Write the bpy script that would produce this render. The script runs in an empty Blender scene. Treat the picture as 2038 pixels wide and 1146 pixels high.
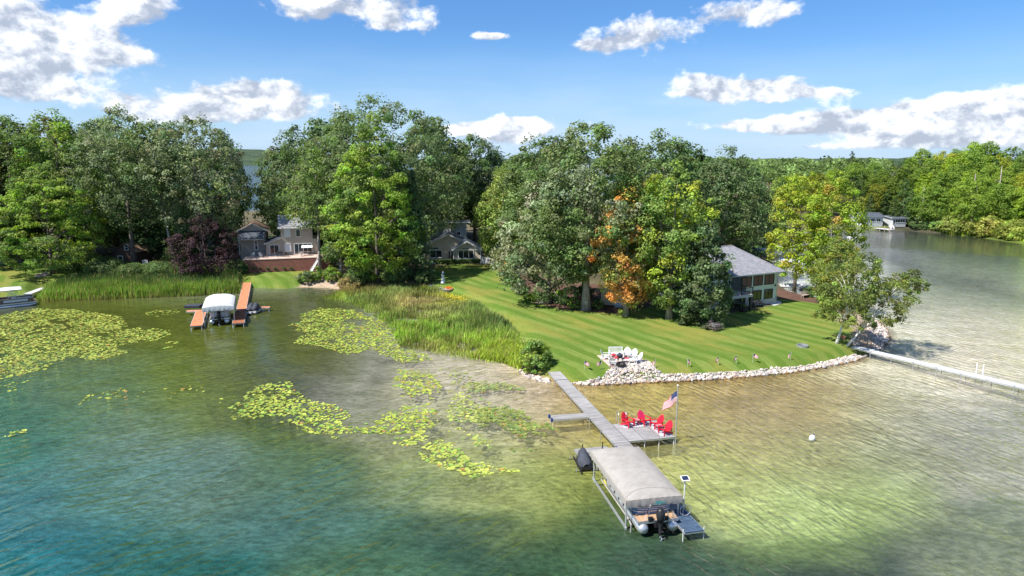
import bpy, math, random
import numpy as np
from mathutils import Vector, Matrix, Quaternion

SC = bpy.context.scene
COL = SC.collection
rng = np.random.default_rng(7)
random.seed(7)
R = math.radians

# ------------------------------------------------------------------ camera
CAM_Z = 22.0
FPX = 1359.0            # focal length in photograph pixels (2038 wide)
PITCH = R(10.75)
cd = bpy.data.cameras.new('camera')
cam = bpy.data.objects.new('camera', cd)
COL.objects.link(cam)
cam.location = (0, 0, CAM_Z)
cam.rotation_euler = (R(90) - PITCH, 0, 0)
cd.sensor_width = 36.0
cd.lens = 36.0 * FPX / 2038.0
cd.clip_start = 0.5
cd.clip_end = 20000
SC.camera = cam

# ------------------------------------------------------------------ sun and exposure
SUN_DIR = Vector((-0.72, -0.38, 1.10)).normalized()
sl = bpy.data.lights.new('sun', 'SUN')
sl.energy = 4.1
sl.angle = R(0.53)
sl.color = (1.0, 0.955, 0.88)
sun = bpy.data.objects.new('sun', sl)
COL.objects.link(sun)
sun.rotation_euler = SUN_DIR.to_track_quat('Z', 'Y').to_euler()
sun.location = (-60, 20, 80)
SC.view_settings.view_transform = 'Standard'
SC.view_settings.look = 'None'
SC.view_settings.gamma = 1.0
SC.view_settings.use_curve_mapping = False
SC.view_settings.exposure = 1.1
SC.cycles.use_denoising = True
SC.cycles.max_bounces = 6
SC.cycles.transparent_max_bounces = 8
SC.cycles.diffuse_bounces = 4
SC.cycles.glossy_bounces = 3
SC.cycles.transmission_bounces = 4
SC.cycles.caustics_reflective = False
SC.cycles.caustics_refractive = False
SC.cycles.sample_clamp_indirect = 6.0


class NT:
    """small helper to write node trees"""
    def __init__(self, tree):
        self.t = tree
        tree.nodes.clear()

    def n(self, kind, **kw):
        nd = self.t.nodes.new(kind)
        ins = kw.pop('ins', {})
        for k, v in kw.items():
            setattr(nd, k, v)
        for k, v in ins.items():
            self.put(nd.inputs[k], v)
        return nd

    def put(self, sock, v):
        if isinstance(v, bpy.types.NodeSocket):
            self.t.links.new(v, sock)
        elif isinstance(v, bpy.types.Node):
            self.t.links.new(v.outputs[0], sock)
        else:
            if hasattr(sock, 'default_value'):
                if sock.type == 'RGBA' and len(v) == 3:
                    v = (*v, 1)
                sock.default_value = v

    def m(self, op, a, b=0.0, c=None, clamp=False):
        nd = self.t.nodes.new('ShaderNodeMath')
        nd.operation = op
        nd.use_clamp = clamp
        self.put(nd.inputs[0], a)
        self.put(nd.inputs[1], b)
        if c is not None:
            self.put(nd.inputs[2], c)
        return nd.outputs[0]

    def v(self, op, a, b=(0, 0, 0), out=0):
        nd = self.t.nodes.new('ShaderNodeVectorMath')
        nd.operation = op
        self.put(nd.inputs[0], a)
        if op == 'SCALE':
            self.put(nd.inputs['Scale'], b)
        else:
            self.put(nd.inputs[1], b)
        return nd.outputs[out]

    def mix(self, f, a, b, blend='MIX'):
        nd = self.t.nodes.new('ShaderNodeMix')
        nd.data_type = 'RGBA'
        nd.blend_type = blend
        self.put(nd.inputs[0], f)
        self.put(nd.inputs[6], a)
        self.put(nd.inputs[7], b)
        return nd.outputs[2]

    def ss(self, x, lo, hi, a=0.0, b=1.0):
        nd = self.t.nodes.new('ShaderNodeMapRange')
        nd.interpolation_type = 'SMOOTHSTEP'
        self.put(nd.inputs[0], x)
        for i, q in enumerate((lo, hi, a, b)):
            self.put(nd.inputs[i + 1], q)
        return nd.outputs[0]

    def noise(self, vec, scale, detail=3.0, rough=0.55, dist=0.0, out=0):
        nd = self.t.nodes.new('ShaderNodeTexNoise')
        self.put(nd.inputs['Vector'], vec)
        nd.inputs['Scale'].default_value = scale
        nd.inputs['Detail'].default_value = detail
        nd.inputs['Roughness'].default_value = rough
        nd.inputs['Distortion'].default_value = dist
        return nd.outputs[out]

    def mapping(self, vec, rot=0.0, scale=(1, 1, 1), loc=(0, 0, 0)):
        nd = self.t.nodes.new('ShaderNodeMapping')
        self.put(nd.inputs[0], vec)
        nd.inputs['Location'].default_value = loc
        nd.inputs['Rotation'].default_value = (0, 0, rot)
        nd.inputs['Scale'].default_value = scale
        return nd.outputs[0]


# ------------------------------------------------------------------ world: sky with clouds
def make_world():
    w = bpy.data.worlds.new('World')
    SC.world = w
    w.use_nodes = True
    k = NT(w.node_tree)
    sky = k.n('ShaderNodeTexSky', sky_type='NISHITA', sun_disc=False)
    sky.sun_elevation = math.asin(SUN_DIR.z)
    sky.sun_rotation = math.atan2(SUN_DIR.x, SUN_DIR.y)
    sky.altitude = 200
    sky.air_density = 1.0
    sky.dust_density = 0.6
    sky.ozone_density = 2.2
    d = k.n('ShaderNodeTexCoord').outputs['Generated']
    sep = k.n('ShaderNodeSeparateXYZ', ins={0: d})
    az = k.m('ARCTAN2', sep.outputs[0], sep.outputs[1])
    el = k.m('ARCSINE', sep.outputs[2])
    # cumulus noise: flattened vertically
    dn = k.mapping(d, scale=(1, 1, 1.5))
    warp = k.v('ADD', dn, k.v('SCALE', k.v('SUBTRACT', k.noise(dn, 9.0, 2.0, out=1), (.5, .5, .5)), 0.03))
    fb = k.noise(warp, 12.0, 9.0, 0.62)
    fb2 = k.noise(k.v('ADD', warp, (-0.010, -0.004, 0.016)), 12.0, 9.0, 0.62)
    puff = k.n('ShaderNodeTexVoronoi', feature='SMOOTH_F1')
    k.put(puff.inputs['Vector'], warp)
    puff.inputs['Scale'].default_value = 26.0
    puff.inputs['Detail'].default_value = 3.0
    pf = k.m('SUBTRACT', 0.5, puff.outputs[0])
    blobs = [  # photograph pixel centre, half sizes, weight
        (200, 118, 150, 46, 1.15), (60, 55, 110, 60, .95), (40, 150, 130, 42, .95), (275, 138, 90, 22, .7), (90, 202, 150, 26, 1.15),
        (520, 203, 130, 34, 1.0), (420, 236, 150, 26, 1.15), (560, 185, 80, 24, .7), (365, 40, 75, 30, 1.3),
        (680, 22, 150, 34, 1.0), (850, 14, 120, 26, .85), (835, 58, 70, 16, .85), (985, 72, 40, 9, .8), (1255, 72, 115, 38, 1.15), (1440, 38, 100, 32, 1.25), (1170, 92, 60, 16, .6),
        (1700, 4, 75, 24, 1.25), (1940, 0, 120, 18, 1.3), (1380, 176, 110, 34, 1.35), (1500, 188, 90, 24, 1.1), (1620, 194, 70, 9, .7),
        (1900, 222, 150, 34, 1.3), (1480, 254, 110, 16, 1.05), (1640, 250, 120, 22, 1.0), (1790, 262, 150, 26, 1.0), (1990, 262, 130, 34, 1.1), (1650, 294, 330, 9, .75),
        (1020, 262, 60, 30, 1.2), (925, 258, 55, 16, 1.1), (985, 72, 50, 10, .55), (1060, 250, 200, 22, .4), (700, 225, 120, 30, .45), (1200, 250, 200, 26, .4)]
    S1 = S2 = None
    for (px, py, rx, ry, wt) in blobs:
        th = math.atan((573 - py) / FPX) - PITCH
        a0 = math.atan((px - 1019) / (FPX * math.cos(th + PITCH)) * 1.0)
        e0 = th
        dx = k.m('MULTIPLY', k.m('SUBTRACT', az, a0), FPX / rx / 1.15)
        dy = k.m('MULTIPLY', k.m('SUBTRACT', el, e0), FPX / ry / 1.15)
        q = k.m('ADD', k.m('MULTIPLY', dx, dx), k.m('MULTIPLY', dy, dy))
        g = k.m('MULTIPLY', k.m('EXPONENT', k.m('MULTIPLY', q, -1.15)), wt)
        S1 = g if S1 is None else k.m('ADD', S1, g)
        gy = k.m('MULTIPLY', g, dy)
        S2 = gy if S2 is None else k.m('ADD', S2, gy)
    # beyond the frame scattered cumulus goes on, its cover raised to add fill light
    cov = k.noise(k.mapping(d, scale=(1, 1, 2.4)), 3.3, 3.0, 0.5)
    inside = k.m('MULTIPLY', k.ss(k.m('ABSOLUTE', az), 0.66, 0.85, 1.0, 0.0), k.ss(el, 0.2, 0.3, 1.0, 0.0))
    other = k.m('MULTIPLY', k.ss(cov, 0.46, 0.62), k.m('SUBTRACT', 1.0, inside))
    S = k.m('ADD', S1, k.m('MULTIPLY', other, 0.95))
    base = k.m('ADD', S, k.m('MULTIPLY', k.m('SUBTRACT', fb, 0.5), 2.2))
    base = k.m('ADD', base, k.m('MULTIPLY', pf, 0.62))
    dens = k.ss(base, 0.55, 0.98)
    dens = k.m('MULTIPLY', dens, k.ss(S, 0.1, 0.32))
    dens = k.m('MULTIPLY', dens, k.ss(el, 0.0, 0.02))
    # lit tops, greyer bases
    vert = k.m('DIVIDE', S2, k.m('ADD', S1, 0.12))
    relief = k.m('MULTIPLY', k.m('SUBTRACT', fb, fb2), 2.0)
    lum = k.m('ADD', 0.80, k.m('ADD', k.m('MULTIPLY', vert, 0.18), relief))
    lum = k.m('MINIMUM', k.m('MAXIMUM', lum, 0.62), 1.04)
    ccol = k.mix(k.ss(lum, 0.55, 0.95), (2.9, 3.3, 4.1), (4.8, 4.9, 5.05))
    ccol = k.mix(1.0, ccol, k.n('ShaderNodeCombineXYZ', ins={0: lum, 1: lum, 2: lum}).outputs[0], 'MULTIPLY')
    blue = k.mix(1.0, sky.outputs[0], (0.255, 0.41, 0.59), 'MULTIPLY')
    veil = k.noise(k.mapping(d, scale=(1, 1, 5)), 5.0, 4.0, .55)
    low = k.m('MULTIPLY', k.ss(k.m('ABSOLUTE', el), 0.0, 0.18, 1.0, 0.0), k.ss(veil, .25, .75, .55, 1.0))
    blue = k.mix(k.m('MULTIPLY', low, .95), blue, (2.45, 3.15, 4.1))
    col = k.mix(k.m('MULTIPLY', dens, 0.93), blue, ccol)
    bg = k.n('ShaderNodeBackground', ins={0: col, 1: 0.125})
    k.n('ShaderNodeOutputWorld', ins={0: bg.outputs[0]})
    w.cycles.sampling_method = 'MANUAL'
    w.cycles.sample_map_resolution = 512


make_world()


# ------------------------------------------------------------------ photograph pixel -> place on the ground
def ray(px, py):
    c, s = math.cos(PITCH), math.sin(PITCH)
    x, y, z = (px - 1019) / FPX, (573 - py) / FPX, -1.0
    return np.array([x, y * s + c, y * c - s])


def P(px, py, z=0.0):
    r = ray(px, py)
    t = (z - CAM_Z) / r[2]
    return np.array([r[0] * t, r[1] * t, z])


def top_z(px, py, y):
    """height of what shows at pixel (px,py) when it stands at distance y"""
    r = ray(px, py)
    return CAM_Z + r[2] * y / r[1]


def px_m(y, z=1.0):
    """metres per photograph pixel at distance y"""
    return (y * math.cos(PITCH) + (CAM_Z - z) * math.sin(PITCH)) / FPX


def lin(c):
    c = np.asarray(c, float) / 255.0
    return np.where(c <= 0.04045, c / 12.92, ((c + 0.055) / 1.055) ** 2.4)


def sdf(X, Y, poly):
    """signed distance, positive inside"""
    X = np.asarray(X, float); Y = np.asarray(Y, float)
    poly = np.asarray(poly, float)[:, :2]
    d = np.full(X.shape, 1e18)
    ins = np.zeros(X.shape, bool)
    n = len(poly)
    for i in range(n):
        ax, ay = poly[i]; bx, by = poly[(i + 1) % n]
        ex, ey = bx - ax, by - ay
        t = np.clip(((X - ax) * ex + (Y - ay) * ey) / (ex * ex + ey * ey + 1e-12), 0, 1)
        d = np.minimum(d, (X - ax - t * ex) ** 2 + (Y - ay - t * ey) ** 2)
        cond = (ay > Y) != (by > Y)
        xi = ax + (Y - ay) * ex / (ey if abs(ey) > 1e-12 else 1e-12)
        ins ^= cond & (X < xi)
    d = np.sqrt(d)
    return np.where(ins, d, -d)


def sstep(x, a, b):
    t = np.clip((x - a) / (b - a), 0, 1)
    return t * t * (3 - 2 * t)


def idw(X, Y, pts, vals, p=3.0):
    X = np.asarray(X, float)
    W = np.zeros(X.shape); A = np.zeros(X.shape + (np.shape(vals)[1],))
    for q, v in zip(pts, vals):
        w = 1.0 / (((X - q[0]) ** 2 + (Y - q[1]) ** 2) ** (p / 2) + 0.5)
        W += w
        A += w[..., None] * np.asarray(v)
    return A / W[..., None]


def vnoise(X, Y, sc, seed=0):
    """cheap smooth value noise 0..1"""
    X = np.asarray(X) / sc + seed * 17.3; Y = np.asarray(Y) / sc + seed * 5.1
    xi = np.floor(X).astype(np.int64); yi = np.floor(Y).astype(np.int64)
    fx = X - xi; fy = Y - yi
    fx = fx * fx * (3 - 2 * fx); fy = fy * fy * (3 - 2 * fy)

    def h(a, b):
        n = (a * 374761393 + b * 668265263 + seed * 1274126177) & 0x7fffffff
        n = ((n ^ (n >> 13)) * 1274126177) & 0x7fffffff
        return ((n ^ (n >> 16)) & 0xffff) / 65535.0
    return (h(xi, yi) * (1 - fx) + h(xi + 1, yi) * fx) * (1 - fy) + (h(xi, yi + 1) * (1 - fx) + h(xi + 1, yi + 1) * fx) * fy


# ------------------------------------------------------------------ objects and meshes
def tag(o, label=None, cat=None, group=None, kind=None):
    if label: o['label'] = label
    if cat: o['category'] = cat
    if group: o['group'] = group
    if kind: o['kind'] = kind
    return o


KIDS = {}


def link(o, parent=None):
    COL.objects.link(o)
    if parent is not None:
        o.parent = parent
        KIDS.setdefault(parent.name, []).append(o)
    return o


def thing(name, loc, rz, label, cat, group=None):
    o = bpy.data.objects.new(name, None)
    o.empty_display_size = 0.3
    o.location = loc
    o.rotation_euler = (0, 0, rz)
    link(o)
    return tag(o, label, cat, group)


def clone(o, parent=None):
    c = o.copy()
    link(c, parent)
    for ch in KIDS.get(o.name, []):
        clone(ch, c)
    return c


def mesh_np(name, V, faces, mats, parent=None, col=None, smooth=False, mi=None, attrs=None):
    """faces: int array (n,3) or (n,4), or a list of such arrays"""
    if not isinstance(faces, list):
        faces = [faces]
    faces = [np.asarray(f, np.int32) for f in faces if len(f)]
    me = bpy.data.meshes.new(name)
    V = np.asarray(V, np.float32)
    me.vertices.add(len(V))
    me.vertices.foreach_set('co', V.ravel())
    loops = np.concatenate([f.ravel() for f in faces])
    tot = np.concatenate([np.full(len(f), f.shape[1], np.int32) for f in faces])
    start = np.concatenate([[0], np.cumsum(tot)[:-1]]).astype(np.int32)
    me.loops.add(len(loops))
    me.loops.foreach_set('vertex_index', loops)
    me.polygons.add(len(tot))
    me.polygons.foreach_set('loop_start', start)
    me.polygons.foreach_set('loop_total', tot)
    if mi is not None:
        me.polygons.foreach_set('material_index', np.asarray(mi, np.int32))
    me.polygons.foreach_set('use_smooth', np.full(len(tot), smooth, bool))
    for m in (mats if isinstance(mats, (list, tuple)) else [mats]):
        me.materials.append(m)
    if col is not None:
        a = me.attributes.new('col', 'FLOAT_COLOR', 'POINT')
        c4 = np.ones((len(V), 4), np.float32)
        c4[:, :3] = col
        a.data.foreach_set('color', c4.ravel())
    for k, val in (attrs or {}).items():
        a = me.attributes.new(k, 'FLOAT', 'POINT')
        a.data.foreach_set('value', np.asarray(val, np.float32))
    me.update(calc_edges=True)
    o = bpy.data.objects.new(name, me)
    return link(o, parent)


class MB:
    def __init__(self):
        self.v = []; self.f = []; self.mi = []

    def add(self, vs, fs, m=0):
        o = len(self.v)
        self.v += [tuple(map(float, q)) for q in vs]
        self.f += [tuple(i + o for i in f) for f in fs]
        self.mi += [m] * len(fs)
        return self

    BF = [(0, 3, 2, 1), (4, 5, 6, 7), (0, 1, 5, 4), (1, 2, 6, 5), (2, 3, 7, 6), (3, 0, 4, 7)]

    def box(self, c, s, m=0, rot=None, taper=1.0):
        sx, sy, sz = s[0] / 2, s[1] / 2, s[2] / 2
        vs = [Vector((x * (taper if z > 0 else 1), y * (taper if z > 0 else 1), z)) for z in (-sz, sz) for x, y in ((-sx, -sy), (sx, -sy), (sx, sy), (-sx, sy))]
        if rot is not None:
            vs = [rot @ v for v in vs]
        return self.add([v + Vector(c) for v in vs], self.BF, m)

    def bar(self, p, q, w, h, m=0):
        p, q = Vector(p), Vector(q)
        d = (q - p).normalized()
        up = Vector((0, 0, 1)) if abs(d.z) < .95 else Vector((0, 1, 0))
        s = d.cross(up).normalized() * w / 2
        u = s.cross(d).normalized() * h / 2
        vs = [a + e * s + g * u for a in (p, q) for e, g in ((-1, -1), (1, -1), (1, 1), (-1, 1))]
        return self.add(vs, [(0, 1, 2, 3), (7, 6, 5, 4), (1, 0, 4, 5), (2, 1, 5, 6), (3, 2, 6, 7), (0, 3, 7, 4)], m)

    def tube(self, pts, r, n=6, m=0, cap=True):
        pts = [Vector(p) for p in pts]
        rs = r if isinstance(r, (list, tuple)) else [r] * len(pts)
        vs = []; fs = []
        ref = Vector((0.31, 0.77, 0.55))
        for i, p in enumerate(pts):
            d = (pts[min(i + 1, len(pts) - 1)] - pts[max(i - 1, 0)]).normalized()
            if i == 0:
                a = d.cross(ref).normalized()
            else:
                a = (a - d * a.dot(d)).normalized()
            b = d.cross(a)
            for k in range(n):
                t = 2 * math.pi * k / n
                vs.append(p + (a * math.cos(t) + b * math.sin(t)) * rs[i])
        for i in range(len(pts) - 1):
            for k in range(n):
                j = (k + 1) % n
                fs.append((i * n + k, i * n + j, (i + 1) * n + j, (i + 1) * n + k))
        if cap:
            fs.append(tuple(range(n - 1, -1, -1)))
            fs.append(tuple((len(pts) - 1) * n + k for k in range(n)))
        return self.add(vs, fs, m)

    def prism(self, poly, z0, z1, m=0):
        n = len(poly)
        a = sum(poly[i][0] * poly[(i + 1) % n][1] - poly[(i + 1) % n][0] * poly[i][1] for i in range(n))
        if a < 0:
            poly = poly[::-1]
        vs = [(x, y, z0) for x, y in poly] + [(x, y, z1) for x, y in poly]
        fs = [tuple(range(n - 1, -1, -1)), tuple(range(n, 2 * n))]
        fs += [(i, (i + 1) % n, n + (i + 1) % n, n + i) for i in range(n)]
        return self.add(vs, fs, m)

    def wallpoly(self, poly, y0, y1, m=0):
        """polygon in x,z pulled from y0 to y1"""
        n = len(poly)
        vs = [(x, y0, z) for x, z in poly] + [(x, y1, z) for x, z in poly]
        fs = [tuple(range(n)), tuple(range(2 * n - 1, n - 1, -1))]
        fs += [(i, n + i, n + (i + 1) % n, (i + 1) % n) for i in range(n)]
        return self.add(vs, fs, m)

    def slab(self, a, b, c, d, t, m=0):
        """a quad (counter-clockwise from above) with thickness t below it"""
        q = [Vector(x) for x in (a, b, c, d)]
        nrm = (q[1] - q[0]).cross(q[3] - q[0]).normalized() * t
        return self.add([x - nrm for x in q] + q, self.BF, m)

    def ball(self, c, r, n=8, k=5, m=0):
        vs = [(c[0], c[1], c[2] - r[2])]
        for i in range(1, k):
            t = math.pi * i / k
            for j in range(n):
                f = 2 * math.pi * j / n
                vs.append((c[0] + r[0] * math.sin(t) * math.cos(f), c[1] + r[1] * math.sin(t) * math.sin(f), c[2] - r[2] * math.cos(t)))
        vs.append((c[0], c[1], c[2] + r[2]))
        fs = [(0, 1 + (j + 1) % n, 1 + j) for j in range(n)]
        for i in range(k - 2):
            for j in range(n):
                a, b = 1 + i * n + j, 1 + i * n + (j + 1) % n
                fs.append((a, b, b + n, a + n))
        L = len(vs) - 1
        fs += [(L, L - n + j, L - n + (j + 1) % n) for j in range(n)]
        return self.add(vs, fs, m)

    def lathe(self, prof, n=12, m=0, c=(0, 0)):
        vs = []; fs = []
        for r_, z in prof:
            for j in range(n):
                f = 2 * math.pi * j / n
                vs.append((c[0] + r_ * math.cos(f), c[1] + r_ * math.sin(f), z))
        for i in range(len(prof) - 1):
            for j in range(n):
                fs.append((i * n + j, i * n + (j + 1) % n, (i + 1) * n + (j + 1) % n, (i + 1) * n + j))
        fs.append(tuple(range(n - 1, -1, -1)))
        fs.append(tuple((len(prof) - 1) * n + j for j in range(n)))
        return self.add(vs, fs, m)

    def build(self, name, mats, parent=None, loc=None, rz=0.0, smooth=False):
        me = bpy.data.meshes.new(name)
        me.from_pydata(self.v, [], self.f)
        for m in (mats if isinstance(mats, (list, tuple)) else [mats]):
            me.materials.append(m)
        me.polygons.foreach_set('material_index', self.mi)
        if smooth:
            me.polygons.foreach_set('use_smooth', [True] * len(self.f))
        me.update()
        o = bpy.data.objects.new(name, me)
        if loc is not None:
            o.location = loc
            o.rotation_euler = (0, 0, rz)
        return link(o, parent)


# ------------------------------------------------------------------ materials
def mat(name, c, rough=0.7, var=0.18, scale=3.0, metal=0.0, bump=0.0, bscale=None, spec=0.35, stretch=(1, 1, 1), c2=None, objcol=False, attr=False, coat=0.0):
    m = bpy.data.materials.new(name)
    m.use_nodes = True
    k = NT(m.node_tree)
    pos = k.n('ShaderNodeTexCoord').outputs['Object']
    pm = k.mapping(pos, scale=stretch)
    nz = k.noise(pm, scale, 4.0, 0.6)
    dark = tuple(x * (1 - var) for x in c)
    light = tuple(min(1, x * (1 + var)) for x in c)
    if c2 is not None:
        dark, light = c, c2
    colr = k.mix(k.ss(nz, 0.3, 0.7), dark, light)
    if attr:
        colr = k.mix(1.0, colr, k.n('ShaderNodeAttribute', attribute_name='col').outputs[0], 'MULTIPLY')
    if objcol:
        colr = k.mix(1.0, colr, k.n('ShaderNodeObjectInfo').outputs['Color'], 'MULTIPLY')
    b = k.n('ShaderNodeBsdfPrincipled', ins={'Base Color': colr, 'Roughness': rough, 'Metallic': metal})
    b.inputs['Specular IOR Level'].default_value = spec
    if bump:
        bn = k.n('ShaderNodeBump', ins={'Height': k.noise(pm, bscale or scale * 4, 5.0, 0.65), 'Strength': bump, 'Distance': 0.05})
        k.put(b.inputs['Normal'], bn.outputs[0])
    k.n('ShaderNodeOutputMaterial', ins={0: b.outputs[0]})
    return m


def banded(name, c, dark, period, axis=2, rough=0.75, duty=0.12, var=0.12, bump=0.6, c2=None):
    """boards, laps or courses: thin dark joints every `period` metres along an axis"""
    m = bpy.data.materials.new(name)
    m.use_nodes = True
    k = NT(m.node_tree)
    pos = k.n('ShaderNodeTexCoord').outputs['Object']
    s = k.n('ShaderNodeSeparateXYZ', ins={0: pos})
    u = k.m('DIVIDE', s.outputs[axis], period)
    fr = k.m('FRACT', u)
    joint = k.ss(fr, 0.0, duty, 1.0, 0.0)
    cell = k.n('ShaderNodeTexWhiteNoise', noise_dimensions='1D')
    k.put(cell.inputs['W'], k.m('FLOOR', u))
    nz = k.noise(k.mapping(pos, scale=(.4, .4, .4)), 5.0, 4.0)
    f = k.m('ADD', k.m('MULTIPLY', cell.outputs[0], 0.5), k.m('MULTIPLY', nz, 0.5))
    colr = k.mix(f, tuple(x * (1 - var) for x in c), tuple(x * (1 + var) for x in (c2 or c)))
    colr = k.mix(joint, colr, dark)
    b = k.n('ShaderNodeBsdfPrincipled', ins={'Base Color': colr, 'Roughness': rough})
    bn = k.n('ShaderNodeBump', ins={'Height': k.m('SUBTRACT', fr, joint), 'Strength': bump, 'Distance': 0.03})
    k.put(b.inputs['Normal'], bn.outputs[0])
    k.n('ShaderNodeOutputMaterial', ins={0: b.outputs[0]})
    return m


def bricked(name, c1, c2, mortar, bw, bh, rough=0.85, msize=0.01, bump=0.7):
    """courses of blocks or shingles over x (or slope) and z"""
    m = bpy.data.materials.new(name)
    m.use_nodes = True
    k = NT(m.node_tree)
    pos = k.n('ShaderNodeTexCoord').outputs['Object']
    s = k.n('ShaderNodeSeparateXYZ', ins={0: pos})
    vec = k.n('ShaderNodeCombineXYZ', ins={0: k.m('ADD', s.outputs[0], k.m('MULTIPLY', s.outputs[1], 0.37)), 1: s.outputs[2]}).outputs[0]
    br = k.n('ShaderNodeTexBrick')
    k.put(br.inputs['Vector'], vec)
    br.inputs['Color1'].default_value = (*c1, 1)
    br.inputs['Color2'].default_value = (*c2, 1)
    br.inputs['Mortar'].default_value = (*mortar, 1)
    br.inputs['Scale'].default_value = 1.0
    br.inputs['Brick Width'].default_value = bw
    br.inputs['Row Height'].default_value = bh
    br.inputs['Mortar Size'].default_value = msize
    nz = k.noise(pos, 1.7, 4.0)
    colr = k.mix(0.5, br.outputs[0], k.mix(nz, (.25, .25, .25), (.9, .9, .9)), 'OVERLAY')
    b = k.n('ShaderNodeBsdfPrincipled', ins={'Base Color': colr, 'Roughness': rough})
    bn = k.n('ShaderNodeBump', ins={'Height': k.m('SUBTRACT', 1.0, br.outputs[1]), 'Strength': bump, 'Distance': 0.02})
    k.put(b.inputs['Normal'], bn.outputs[0])
    k.n('ShaderNodeOutputMaterial', ins={0: b.outputs[0]})
    return m


def leaf_mat(name, trans=0.42, rough=0.6, spec=0.2, gain=1.0):
    m = bpy.data.materials.new(name)
    m.use_nodes = True
    k = NT(m.node_tree)
    c = k.n('ShaderNodeAttribute', attribute_name='col').outputs[0]
    c = k.mix(1.0, c, k.n('ShaderNodeObjectInfo').outputs['Color'], 'MULTIPLY')
    pos = k.n('ShaderNodeNewGeometry').outputs['Position']
    c = k.mix(1.0, c, k.mix(k.noise(pos, 0.35, 3.0), tuple(gain * q for q in (1.6, 1.6, 1.45)), tuple(gain * q for q in (2.9, 2.9, 2.6))), 'MULTIPLY')
    b = k.n('ShaderNodeBsdfPrincipled', ins={'Base Color': c, 'Roughness': rough})
    b.inputs['Specular IOR Level'].default_value = spec
    tr = k.n('ShaderNodeBsdfTranslucent', ins={0: k.mix(1.0, c, (1.2, 1.3, .8), 'MULTIPLY')})
    mx = k.n('ShaderNodeMixShader', ins={0: trans, 1: b.outputs[0], 2: tr.outputs[0]})
    k.n('ShaderNodeOutputMaterial', ins={0: mx.outputs[0]})
    return m


def glass_mat(name, c=(0.02, 0.025, 0.03), rough=0.06):
    m = bpy.data.materials.new(name)
    m.use_nodes = True
    k = NT(m.node_tree)
    pos = k.n('ShaderNodeTexCoord').outputs['Object']
    nz = k.noise(pos, 1.3, 2.0)
    b = k.n('ShaderNodeBsdfPrincipled', ins={'Base Color': k.mix(nz, tuple(x * .6 for x in c), tuple(x * 1.5 for x in c)), 'Roughness': rough})
    b.inputs['Specular IOR Level'].default_value = 0.8
    k.n('ShaderNodeOutputMaterial', ins={0: b.outputs[0]})
    return m


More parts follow.
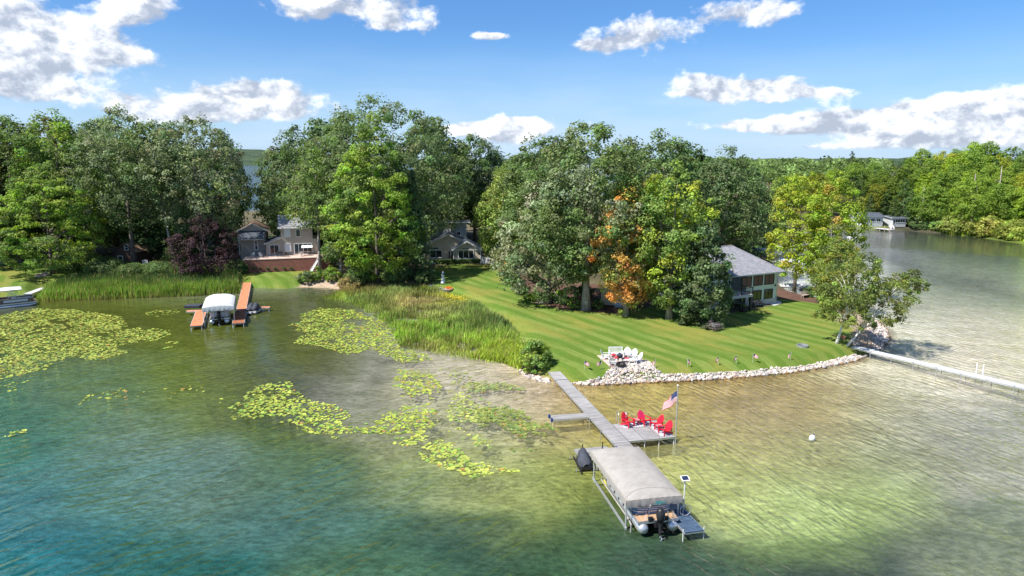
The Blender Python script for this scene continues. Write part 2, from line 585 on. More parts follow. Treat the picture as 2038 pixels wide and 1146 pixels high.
M = dict(
    leaf=leaf_mat('leaf'), needle=leaf_mat('needle', 0.25, 0.6, 0.2, 1.1), reed=leaf_mat('reed_blade', 0.4, 0.6, 0.15, 1.2), pad=leaf_mat('pad_leaf', 0.12, 0.4, 0.4, .72),
    bark=mat('bark', (.16, .13, .11), .9, .35, 2.5, bump=.8, stretch=(2, 2, .4)),
    bark_pale=mat('pale_bark', (.34, .29, .25), .9, .3, 2.5, bump=.7, stretch=(2, 2, .4)),
    birch=mat('birch_bark', (.62, .58, .52), .8, .3, 3.0, bump=.3, stretch=(.6, .6, 4), c2=(.74, .72, .68)),
    stone=mat('fieldstone', (.47, .44, .41), .85, .22, 5.0, bump=.5, objcol=True, attr=True),
    alu=mat('aluminium', (.62, .63, .64), .38, .08, 6.0, metal=.75),
    galv=mat('galvanised_steel', (.42, .43, .44), .5, .15, 6.0, metal=.6),
    white=mat('white_paint', (.70, .70, .69), .5, .05, 4.0),
    whiteplastic=mat('white_plastic', (.66, .66, .66), .4, .05, 4.0),
    red=mat('red_plastic', (.62, .014, .035), .45, .18, 3.0),
    redtable=mat('faded_red_plastic', (.66, .20, .24), .5, .15, 3.0),
    pink=mat('sunfaded_red_plastic', (.70, .03, .12), .45, .15, 3.0),
    greywood=mat('weathered_deck_board', (.22, .21, .205), .85, .3, 1.6, bump=.4, stretch=(.5, 3, 3), c2=(.33, .32, .315), objcol=True),
    greyframe=mat('dock_frame', (.47, .46, .45), .7, .15, 3.0),
    orangewood=mat('cedar_board', (.50, .17, .075), .75, .25, 2.0, bump=.35, c2=(.62, .25, .13), objcol=True),
    canvas=mat('tan_canvas', (.28, .26, .235), .9, .10, 2.0, bump=.25, bscale=3.0, c2=(.33, .31, .285)),
    canvaswhite=mat('white_canvas', (.62, .64, .64), .85, .08, 2.0, bump=.2, bscale=3.0),
    seam=mat('canvas_seam', (.28, .24, .20), .9, .1, 5.0),
    teal=mat('teal_emblem', (.09, .33, .32), .7, .2, 9.0),
    black=mat('black_plastic', (.018, .018, .02), .4, .3, 5.0),
    cover=mat('dark_boat_cover', (.045, .05, .065), .75, .3, 3.0, bump=.4),
    navy=mat('navy_mat', (.05, .085, .14), .8, .25, 4.0, bump=.3),
    bluebumper=mat('blue_bumper', (.02, .05, .20), .5, .2, 4.0),
    hullblue=banded('blue_striped_panel', (.05, .13, .28), (.62, .65, .68), .16, 2, .35, .38, .1, 0.2),
    hullwhite=mat('boat_side_white', (.66, .69, .73), .3, .06, 3.0),
    hulltan=mat('boat_side_brown', (.16, .11, .09), .4, .15, 3.0),
    teak=banded('teak_decking', (.42, .27, .16), (.13, .08, .05), .12, 0, .6, .2, .15, .4),
    yellow=mat('yellow_bunk', (.62, .50, .07), .6, .15, 4.0),
    flagred=mat('flag_red', (.50, .02, .05), .8, .1, 5.0), flagwhite=mat('flag_white', (.74, .73, .72), .8, .06, 5.0), flagblue=mat('flag_blue', (.018, .03, .13), .8, .1, 5.0),
    rug=banded('striped_rug', (.52, .56, .60), (.02, .04, .09), .22, 0, .95, .45, .1, .2),
    glass=glass_mat('window_glass'),
    glassgreen=glass_mat('lawn_facing_glass', (.06, .065, .02), .12),
    blind=banded('wooden_blind', (.17, .085, .065), (.05, .03, .03), .09, 2, .6, .25, .15, .3),
    darkframe=mat('dark_bronze_frame', (.03, .026, .024), .5, .2, 4.0),
    blindwhite=banded('white_blind', (.66, .70, .74), (.45, .48, .52), .1, 2, .6, .2, .05, .2),
    sidinggreen=banded('sage_lap_siding', (.66, .72, .64), (.44, .49, .44), .18, 2, .7, .1, .06),
    sidinggrey=banded('grey_lap_siding', (.42, .38, .33), (.25, .22, .19), .18, 2, .75, .1, .06),
    sidingtan=bricked('tan_shake_siding', (.56, .47, .36), (.64, .54, .43), (.33, .27, .21), .24, .2),
    sidingpale=banded('pale_grey_siding', (.52, .54, .55), (.34, .35, .36), .18, 2, .7, .1, .06),
    sidingbrown=banded('brown_board_siding', (.085, .048, .038), (.03, .018, .015), .2, 2, .8, .12, .15),
    sidingcream=banded('cream_board_siding', (.58, .50, .37), (.40, .33, .24), .3, 0, .75, .06, .06),
    stonewall=bricked('ledge_stone', (.55, .53, .49), (.42, .40, .37), (.25, .24, .22), .5, .22, .9, .015),
    shingle=bricked('blue_grey_shingle', (.21, .225, .26), (.33, .315, .32), (.12, .12, .14), .32, .10),
    shingledark=bricked('dark_slate_shingle', (.055, .068, .09), (.09, .105, .13), (.03, .034, .042), .32, .10),
    shinglebrown=bricked('brown_shingle', (.34, .20, .12), (.42, .27, .17), (.16, .09, .06), .32, .10),
    block=bricked('red_block_wall', (.30, .11, .08), (.38, .15, .11), (.12, .05, .04), .45, .19, .9, .02, 1.0),
    paver=bricked('pink_paver', (.46, .33, .28), (.52, .40, .34), (.3, .23, .2), .22, .11),
    concrete=mat('pale_concrete', (.56, .57, .60), .85, .1, 1.5, bump=.15),
    iron=mat('dark_iron', (.035, .033, .033), .55, .3, 5.0, metal=.3),
    cushion=mat('red_cushion', (.55, .04, .06), .9, .15, 4.0),
    chrome=mat('polished_steel', (.72, .73, .74), .22, .05, 5.0, metal=.9),
    solar=mat('solar_cell', (.02, .03, .07), .2, .2, 9.0),
    tarpaulin=mat('pale_tarpaulin', (.62, .63, .66), .7, .12, 2.0, bump=.3),
    log=mat('log_end', (.36, .30, .25), .9, .25, 4.0, bump=.6),
    flower=mat('orange_flower', (.70, .22, .03), .8, .3, 6.0),
    purple=mat('purple_flower', (.35, .22, .42), .8, .3, 6.0),
    yellowflower=mat('yellow_flower', (.62, .50, .04), .8, .2, 6.0),
    terracotta=mat('terracotta', (.42, .18, .11), .8, .15, 4.0),
    bluewater=mat('kayak_shell', (.12, .30, .42), .35, .15, 3.0),
    redkayak=mat('red_kayak_shell', (.5, .10, .05), .35, .15, 3.0),
)
# ------------------------------------------------------------------ the shape of the land
def PX(lst, z=0.0):
    return np.array([P(a, b, z)[:2] for a, b in lst])


SHORE = [(-420, 606), (-100, 597), (0, 592), (70, 585), (90, 572), (150, 566), (300, 563), (470, 566), (490, 572), (560, 575), (600, 572), (650, 573), (690, 579),
         (760, 592), (820, 612), (850, 637), (900, 662), (960, 692), (1010, 717), (1035, 738), (1060, 746), (1095, 756), (1125, 766), (1180, 767), (1250, 764), (1330, 760),
         (1400, 757), (1480, 752), (1560, 745), (1640, 733), (1700, 719), (1728, 707), (1758, 692), (1772, 674), (1768, 656), (1745, 638), (1710, 620), (1660, 604), (1610, 595),
         (1575, 584), (1553, 566), (1545, 540), (1535, 510), (1545, 490), (1580, 474), (1640, 463), (1700, 456), (1760, 459), (1830, 459), (1870, 463), (1920, 468), (1980, 474),
         (2038, 483), (2200, 500)]
LAND = np.vstack([PX(SHORE), [(210, 150), (420, 130), (1500, 300), (1500, 1100), (330, 1100), (120, 345), (-40, 310), (-150, 275), (-320, 250), (-460, 110)]])
MARSH = PX([(640, 592), (690, 572), (790, 572), (865, 577), (945, 607), (1012, 650), (1048, 690), (1035, 730), (1000, 722), (930, 715), (850, 702), (795, 690), (770, 645), (700, 605)])


def height(X, Y):
    X = np.asarray(X, float); Y = np.asarray(Y, float)
    s = sdf(X, Y, LAND)
    z_in = 1.12 * sstep(s, 0.0, 2.9) + 0.018 * np.clip(s - 12, 0, 60) + 0.10 * (vnoise(X, Y, 9.0, 3) - .5) * sstep(s, 2, 8)
    z_in += np.where(X > 45, np.clip((Y - 205) * 0.05, 0, 9.0), 0.0)
    mm = sdf(X, Y, MARSH)
    z_in = z_in + (0.14 - z_in) * sstep(mm, -2.0, 1.0)
    a = -s
    z_out = -np.minimum(0.04 + 0.075 * a - 0.0006 * np.minimum(a, 50) ** 2 * 0.6, 5.0) - np.clip(a - 18, 0, 60) * 0.03
    z_out += 0.10 * (vnoise(X, Y, 3.0, 5) - .5) * sstep(a, .5, 3)
    far = sstep(Y + 0.15 * X, 2250, 2420)
    return np.where(s > 0, z_in, z_out + (2.0 - z_out) * far)


def gz(x, y):
    return float(height(np.array([x]), np.array([y]))[0])


def G(px, py):
    """where the ground (or the water) first shows at a photograph pixel"""
    r_ = ray(px, py)
    t0, t1 = (4.0 - CAM_Z) / r_[2], (0.0 - CAM_Z) / r_[2]
    for n in (60, 30):
        t = np.linspace(t0, t1, n)
        h = np.maximum(height(r_[0] * t, r_[1] * t), 0.0)
        below = CAM_Z + r_[2] * t <= h + 1e-6
        k = int(np.argmax(below)) if below.any() else n - 1
        t0, t1 = t[max(k - 1, 0)], t[k]
    x, y = r_[0] * t1, r_[1] * t1
    return Vector((x, y, max(gz(x, y), 0.0)))


WATERLOOK = [(0, 1135, 0.0120, 0.0946, 0.1009), (160, 980, 0.0386, 0.1101, 0.0996), (50, 1040, 0.0120, 0.0691, 0.0832), (0, 850, 0.0182, 0.0865, 0.0501), (300, 897, 0.0810, 0.1293, 0.1029), (300, 1100, 0.0120, 0.0670, 0.0558), (600, 1000, 0.0368, 0.0885, 0.0758), (800, 1100, 0.0345, 0.0790, 0.0430), (1000, 1050, 0.0120, 0.0309, 0.0312), (1100, 1097, 0.0273, 0.0618, 0.0248), (1150, 1010, 0.0298, 0.0580, 0.0120), (1400, 1110, 0.0226, 0.0501, 0.0319), (1730, 1107, 0.0123, 0.0186, 0.0242), (2000, 1110, 0.1032, 0.1206, 0.0716), (600, 900, 0.0573, 0.0886, 0.0175), (150, 770, 0.0574, 0.0999, 0.0533), (400, 757, 0.0897, 0.1173, 0.0120), (550, 700, 0.0607, 0.0598, 0.0120), (650, 740, 0.0120, 0.0120, 0.0120), (500, 660, 0.0660, 0.0905, 0.0120), (300, 620, 0.0585, 0.0725, 0.0121), (100, 640, 0.0486, 0.0511, 0.0120), (760, 770, 0.0120, 0.0120, 0.0120), (760, 850, 0.0120, 0.0120, 0.0120), (900, 735, 0.4250, 0.4568, 0.3762), (960, 765, 0.5630, 0.4452, 0.5347), (900, 800, 0.2791, 0.3204, 0.1139), (930, 860, 0.3765, 0.4326, 0.2217), (960, 830, 0.4764, 0.4533, 0.3184), (1000, 900, 0.3148, 0.3534, 0.1641), (1040, 930, 0.1871, 0.2433, 0.0427), (860, 860, 0.0429, 0.0667, 0.0120), (1080, 780, 0.2441, 0.1008, 0.0120), (1060, 850, 0.2232, 0.1522, 0.0120), (1020, 740, 0.3989, 0.1584, 0.0594), (1190, 790, 0.2907, 0.2184, 0.0278), (1250, 800, 0.4035, 0.3888, 0.1286), (1120, 930, 0.1611, 0.1609, 0.0120), (1400, 920, 0.4978, 0.4566, 0.1183), (1450, 950, 0.3014, 0.3535, 0.1571), (1560, 960, 0.3199, 0.4204, 0.2116), (1620, 977, 0.4286, 0.5133, 0.2190), (1660, 1010, 0.2541, 0.3428, 0.0833), (1640, 1050, 0.1167, 0.1975, 0.0296), (1500, 1070, 0.0120, 0.0156, 0.0120), (1760, 1000, 0.0813, 0.0614, 0.0752), (1400, 790, 0.4090, 0.2842, 0.1340), (1460, 832, 0.2740, 0.2221, 0.1380), (1500, 860, 0.1878, 0.1635, 0.0743), (1600, 800, 0.3406, 0.2608, 0.0725), (1560, 780, 0.2507, 0.1604, 0.0300), (1750, 767, 0.4486, 0.3863, 0.2013), (1700, 850, 0.3772, 0.3957, 0.2838), (1800, 850, 0.2468, 0.2370, 0.1709), (2000, 895, 0.3681, 0.3624, 0.2991), (1890, 690, 0.7329, 0.6094, 0.5364), (1830, 690, 0.8000, 0.8000, 0.7188), (2000, 810, 0.2756, 0.2560, 0.2644), (1850, 600, 0.3623, 0.3631, 0.2748), (1910, 577, 0.1245, 0.1997, 0.0933), (1900, 540, 0.0194, 0.0547, 0.0120), (1830, 485, 0.0120, 0.0120, 0.0120), (2000, 500, 0.0120, 0.0120, 0.0120), (1740, 470, 0.0120, 0.0120, 0.0120), (1600, 560, 0.8000, 0.8000, 0.8000), (560, 610, 0.0297, 0.0384, 0.0120), (2400, 620, 0.0282, 0.0502, 0.0120), (-200, 800, 0.0152, 0.0638, 0.0165), (-200, 640, 0.0247, 0.0294, 0.0120), (400, 500, 0.8000, 0.8000, 0.8000)]  # photograph pixel, colour of water body and bed there, pale bar partly painted cloud reflection
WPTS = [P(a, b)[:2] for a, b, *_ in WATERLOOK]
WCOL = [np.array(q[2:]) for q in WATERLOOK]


def water_colour(X, Y):
    xx = X + 4.0 * (vnoise(X, Y, 7.0, 11) - .5) + 2.0 * (vnoise(X, Y, 2.5, 12) - .5)
    yy = np.maximum(Y + 5.0 * (vnoise(X, Y, 7.0, 13) - .5) + 2.5 * (vnoise(X, Y, 2.5, 14) - .5), 12.0)
    # blended over distances that grow with range, as far as the survey points are apart
    u, v = xx / yy, 22.0 / yy
    W = np.full(u.shape, 1e-9); A = np.zeros(u.shape + (3,))
    for q, c in zip(WPTS, WCOL):
        d2 = ((u - q[0] / q[1]) / .085) ** 2 + ((v - 22.0 / q[1]) / (.046 * min(1.0, 22.0 / q[1] / .24))) ** 2
        w = np.exp(-.5 * np.minimum(d2, 60)) + 2e-4 / (1 + d2)
        if float(np.mean(c)) > .38: w = w * 2.6      # the pale marl bar, cloud reflection painted into it, is sharply bounded
        W += w; A += w[..., None] * c
    c = A / W[..., None]
    deep = sstep(Y, 262, 300)[..., None] * (X < 140)[..., None]      # the open lake beyond the peninsula
    return c + (np.array([.03, .055, .065]) - c) * deep


def axis(lo, hi, st, far, g=1.13):
    a = list(np.arange(lo, hi + 1e-6, st))
    d, x = st, hi
    while x < far:
        d *= g; x += d; a.append(x)
    d, x, b = st, lo, []
    while x > -far:
        d *= g; x -= d; b.append(x)
    return np.array(b[::-1] + a)


def grid_faces(nx, ny):
    i, j = np.meshgrid(np.arange(nx - 1), np.arange(ny - 1))
    a = (j * nx + i).ravel()
    return np.stack([a, a + 1, a + nx + 1, a + nx], 1)


LAWNS = [PX([(868, 580), (846, 532), (905, 527), (998, 529), (1012, 552), (1022, 577), (1062, 601), (1120, 615), (1240, 626), (1300, 612), (1440, 626), (1556, 604), (1552, 593), (1640, 602), (1690, 632), (1742, 660),
             (1735, 690), (1700, 697), (1560, 722), (1300, 735), (1125, 742), (1090, 740), (1040, 690), (1005, 650), (945, 605)], 1.2),
         PX([(-420, 622), (-420, 545), (0, 527), (120, 538), (182, 542), (180, 562), (90, 572), (70, 588)], 0.9),
         PX([(470, 563), (482, 543), (605, 538), (598, 566), (540, 570)], 0.9)]
MULCH = [PX([(998, 529), (1012, 552), (1022, 577), (1062, 601), (1120, 615), (1240, 626), (1262, 612), (1310, 612), (1345, 605), (1330, 575), (1100, 565)], 1.2),
         PX([(1540, 572), (1552, 593), (1640, 604), (1690, 632), (1700, 622), (1640, 590), (1590, 577)], 1.2)]
BEACH = [PX([(560, 577), (600, 566), (680, 560), (720, 575), (690, 582), (640, 576)], 0.3), PX([(1690, 690), (1765, 690), (1785, 668), (1775, 640), (1720, 628), (1660, 645), (1700, 660)], 0.6)]
FARGRASS = [PX([(1690, 458), (1700, 448), (1745, 448), (1760, 461)], 0.4), PX([(1840, 461), (1920, 470), (2038, 485), (2200, 505), (2200, 480), (1960, 455), (1900, 455)], 0.5)]


def build_ground():
    xs = axis(-100, 72, 0.55, 6000)
    ys = axis(26, 152, 0.55, 6000)
    X, Y = np.meshgrid(xs, ys)
    X, Y = X.ravel(), Y.ravel()
    Z = height(X, Y)
    s = sdf(X, Y, LAND)
    n1 = vnoise(X, Y, 6.0, 1); n2 = vnoise(X, Y, 1.6, 2)
    floor = np.array([.10, .078, .05]) * (0.6 + 0.8 * n1[:, None]) + np.array([.0, .018, 0]) * n2[:, None]
    c = floor
    lawnm = np.zeros(len(X))
    for q in LAWNS:
        lawnm = np.maximum(lawnm, sstep(sdf(X, Y, q), -.35, .35))
    lawn = np.array([.118, .176, .029])
    c = c + (lawn - c) * lawnm[:, None]
    for q, col in [(b, (.105, .06, .045)) for b in MULCH] + [(b, (.33, .25, .18)) for b in BEACH] + [(b, (.16, .22, .03)) for b in FARGRASS] + [(MARSH, (.085, .085, .035))]:
        m = sstep(sdf(X, Y, q), -.3, .4)[:, None]
        lawnm *= (1 - m[:, 0])
        c = c + (np.array(col) * (0.8 + .4 * n2[:, None]) - c) * m
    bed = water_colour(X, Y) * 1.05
    # rusty gravel just under the waterline of the stone bank
    rust = np.exp(-((s + .25) / .4) ** 2) * sstep(X, 2, 6) * sstep(Y, 100, 85)
    bed = bed + (np.array([.30, .17, .06]) - bed) * (rust * .75)[:, None]
    w = sstep(s, -.15, .25)[:, None]
    col = bed * (1 - w) + c * w
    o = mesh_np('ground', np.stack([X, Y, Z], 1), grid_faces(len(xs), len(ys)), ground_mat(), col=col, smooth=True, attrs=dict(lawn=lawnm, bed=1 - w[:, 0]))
    tag(o, kind='structure')


def ground_mat():
    m = bpy.data.materials.new('ground_surface')
    m.use_nodes = True
    k = NT(m.node_tree)
    pos = k.n('ShaderNodeNewGeometry').outputs['Position']
    c = k.n('ShaderNodeAttribute', attribute_name='col').outputs[0]
    lawn = k.n('ShaderNodeAttribute', attribute_name='lawn').outputs['Fac']
    bed = k.n('ShaderNodeAttribute', attribute_name='bed').outputs['Fac']
    # mowing stripes: grass laid one way, then the other
    ang = math.atan2(-11.3, 7.2)
    pr = k.mapping(pos, rot=-ang)
    sp = k.n('ShaderNodeSeparateXYZ', ins={0: pr})
    wob = k.m('MULTIPLY', k.m('SUBTRACT', k.noise(pos, 0.12, 2.0), .5), 1.6)
    u = k.m('SINE', k.m('MULTIPLY', k.m('ADD', sp.outputs[1], wob), 2 * math.pi / 2.3))
    u2 = k.m('SINE', k.m('MULTIPLY', k.m('ADD', sp.outputs[1], wob), 2 * math.pi / 0.61))
    st = k.m('ADD', k.ss(u, -.5, .5), k.m('MULTIPLY', u2, .16))
    nz = k.noise(pos, 0.16, 4.0, .6)
    fade = k.ss(nz, .3, .62, .25, 1.0)
    lc = k.mix(k.m('MULTIPLY', st, fade), (.72, .82, .7), (1.28, 1.16, 1.6))
    fine = k.noise(k.mapping(pr, scale=(.35, 1.6, 1)), 5.0, 5.0, .75)
    dry = k.noise(k.mapping(pr, scale=(.3, 1, 1), loc=(4, 9, 0)), .28, 4.0, .62)
    lc = k.mix(k.ss(dry, .45, .66, 0, .9), lc, (1.65, 1.1, 1.5))
    lc = k.mix(k.ss(k.noise(pos, .11, 3.0), .5, .7, 0, .5), lc, (.72, .95, .9))
    lc = k.mix(1.0, lc, k.mix(fine, (.45, .48, .45), (1.55, 1.5, 1.5)), 'MULTIPLY')
    lcol = k.mix(1.0, c, lc, 'MULTIPLY')
    # bare soil, litter
    gn = k.noise(pos, 2.2, 6.0, .7)
    soil = k.mix(1.0, c, k.mix(gn, (.4, .4, .4), (1.6, 1.6, 1.6)), 'MULTIPLY')
    # lake bed: weed and pale marl in streaks, fine speckle also paints caustic light
    bw = k.mapping(pos, rot=R(35), scale=(.5, 1.3, 1))
    b1 = k.noise(bw, .32, 6.0, .68, .6)
    b2 = k.noise(bw, 2.2, 6.0, .8)
    bc = k.mix(k.ss(b1, .36, .62), (.66, .65, .48), (1.18, 1.17, 1.2))
    bc = k.mix(1.0, bc, k.mix(k.ss(b2, .35, .65), (.5, .5, .36), (1.5, 1.48, 1.4)), 'MULTIPLY')
    bcol = k.mix(1.0, c, bc, 'MULTIPLY')
    col = k.mix(lawn, soil, lcol)
    col = k.mix(bed, col, bcol)
    b = k.n('ShaderNodeBsdfPrincipled', ins={'Base Color': col, 'Roughness': .95})
    b.inputs['Specular IOR Level'].default_value = 0.1
    bn = k.n('ShaderNodeBump', ins={'Height': k.m('ADD', fine, gn), 'Strength': .5, 'Distance': .06})
    k.put(b.inputs['Normal'], bn.outputs[0])
    k.n('ShaderNodeOutputMaterial', ins={0: b.outputs[0]})
    return m


def water_mat():
    m = bpy.data.materials.new('lake_water')
    m.use_nodes = True
    k = NT(m.node_tree)
    pos = k.n('ShaderNodeNewGeometry').outputs['Position']
    c = k.n('ShaderNodeAttribute', attribute_name='col').outputs[0]
    turb = k.n('ShaderNodeAttribute', attribute_name='turbid').outputs['Fac']
    calm = k.n('ShaderNodeAttribute', attribute_name='calm').outputs['Fac']
    sx = k.n('ShaderNodeSeparateXYZ', ins={0: pos})
    side = k.ss(k.m('ADD', sx.outputs[0], k.m('MULTIPLY', sx.outputs[1], -.05)), -8, 12)
    wv = []
    for ang, lam, hs in ((math.atan2(9.5, 8.6), 1.35, 1.9), (math.atan2(-13.8, 7.5), .9, 1.1)):
        pr = k.mapping(pos, rot=-ang)
        ps = k.n('ShaderNodeSeparateXYZ', ins={0: pr})
        warp = k.m('MULTIPLY', k.m('SUBTRACT', k.noise(k.mapping(pr, scale=(.16, .3, 1)), 1.0, 3.0, .55), .5), 3.6)
        s1 = k.m('SINE', k.m('MULTIPLY', k.m('ADD', ps.outputs[1], warp), 2 * math.pi / lam))
        warp2 = k.m('MULTIPLY', k.m('SUBTRACT', k.noise(k.mapping(pr, scale=(.35, .5, 1), loc=(7, 3, 0)), 1.0, 2.0, .5), .5), 2.4)
        s2 = k.m('SINE', k.m('MULTIPLY', k.m('ADD', k.m('ADD', ps.outputs[1], k.m('MULTIPLY', ps.outputs[0], .3)), warp2), 2 * math.pi / (lam * .52)))
        amp = k.ss(k.noise(k.mapping(pr, scale=(.2, .45, 1), loc=(2, 5, 0)), 1.0, 2.0), .32, .62, .12, 1.0)
        chop = k.noise(k.mapping(pr, scale=(1.1, 2.6, 1)), 1.0, 3.0, .65, .3)
        wv.append(k.m('ADD', k.m('MULTIPLY', k.m('ADD', k.m('MULTIPLY', s1, .030 * hs), k.m('MULTIPLY', s2, .013 * hs)), amp), k.m('MULTIPLY', chop, .11)))
    mx = k.n('ShaderNodeMix', data_type='FLOAT', ins={0: side, 2: wv[0], 3: wv[1]}).outputs[0]
    fine = k.noise(pos, 5.0, 3.0, .65, .3)
    hgt = k.m('ADD', mx, k.m('MULTIPLY', fine, .035))
    gust = k.noise(pos, .06, 3.0, .5)
    stren = k.m('MULTIPLY', k.m('SUBTRACT', 1.0, k.m('MULTIPLY', calm, .86)), k.ss(gust, .3, .7, .7, 1.1))
    bn = k.n('ShaderNodeBump', ins={'Height': hgt, 'Strength': stren, 'Distance': 1.15})
    # silt and weed colour the water body; the finer noise also paints caustic light
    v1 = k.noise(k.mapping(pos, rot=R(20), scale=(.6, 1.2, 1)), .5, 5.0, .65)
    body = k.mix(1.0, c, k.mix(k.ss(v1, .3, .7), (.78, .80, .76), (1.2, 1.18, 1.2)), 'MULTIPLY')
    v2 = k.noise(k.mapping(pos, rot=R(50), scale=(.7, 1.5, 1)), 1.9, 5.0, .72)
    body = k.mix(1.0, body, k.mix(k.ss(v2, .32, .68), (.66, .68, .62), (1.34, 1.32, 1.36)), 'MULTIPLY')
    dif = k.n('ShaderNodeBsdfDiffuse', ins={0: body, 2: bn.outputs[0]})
    tra = k.n('ShaderNodeBsdfTransparent', ins={0: (.93, .965, .93)})
    inner = k.n('ShaderNodeMixShader', ins={0: turb, 1: tra.outputs[0], 2: dif.outputs[0]})
    glo = k.n('ShaderNodeBsdfGlossy', ins={0: (1, 1, 1), 1: .07, 'Normal': bn.outputs[0]})
    fr = k.n('ShaderNodeFresnel', ins={0: 1.333, 1: bn.outputs[0]})
    sh = k.n('ShaderNodeMixShader', ins={0: fr.outputs[0], 1: inner.outputs[0], 2: glo.outputs[0]})
    k.n('ShaderNodeOutputMaterial', ins={0: sh.outputs[0]})
    return m


def build_water():
    xs = axis(-100, 72, 0.9, 6200, 1.16)
    ys = axis(24, 152, 0.9, 6200, 1.16)
    X, Y = np.meshgrid(xs, ys)
    X, Y = X.ravel(), Y.ravel()
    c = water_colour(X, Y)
    lum = c @ np.array([.3, .6, .1])
    s = -sdf(X, Y, LAND)
    turb = 1.0 - 0.68 * sstep(lum, .12, .28)
    turb = np.maximum(turb, sstep(s, 26, 45) * .9)
    turb *= sstep(s, -.5, 3.0) * .8 + .2
    bay = PX([(-300, 760), (0, 735), (250, 705), (420, 720), (560, 760), (720, 820), (860, 800), (900, 720), (780, 560), (-300, 540)])
    calm = sstep(sdf(X, Y, bay), -6, 5)
    calm = np.maximum(calm, sstep(sdf(X, Y, PX([(1690, 440), (1690, 492), (1850, 500), (2300, 540), (2300, 470)])), -4, 4))
    calm = np.maximum(calm, .35 * sstep(sdf(X, Y, PX([(860, 710), (850, 900), (1000, 960), (1110, 900), (1200, 800), (1100, 740)])), -2, 4))
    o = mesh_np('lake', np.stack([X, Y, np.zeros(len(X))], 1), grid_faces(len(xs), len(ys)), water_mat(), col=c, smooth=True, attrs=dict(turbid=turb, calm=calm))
    tag(o, kind='structure')


def build_hills():
    V = []; F = []
    n = 260; rows = 9
    az = np.linspace(-1.25, 1.25, n)
    prof = np.array([0, .35, .7, .92, 1.0, 1.0, .9, .5, -.2])
    dist = np.linspace(2350, 3600, rows)
    hh = 7 + 40 * sstep(-az, .12, .35) + 12 * vnoise(az * 10, az * 0, 1.3, 21) + 7 * vnoise(az * 40, az * 0, 1.0, 22)
    for r_ in range(rows):
        jit = 5.0 * (np.random.default_rng(r_).random(n) - .3)
        V.append(np.stack([np.sin(az) * dist[r_] * 1.15, np.cos(az) * dist[r_], hh * prof[r_] + jit * (prof[r_] > .3)], 1))
    m = mat('forested_hill', (.035, .06, .025), .95, .4, .02, bump=1.0, bscale=.08)
    o = mesh_np('hills', np.vstack(V), grid_faces(n, rows), m, smooth=False)
    tag(o, kind='structure')


build_ground()
build_water()
build_hills()
# ------------------------------------------------------------------ plants
OAK = [(0, .42), (.12, .78), (.3, .98), (.55, 1), (.75, .82), (.9, .52), (1, .14)]
DOME = [(0, .6), (.12, .92), (.3, 1), (.55, .93), (.75, .72), (.9, .42), (1, .1)]
MAPLE = [(0, .45), (.12, .86), (.3, 1), (.5, .88), (.7, .62), (.87, .34), (1, .06)]
COLUMN = [(0, .5), (.15, .85), (.4, 1), (.7, .9), (.88, .6), (1, .12)]
CONE = [(0, .8), (.1, 1), (.5, .6), (.8, .27), (1, .03)]
BALL = [(0, .7), (.2, .95), (.5, 1), (.8, .7), (1, .2)]


def unit(a):
    return a / (np.linalg.norm(a, axis=-1, keepdims=True) + 1e-9)


def leaf_quads(pos, nrm, size, aspect, g, kink=0.0):
    """diamond leaves: positions, normals, sizes -> verts, quads"""
    n = len(pos)
    t = unit(np.cross(nrm, unit(g.normal(size=(n, 3)))))
    b = np.cross(nrm, t)
    s = size[:, None] if np.ndim(size) else np.full((n, 1), size)
    a1 = t * s * .5; a2 = b * s * .5 * aspect
    V = np.stack([pos + a1, pos + a2 + nrm * s * kink, pos - a1, pos - a2 + nrm * s * kink], 1).reshape(-1, 3)
    F = np.arange(n * 4).reshape(n, 4)
    return V, F


def clump_centres(g, n, W, z0, z1, prof, inner=.22, lobes=.3, depth=1.0):
    ts = np.array([p[0] for p in prof]); rs = np.array([p[1] for p in prof])
    grid = np.linspace(0, 1, 80)
    rad = np.interp(grid, ts, rs)
    cdf = np.cumsum(rad + .12); cdf /= cdf[-1]
    t = np.interp(g.random(n), cdf, grid)
    a = g.random(n) * 2 * np.pi
    k = g.integers(0, 1000)
    lob = 1 + lobes * (vnoise(a * 2.2 + 50, t * 6 + 9, 1.0, k % 97) - .55) + lobes * .8 * (vnoise(np.cos(a) * 4 + 20, np.sin(a) * 4 + t * 11 + 20, 1.0, k % 89) - .5)
    sh = np.where(g.random(n) < inner, np.sqrt(g.random(n)) * .85, 1 - np.abs(g.normal(0, .10, n)))
    r_ = np.interp(t, ts, rs) * W * lob * sh
    z = z0 + (z1 - z0) * (t + .03 * g.normal(size=n))
    return np.stack([np.cos(a) * r_, np.sin(a) * r_ * depth, z], 1), t, a


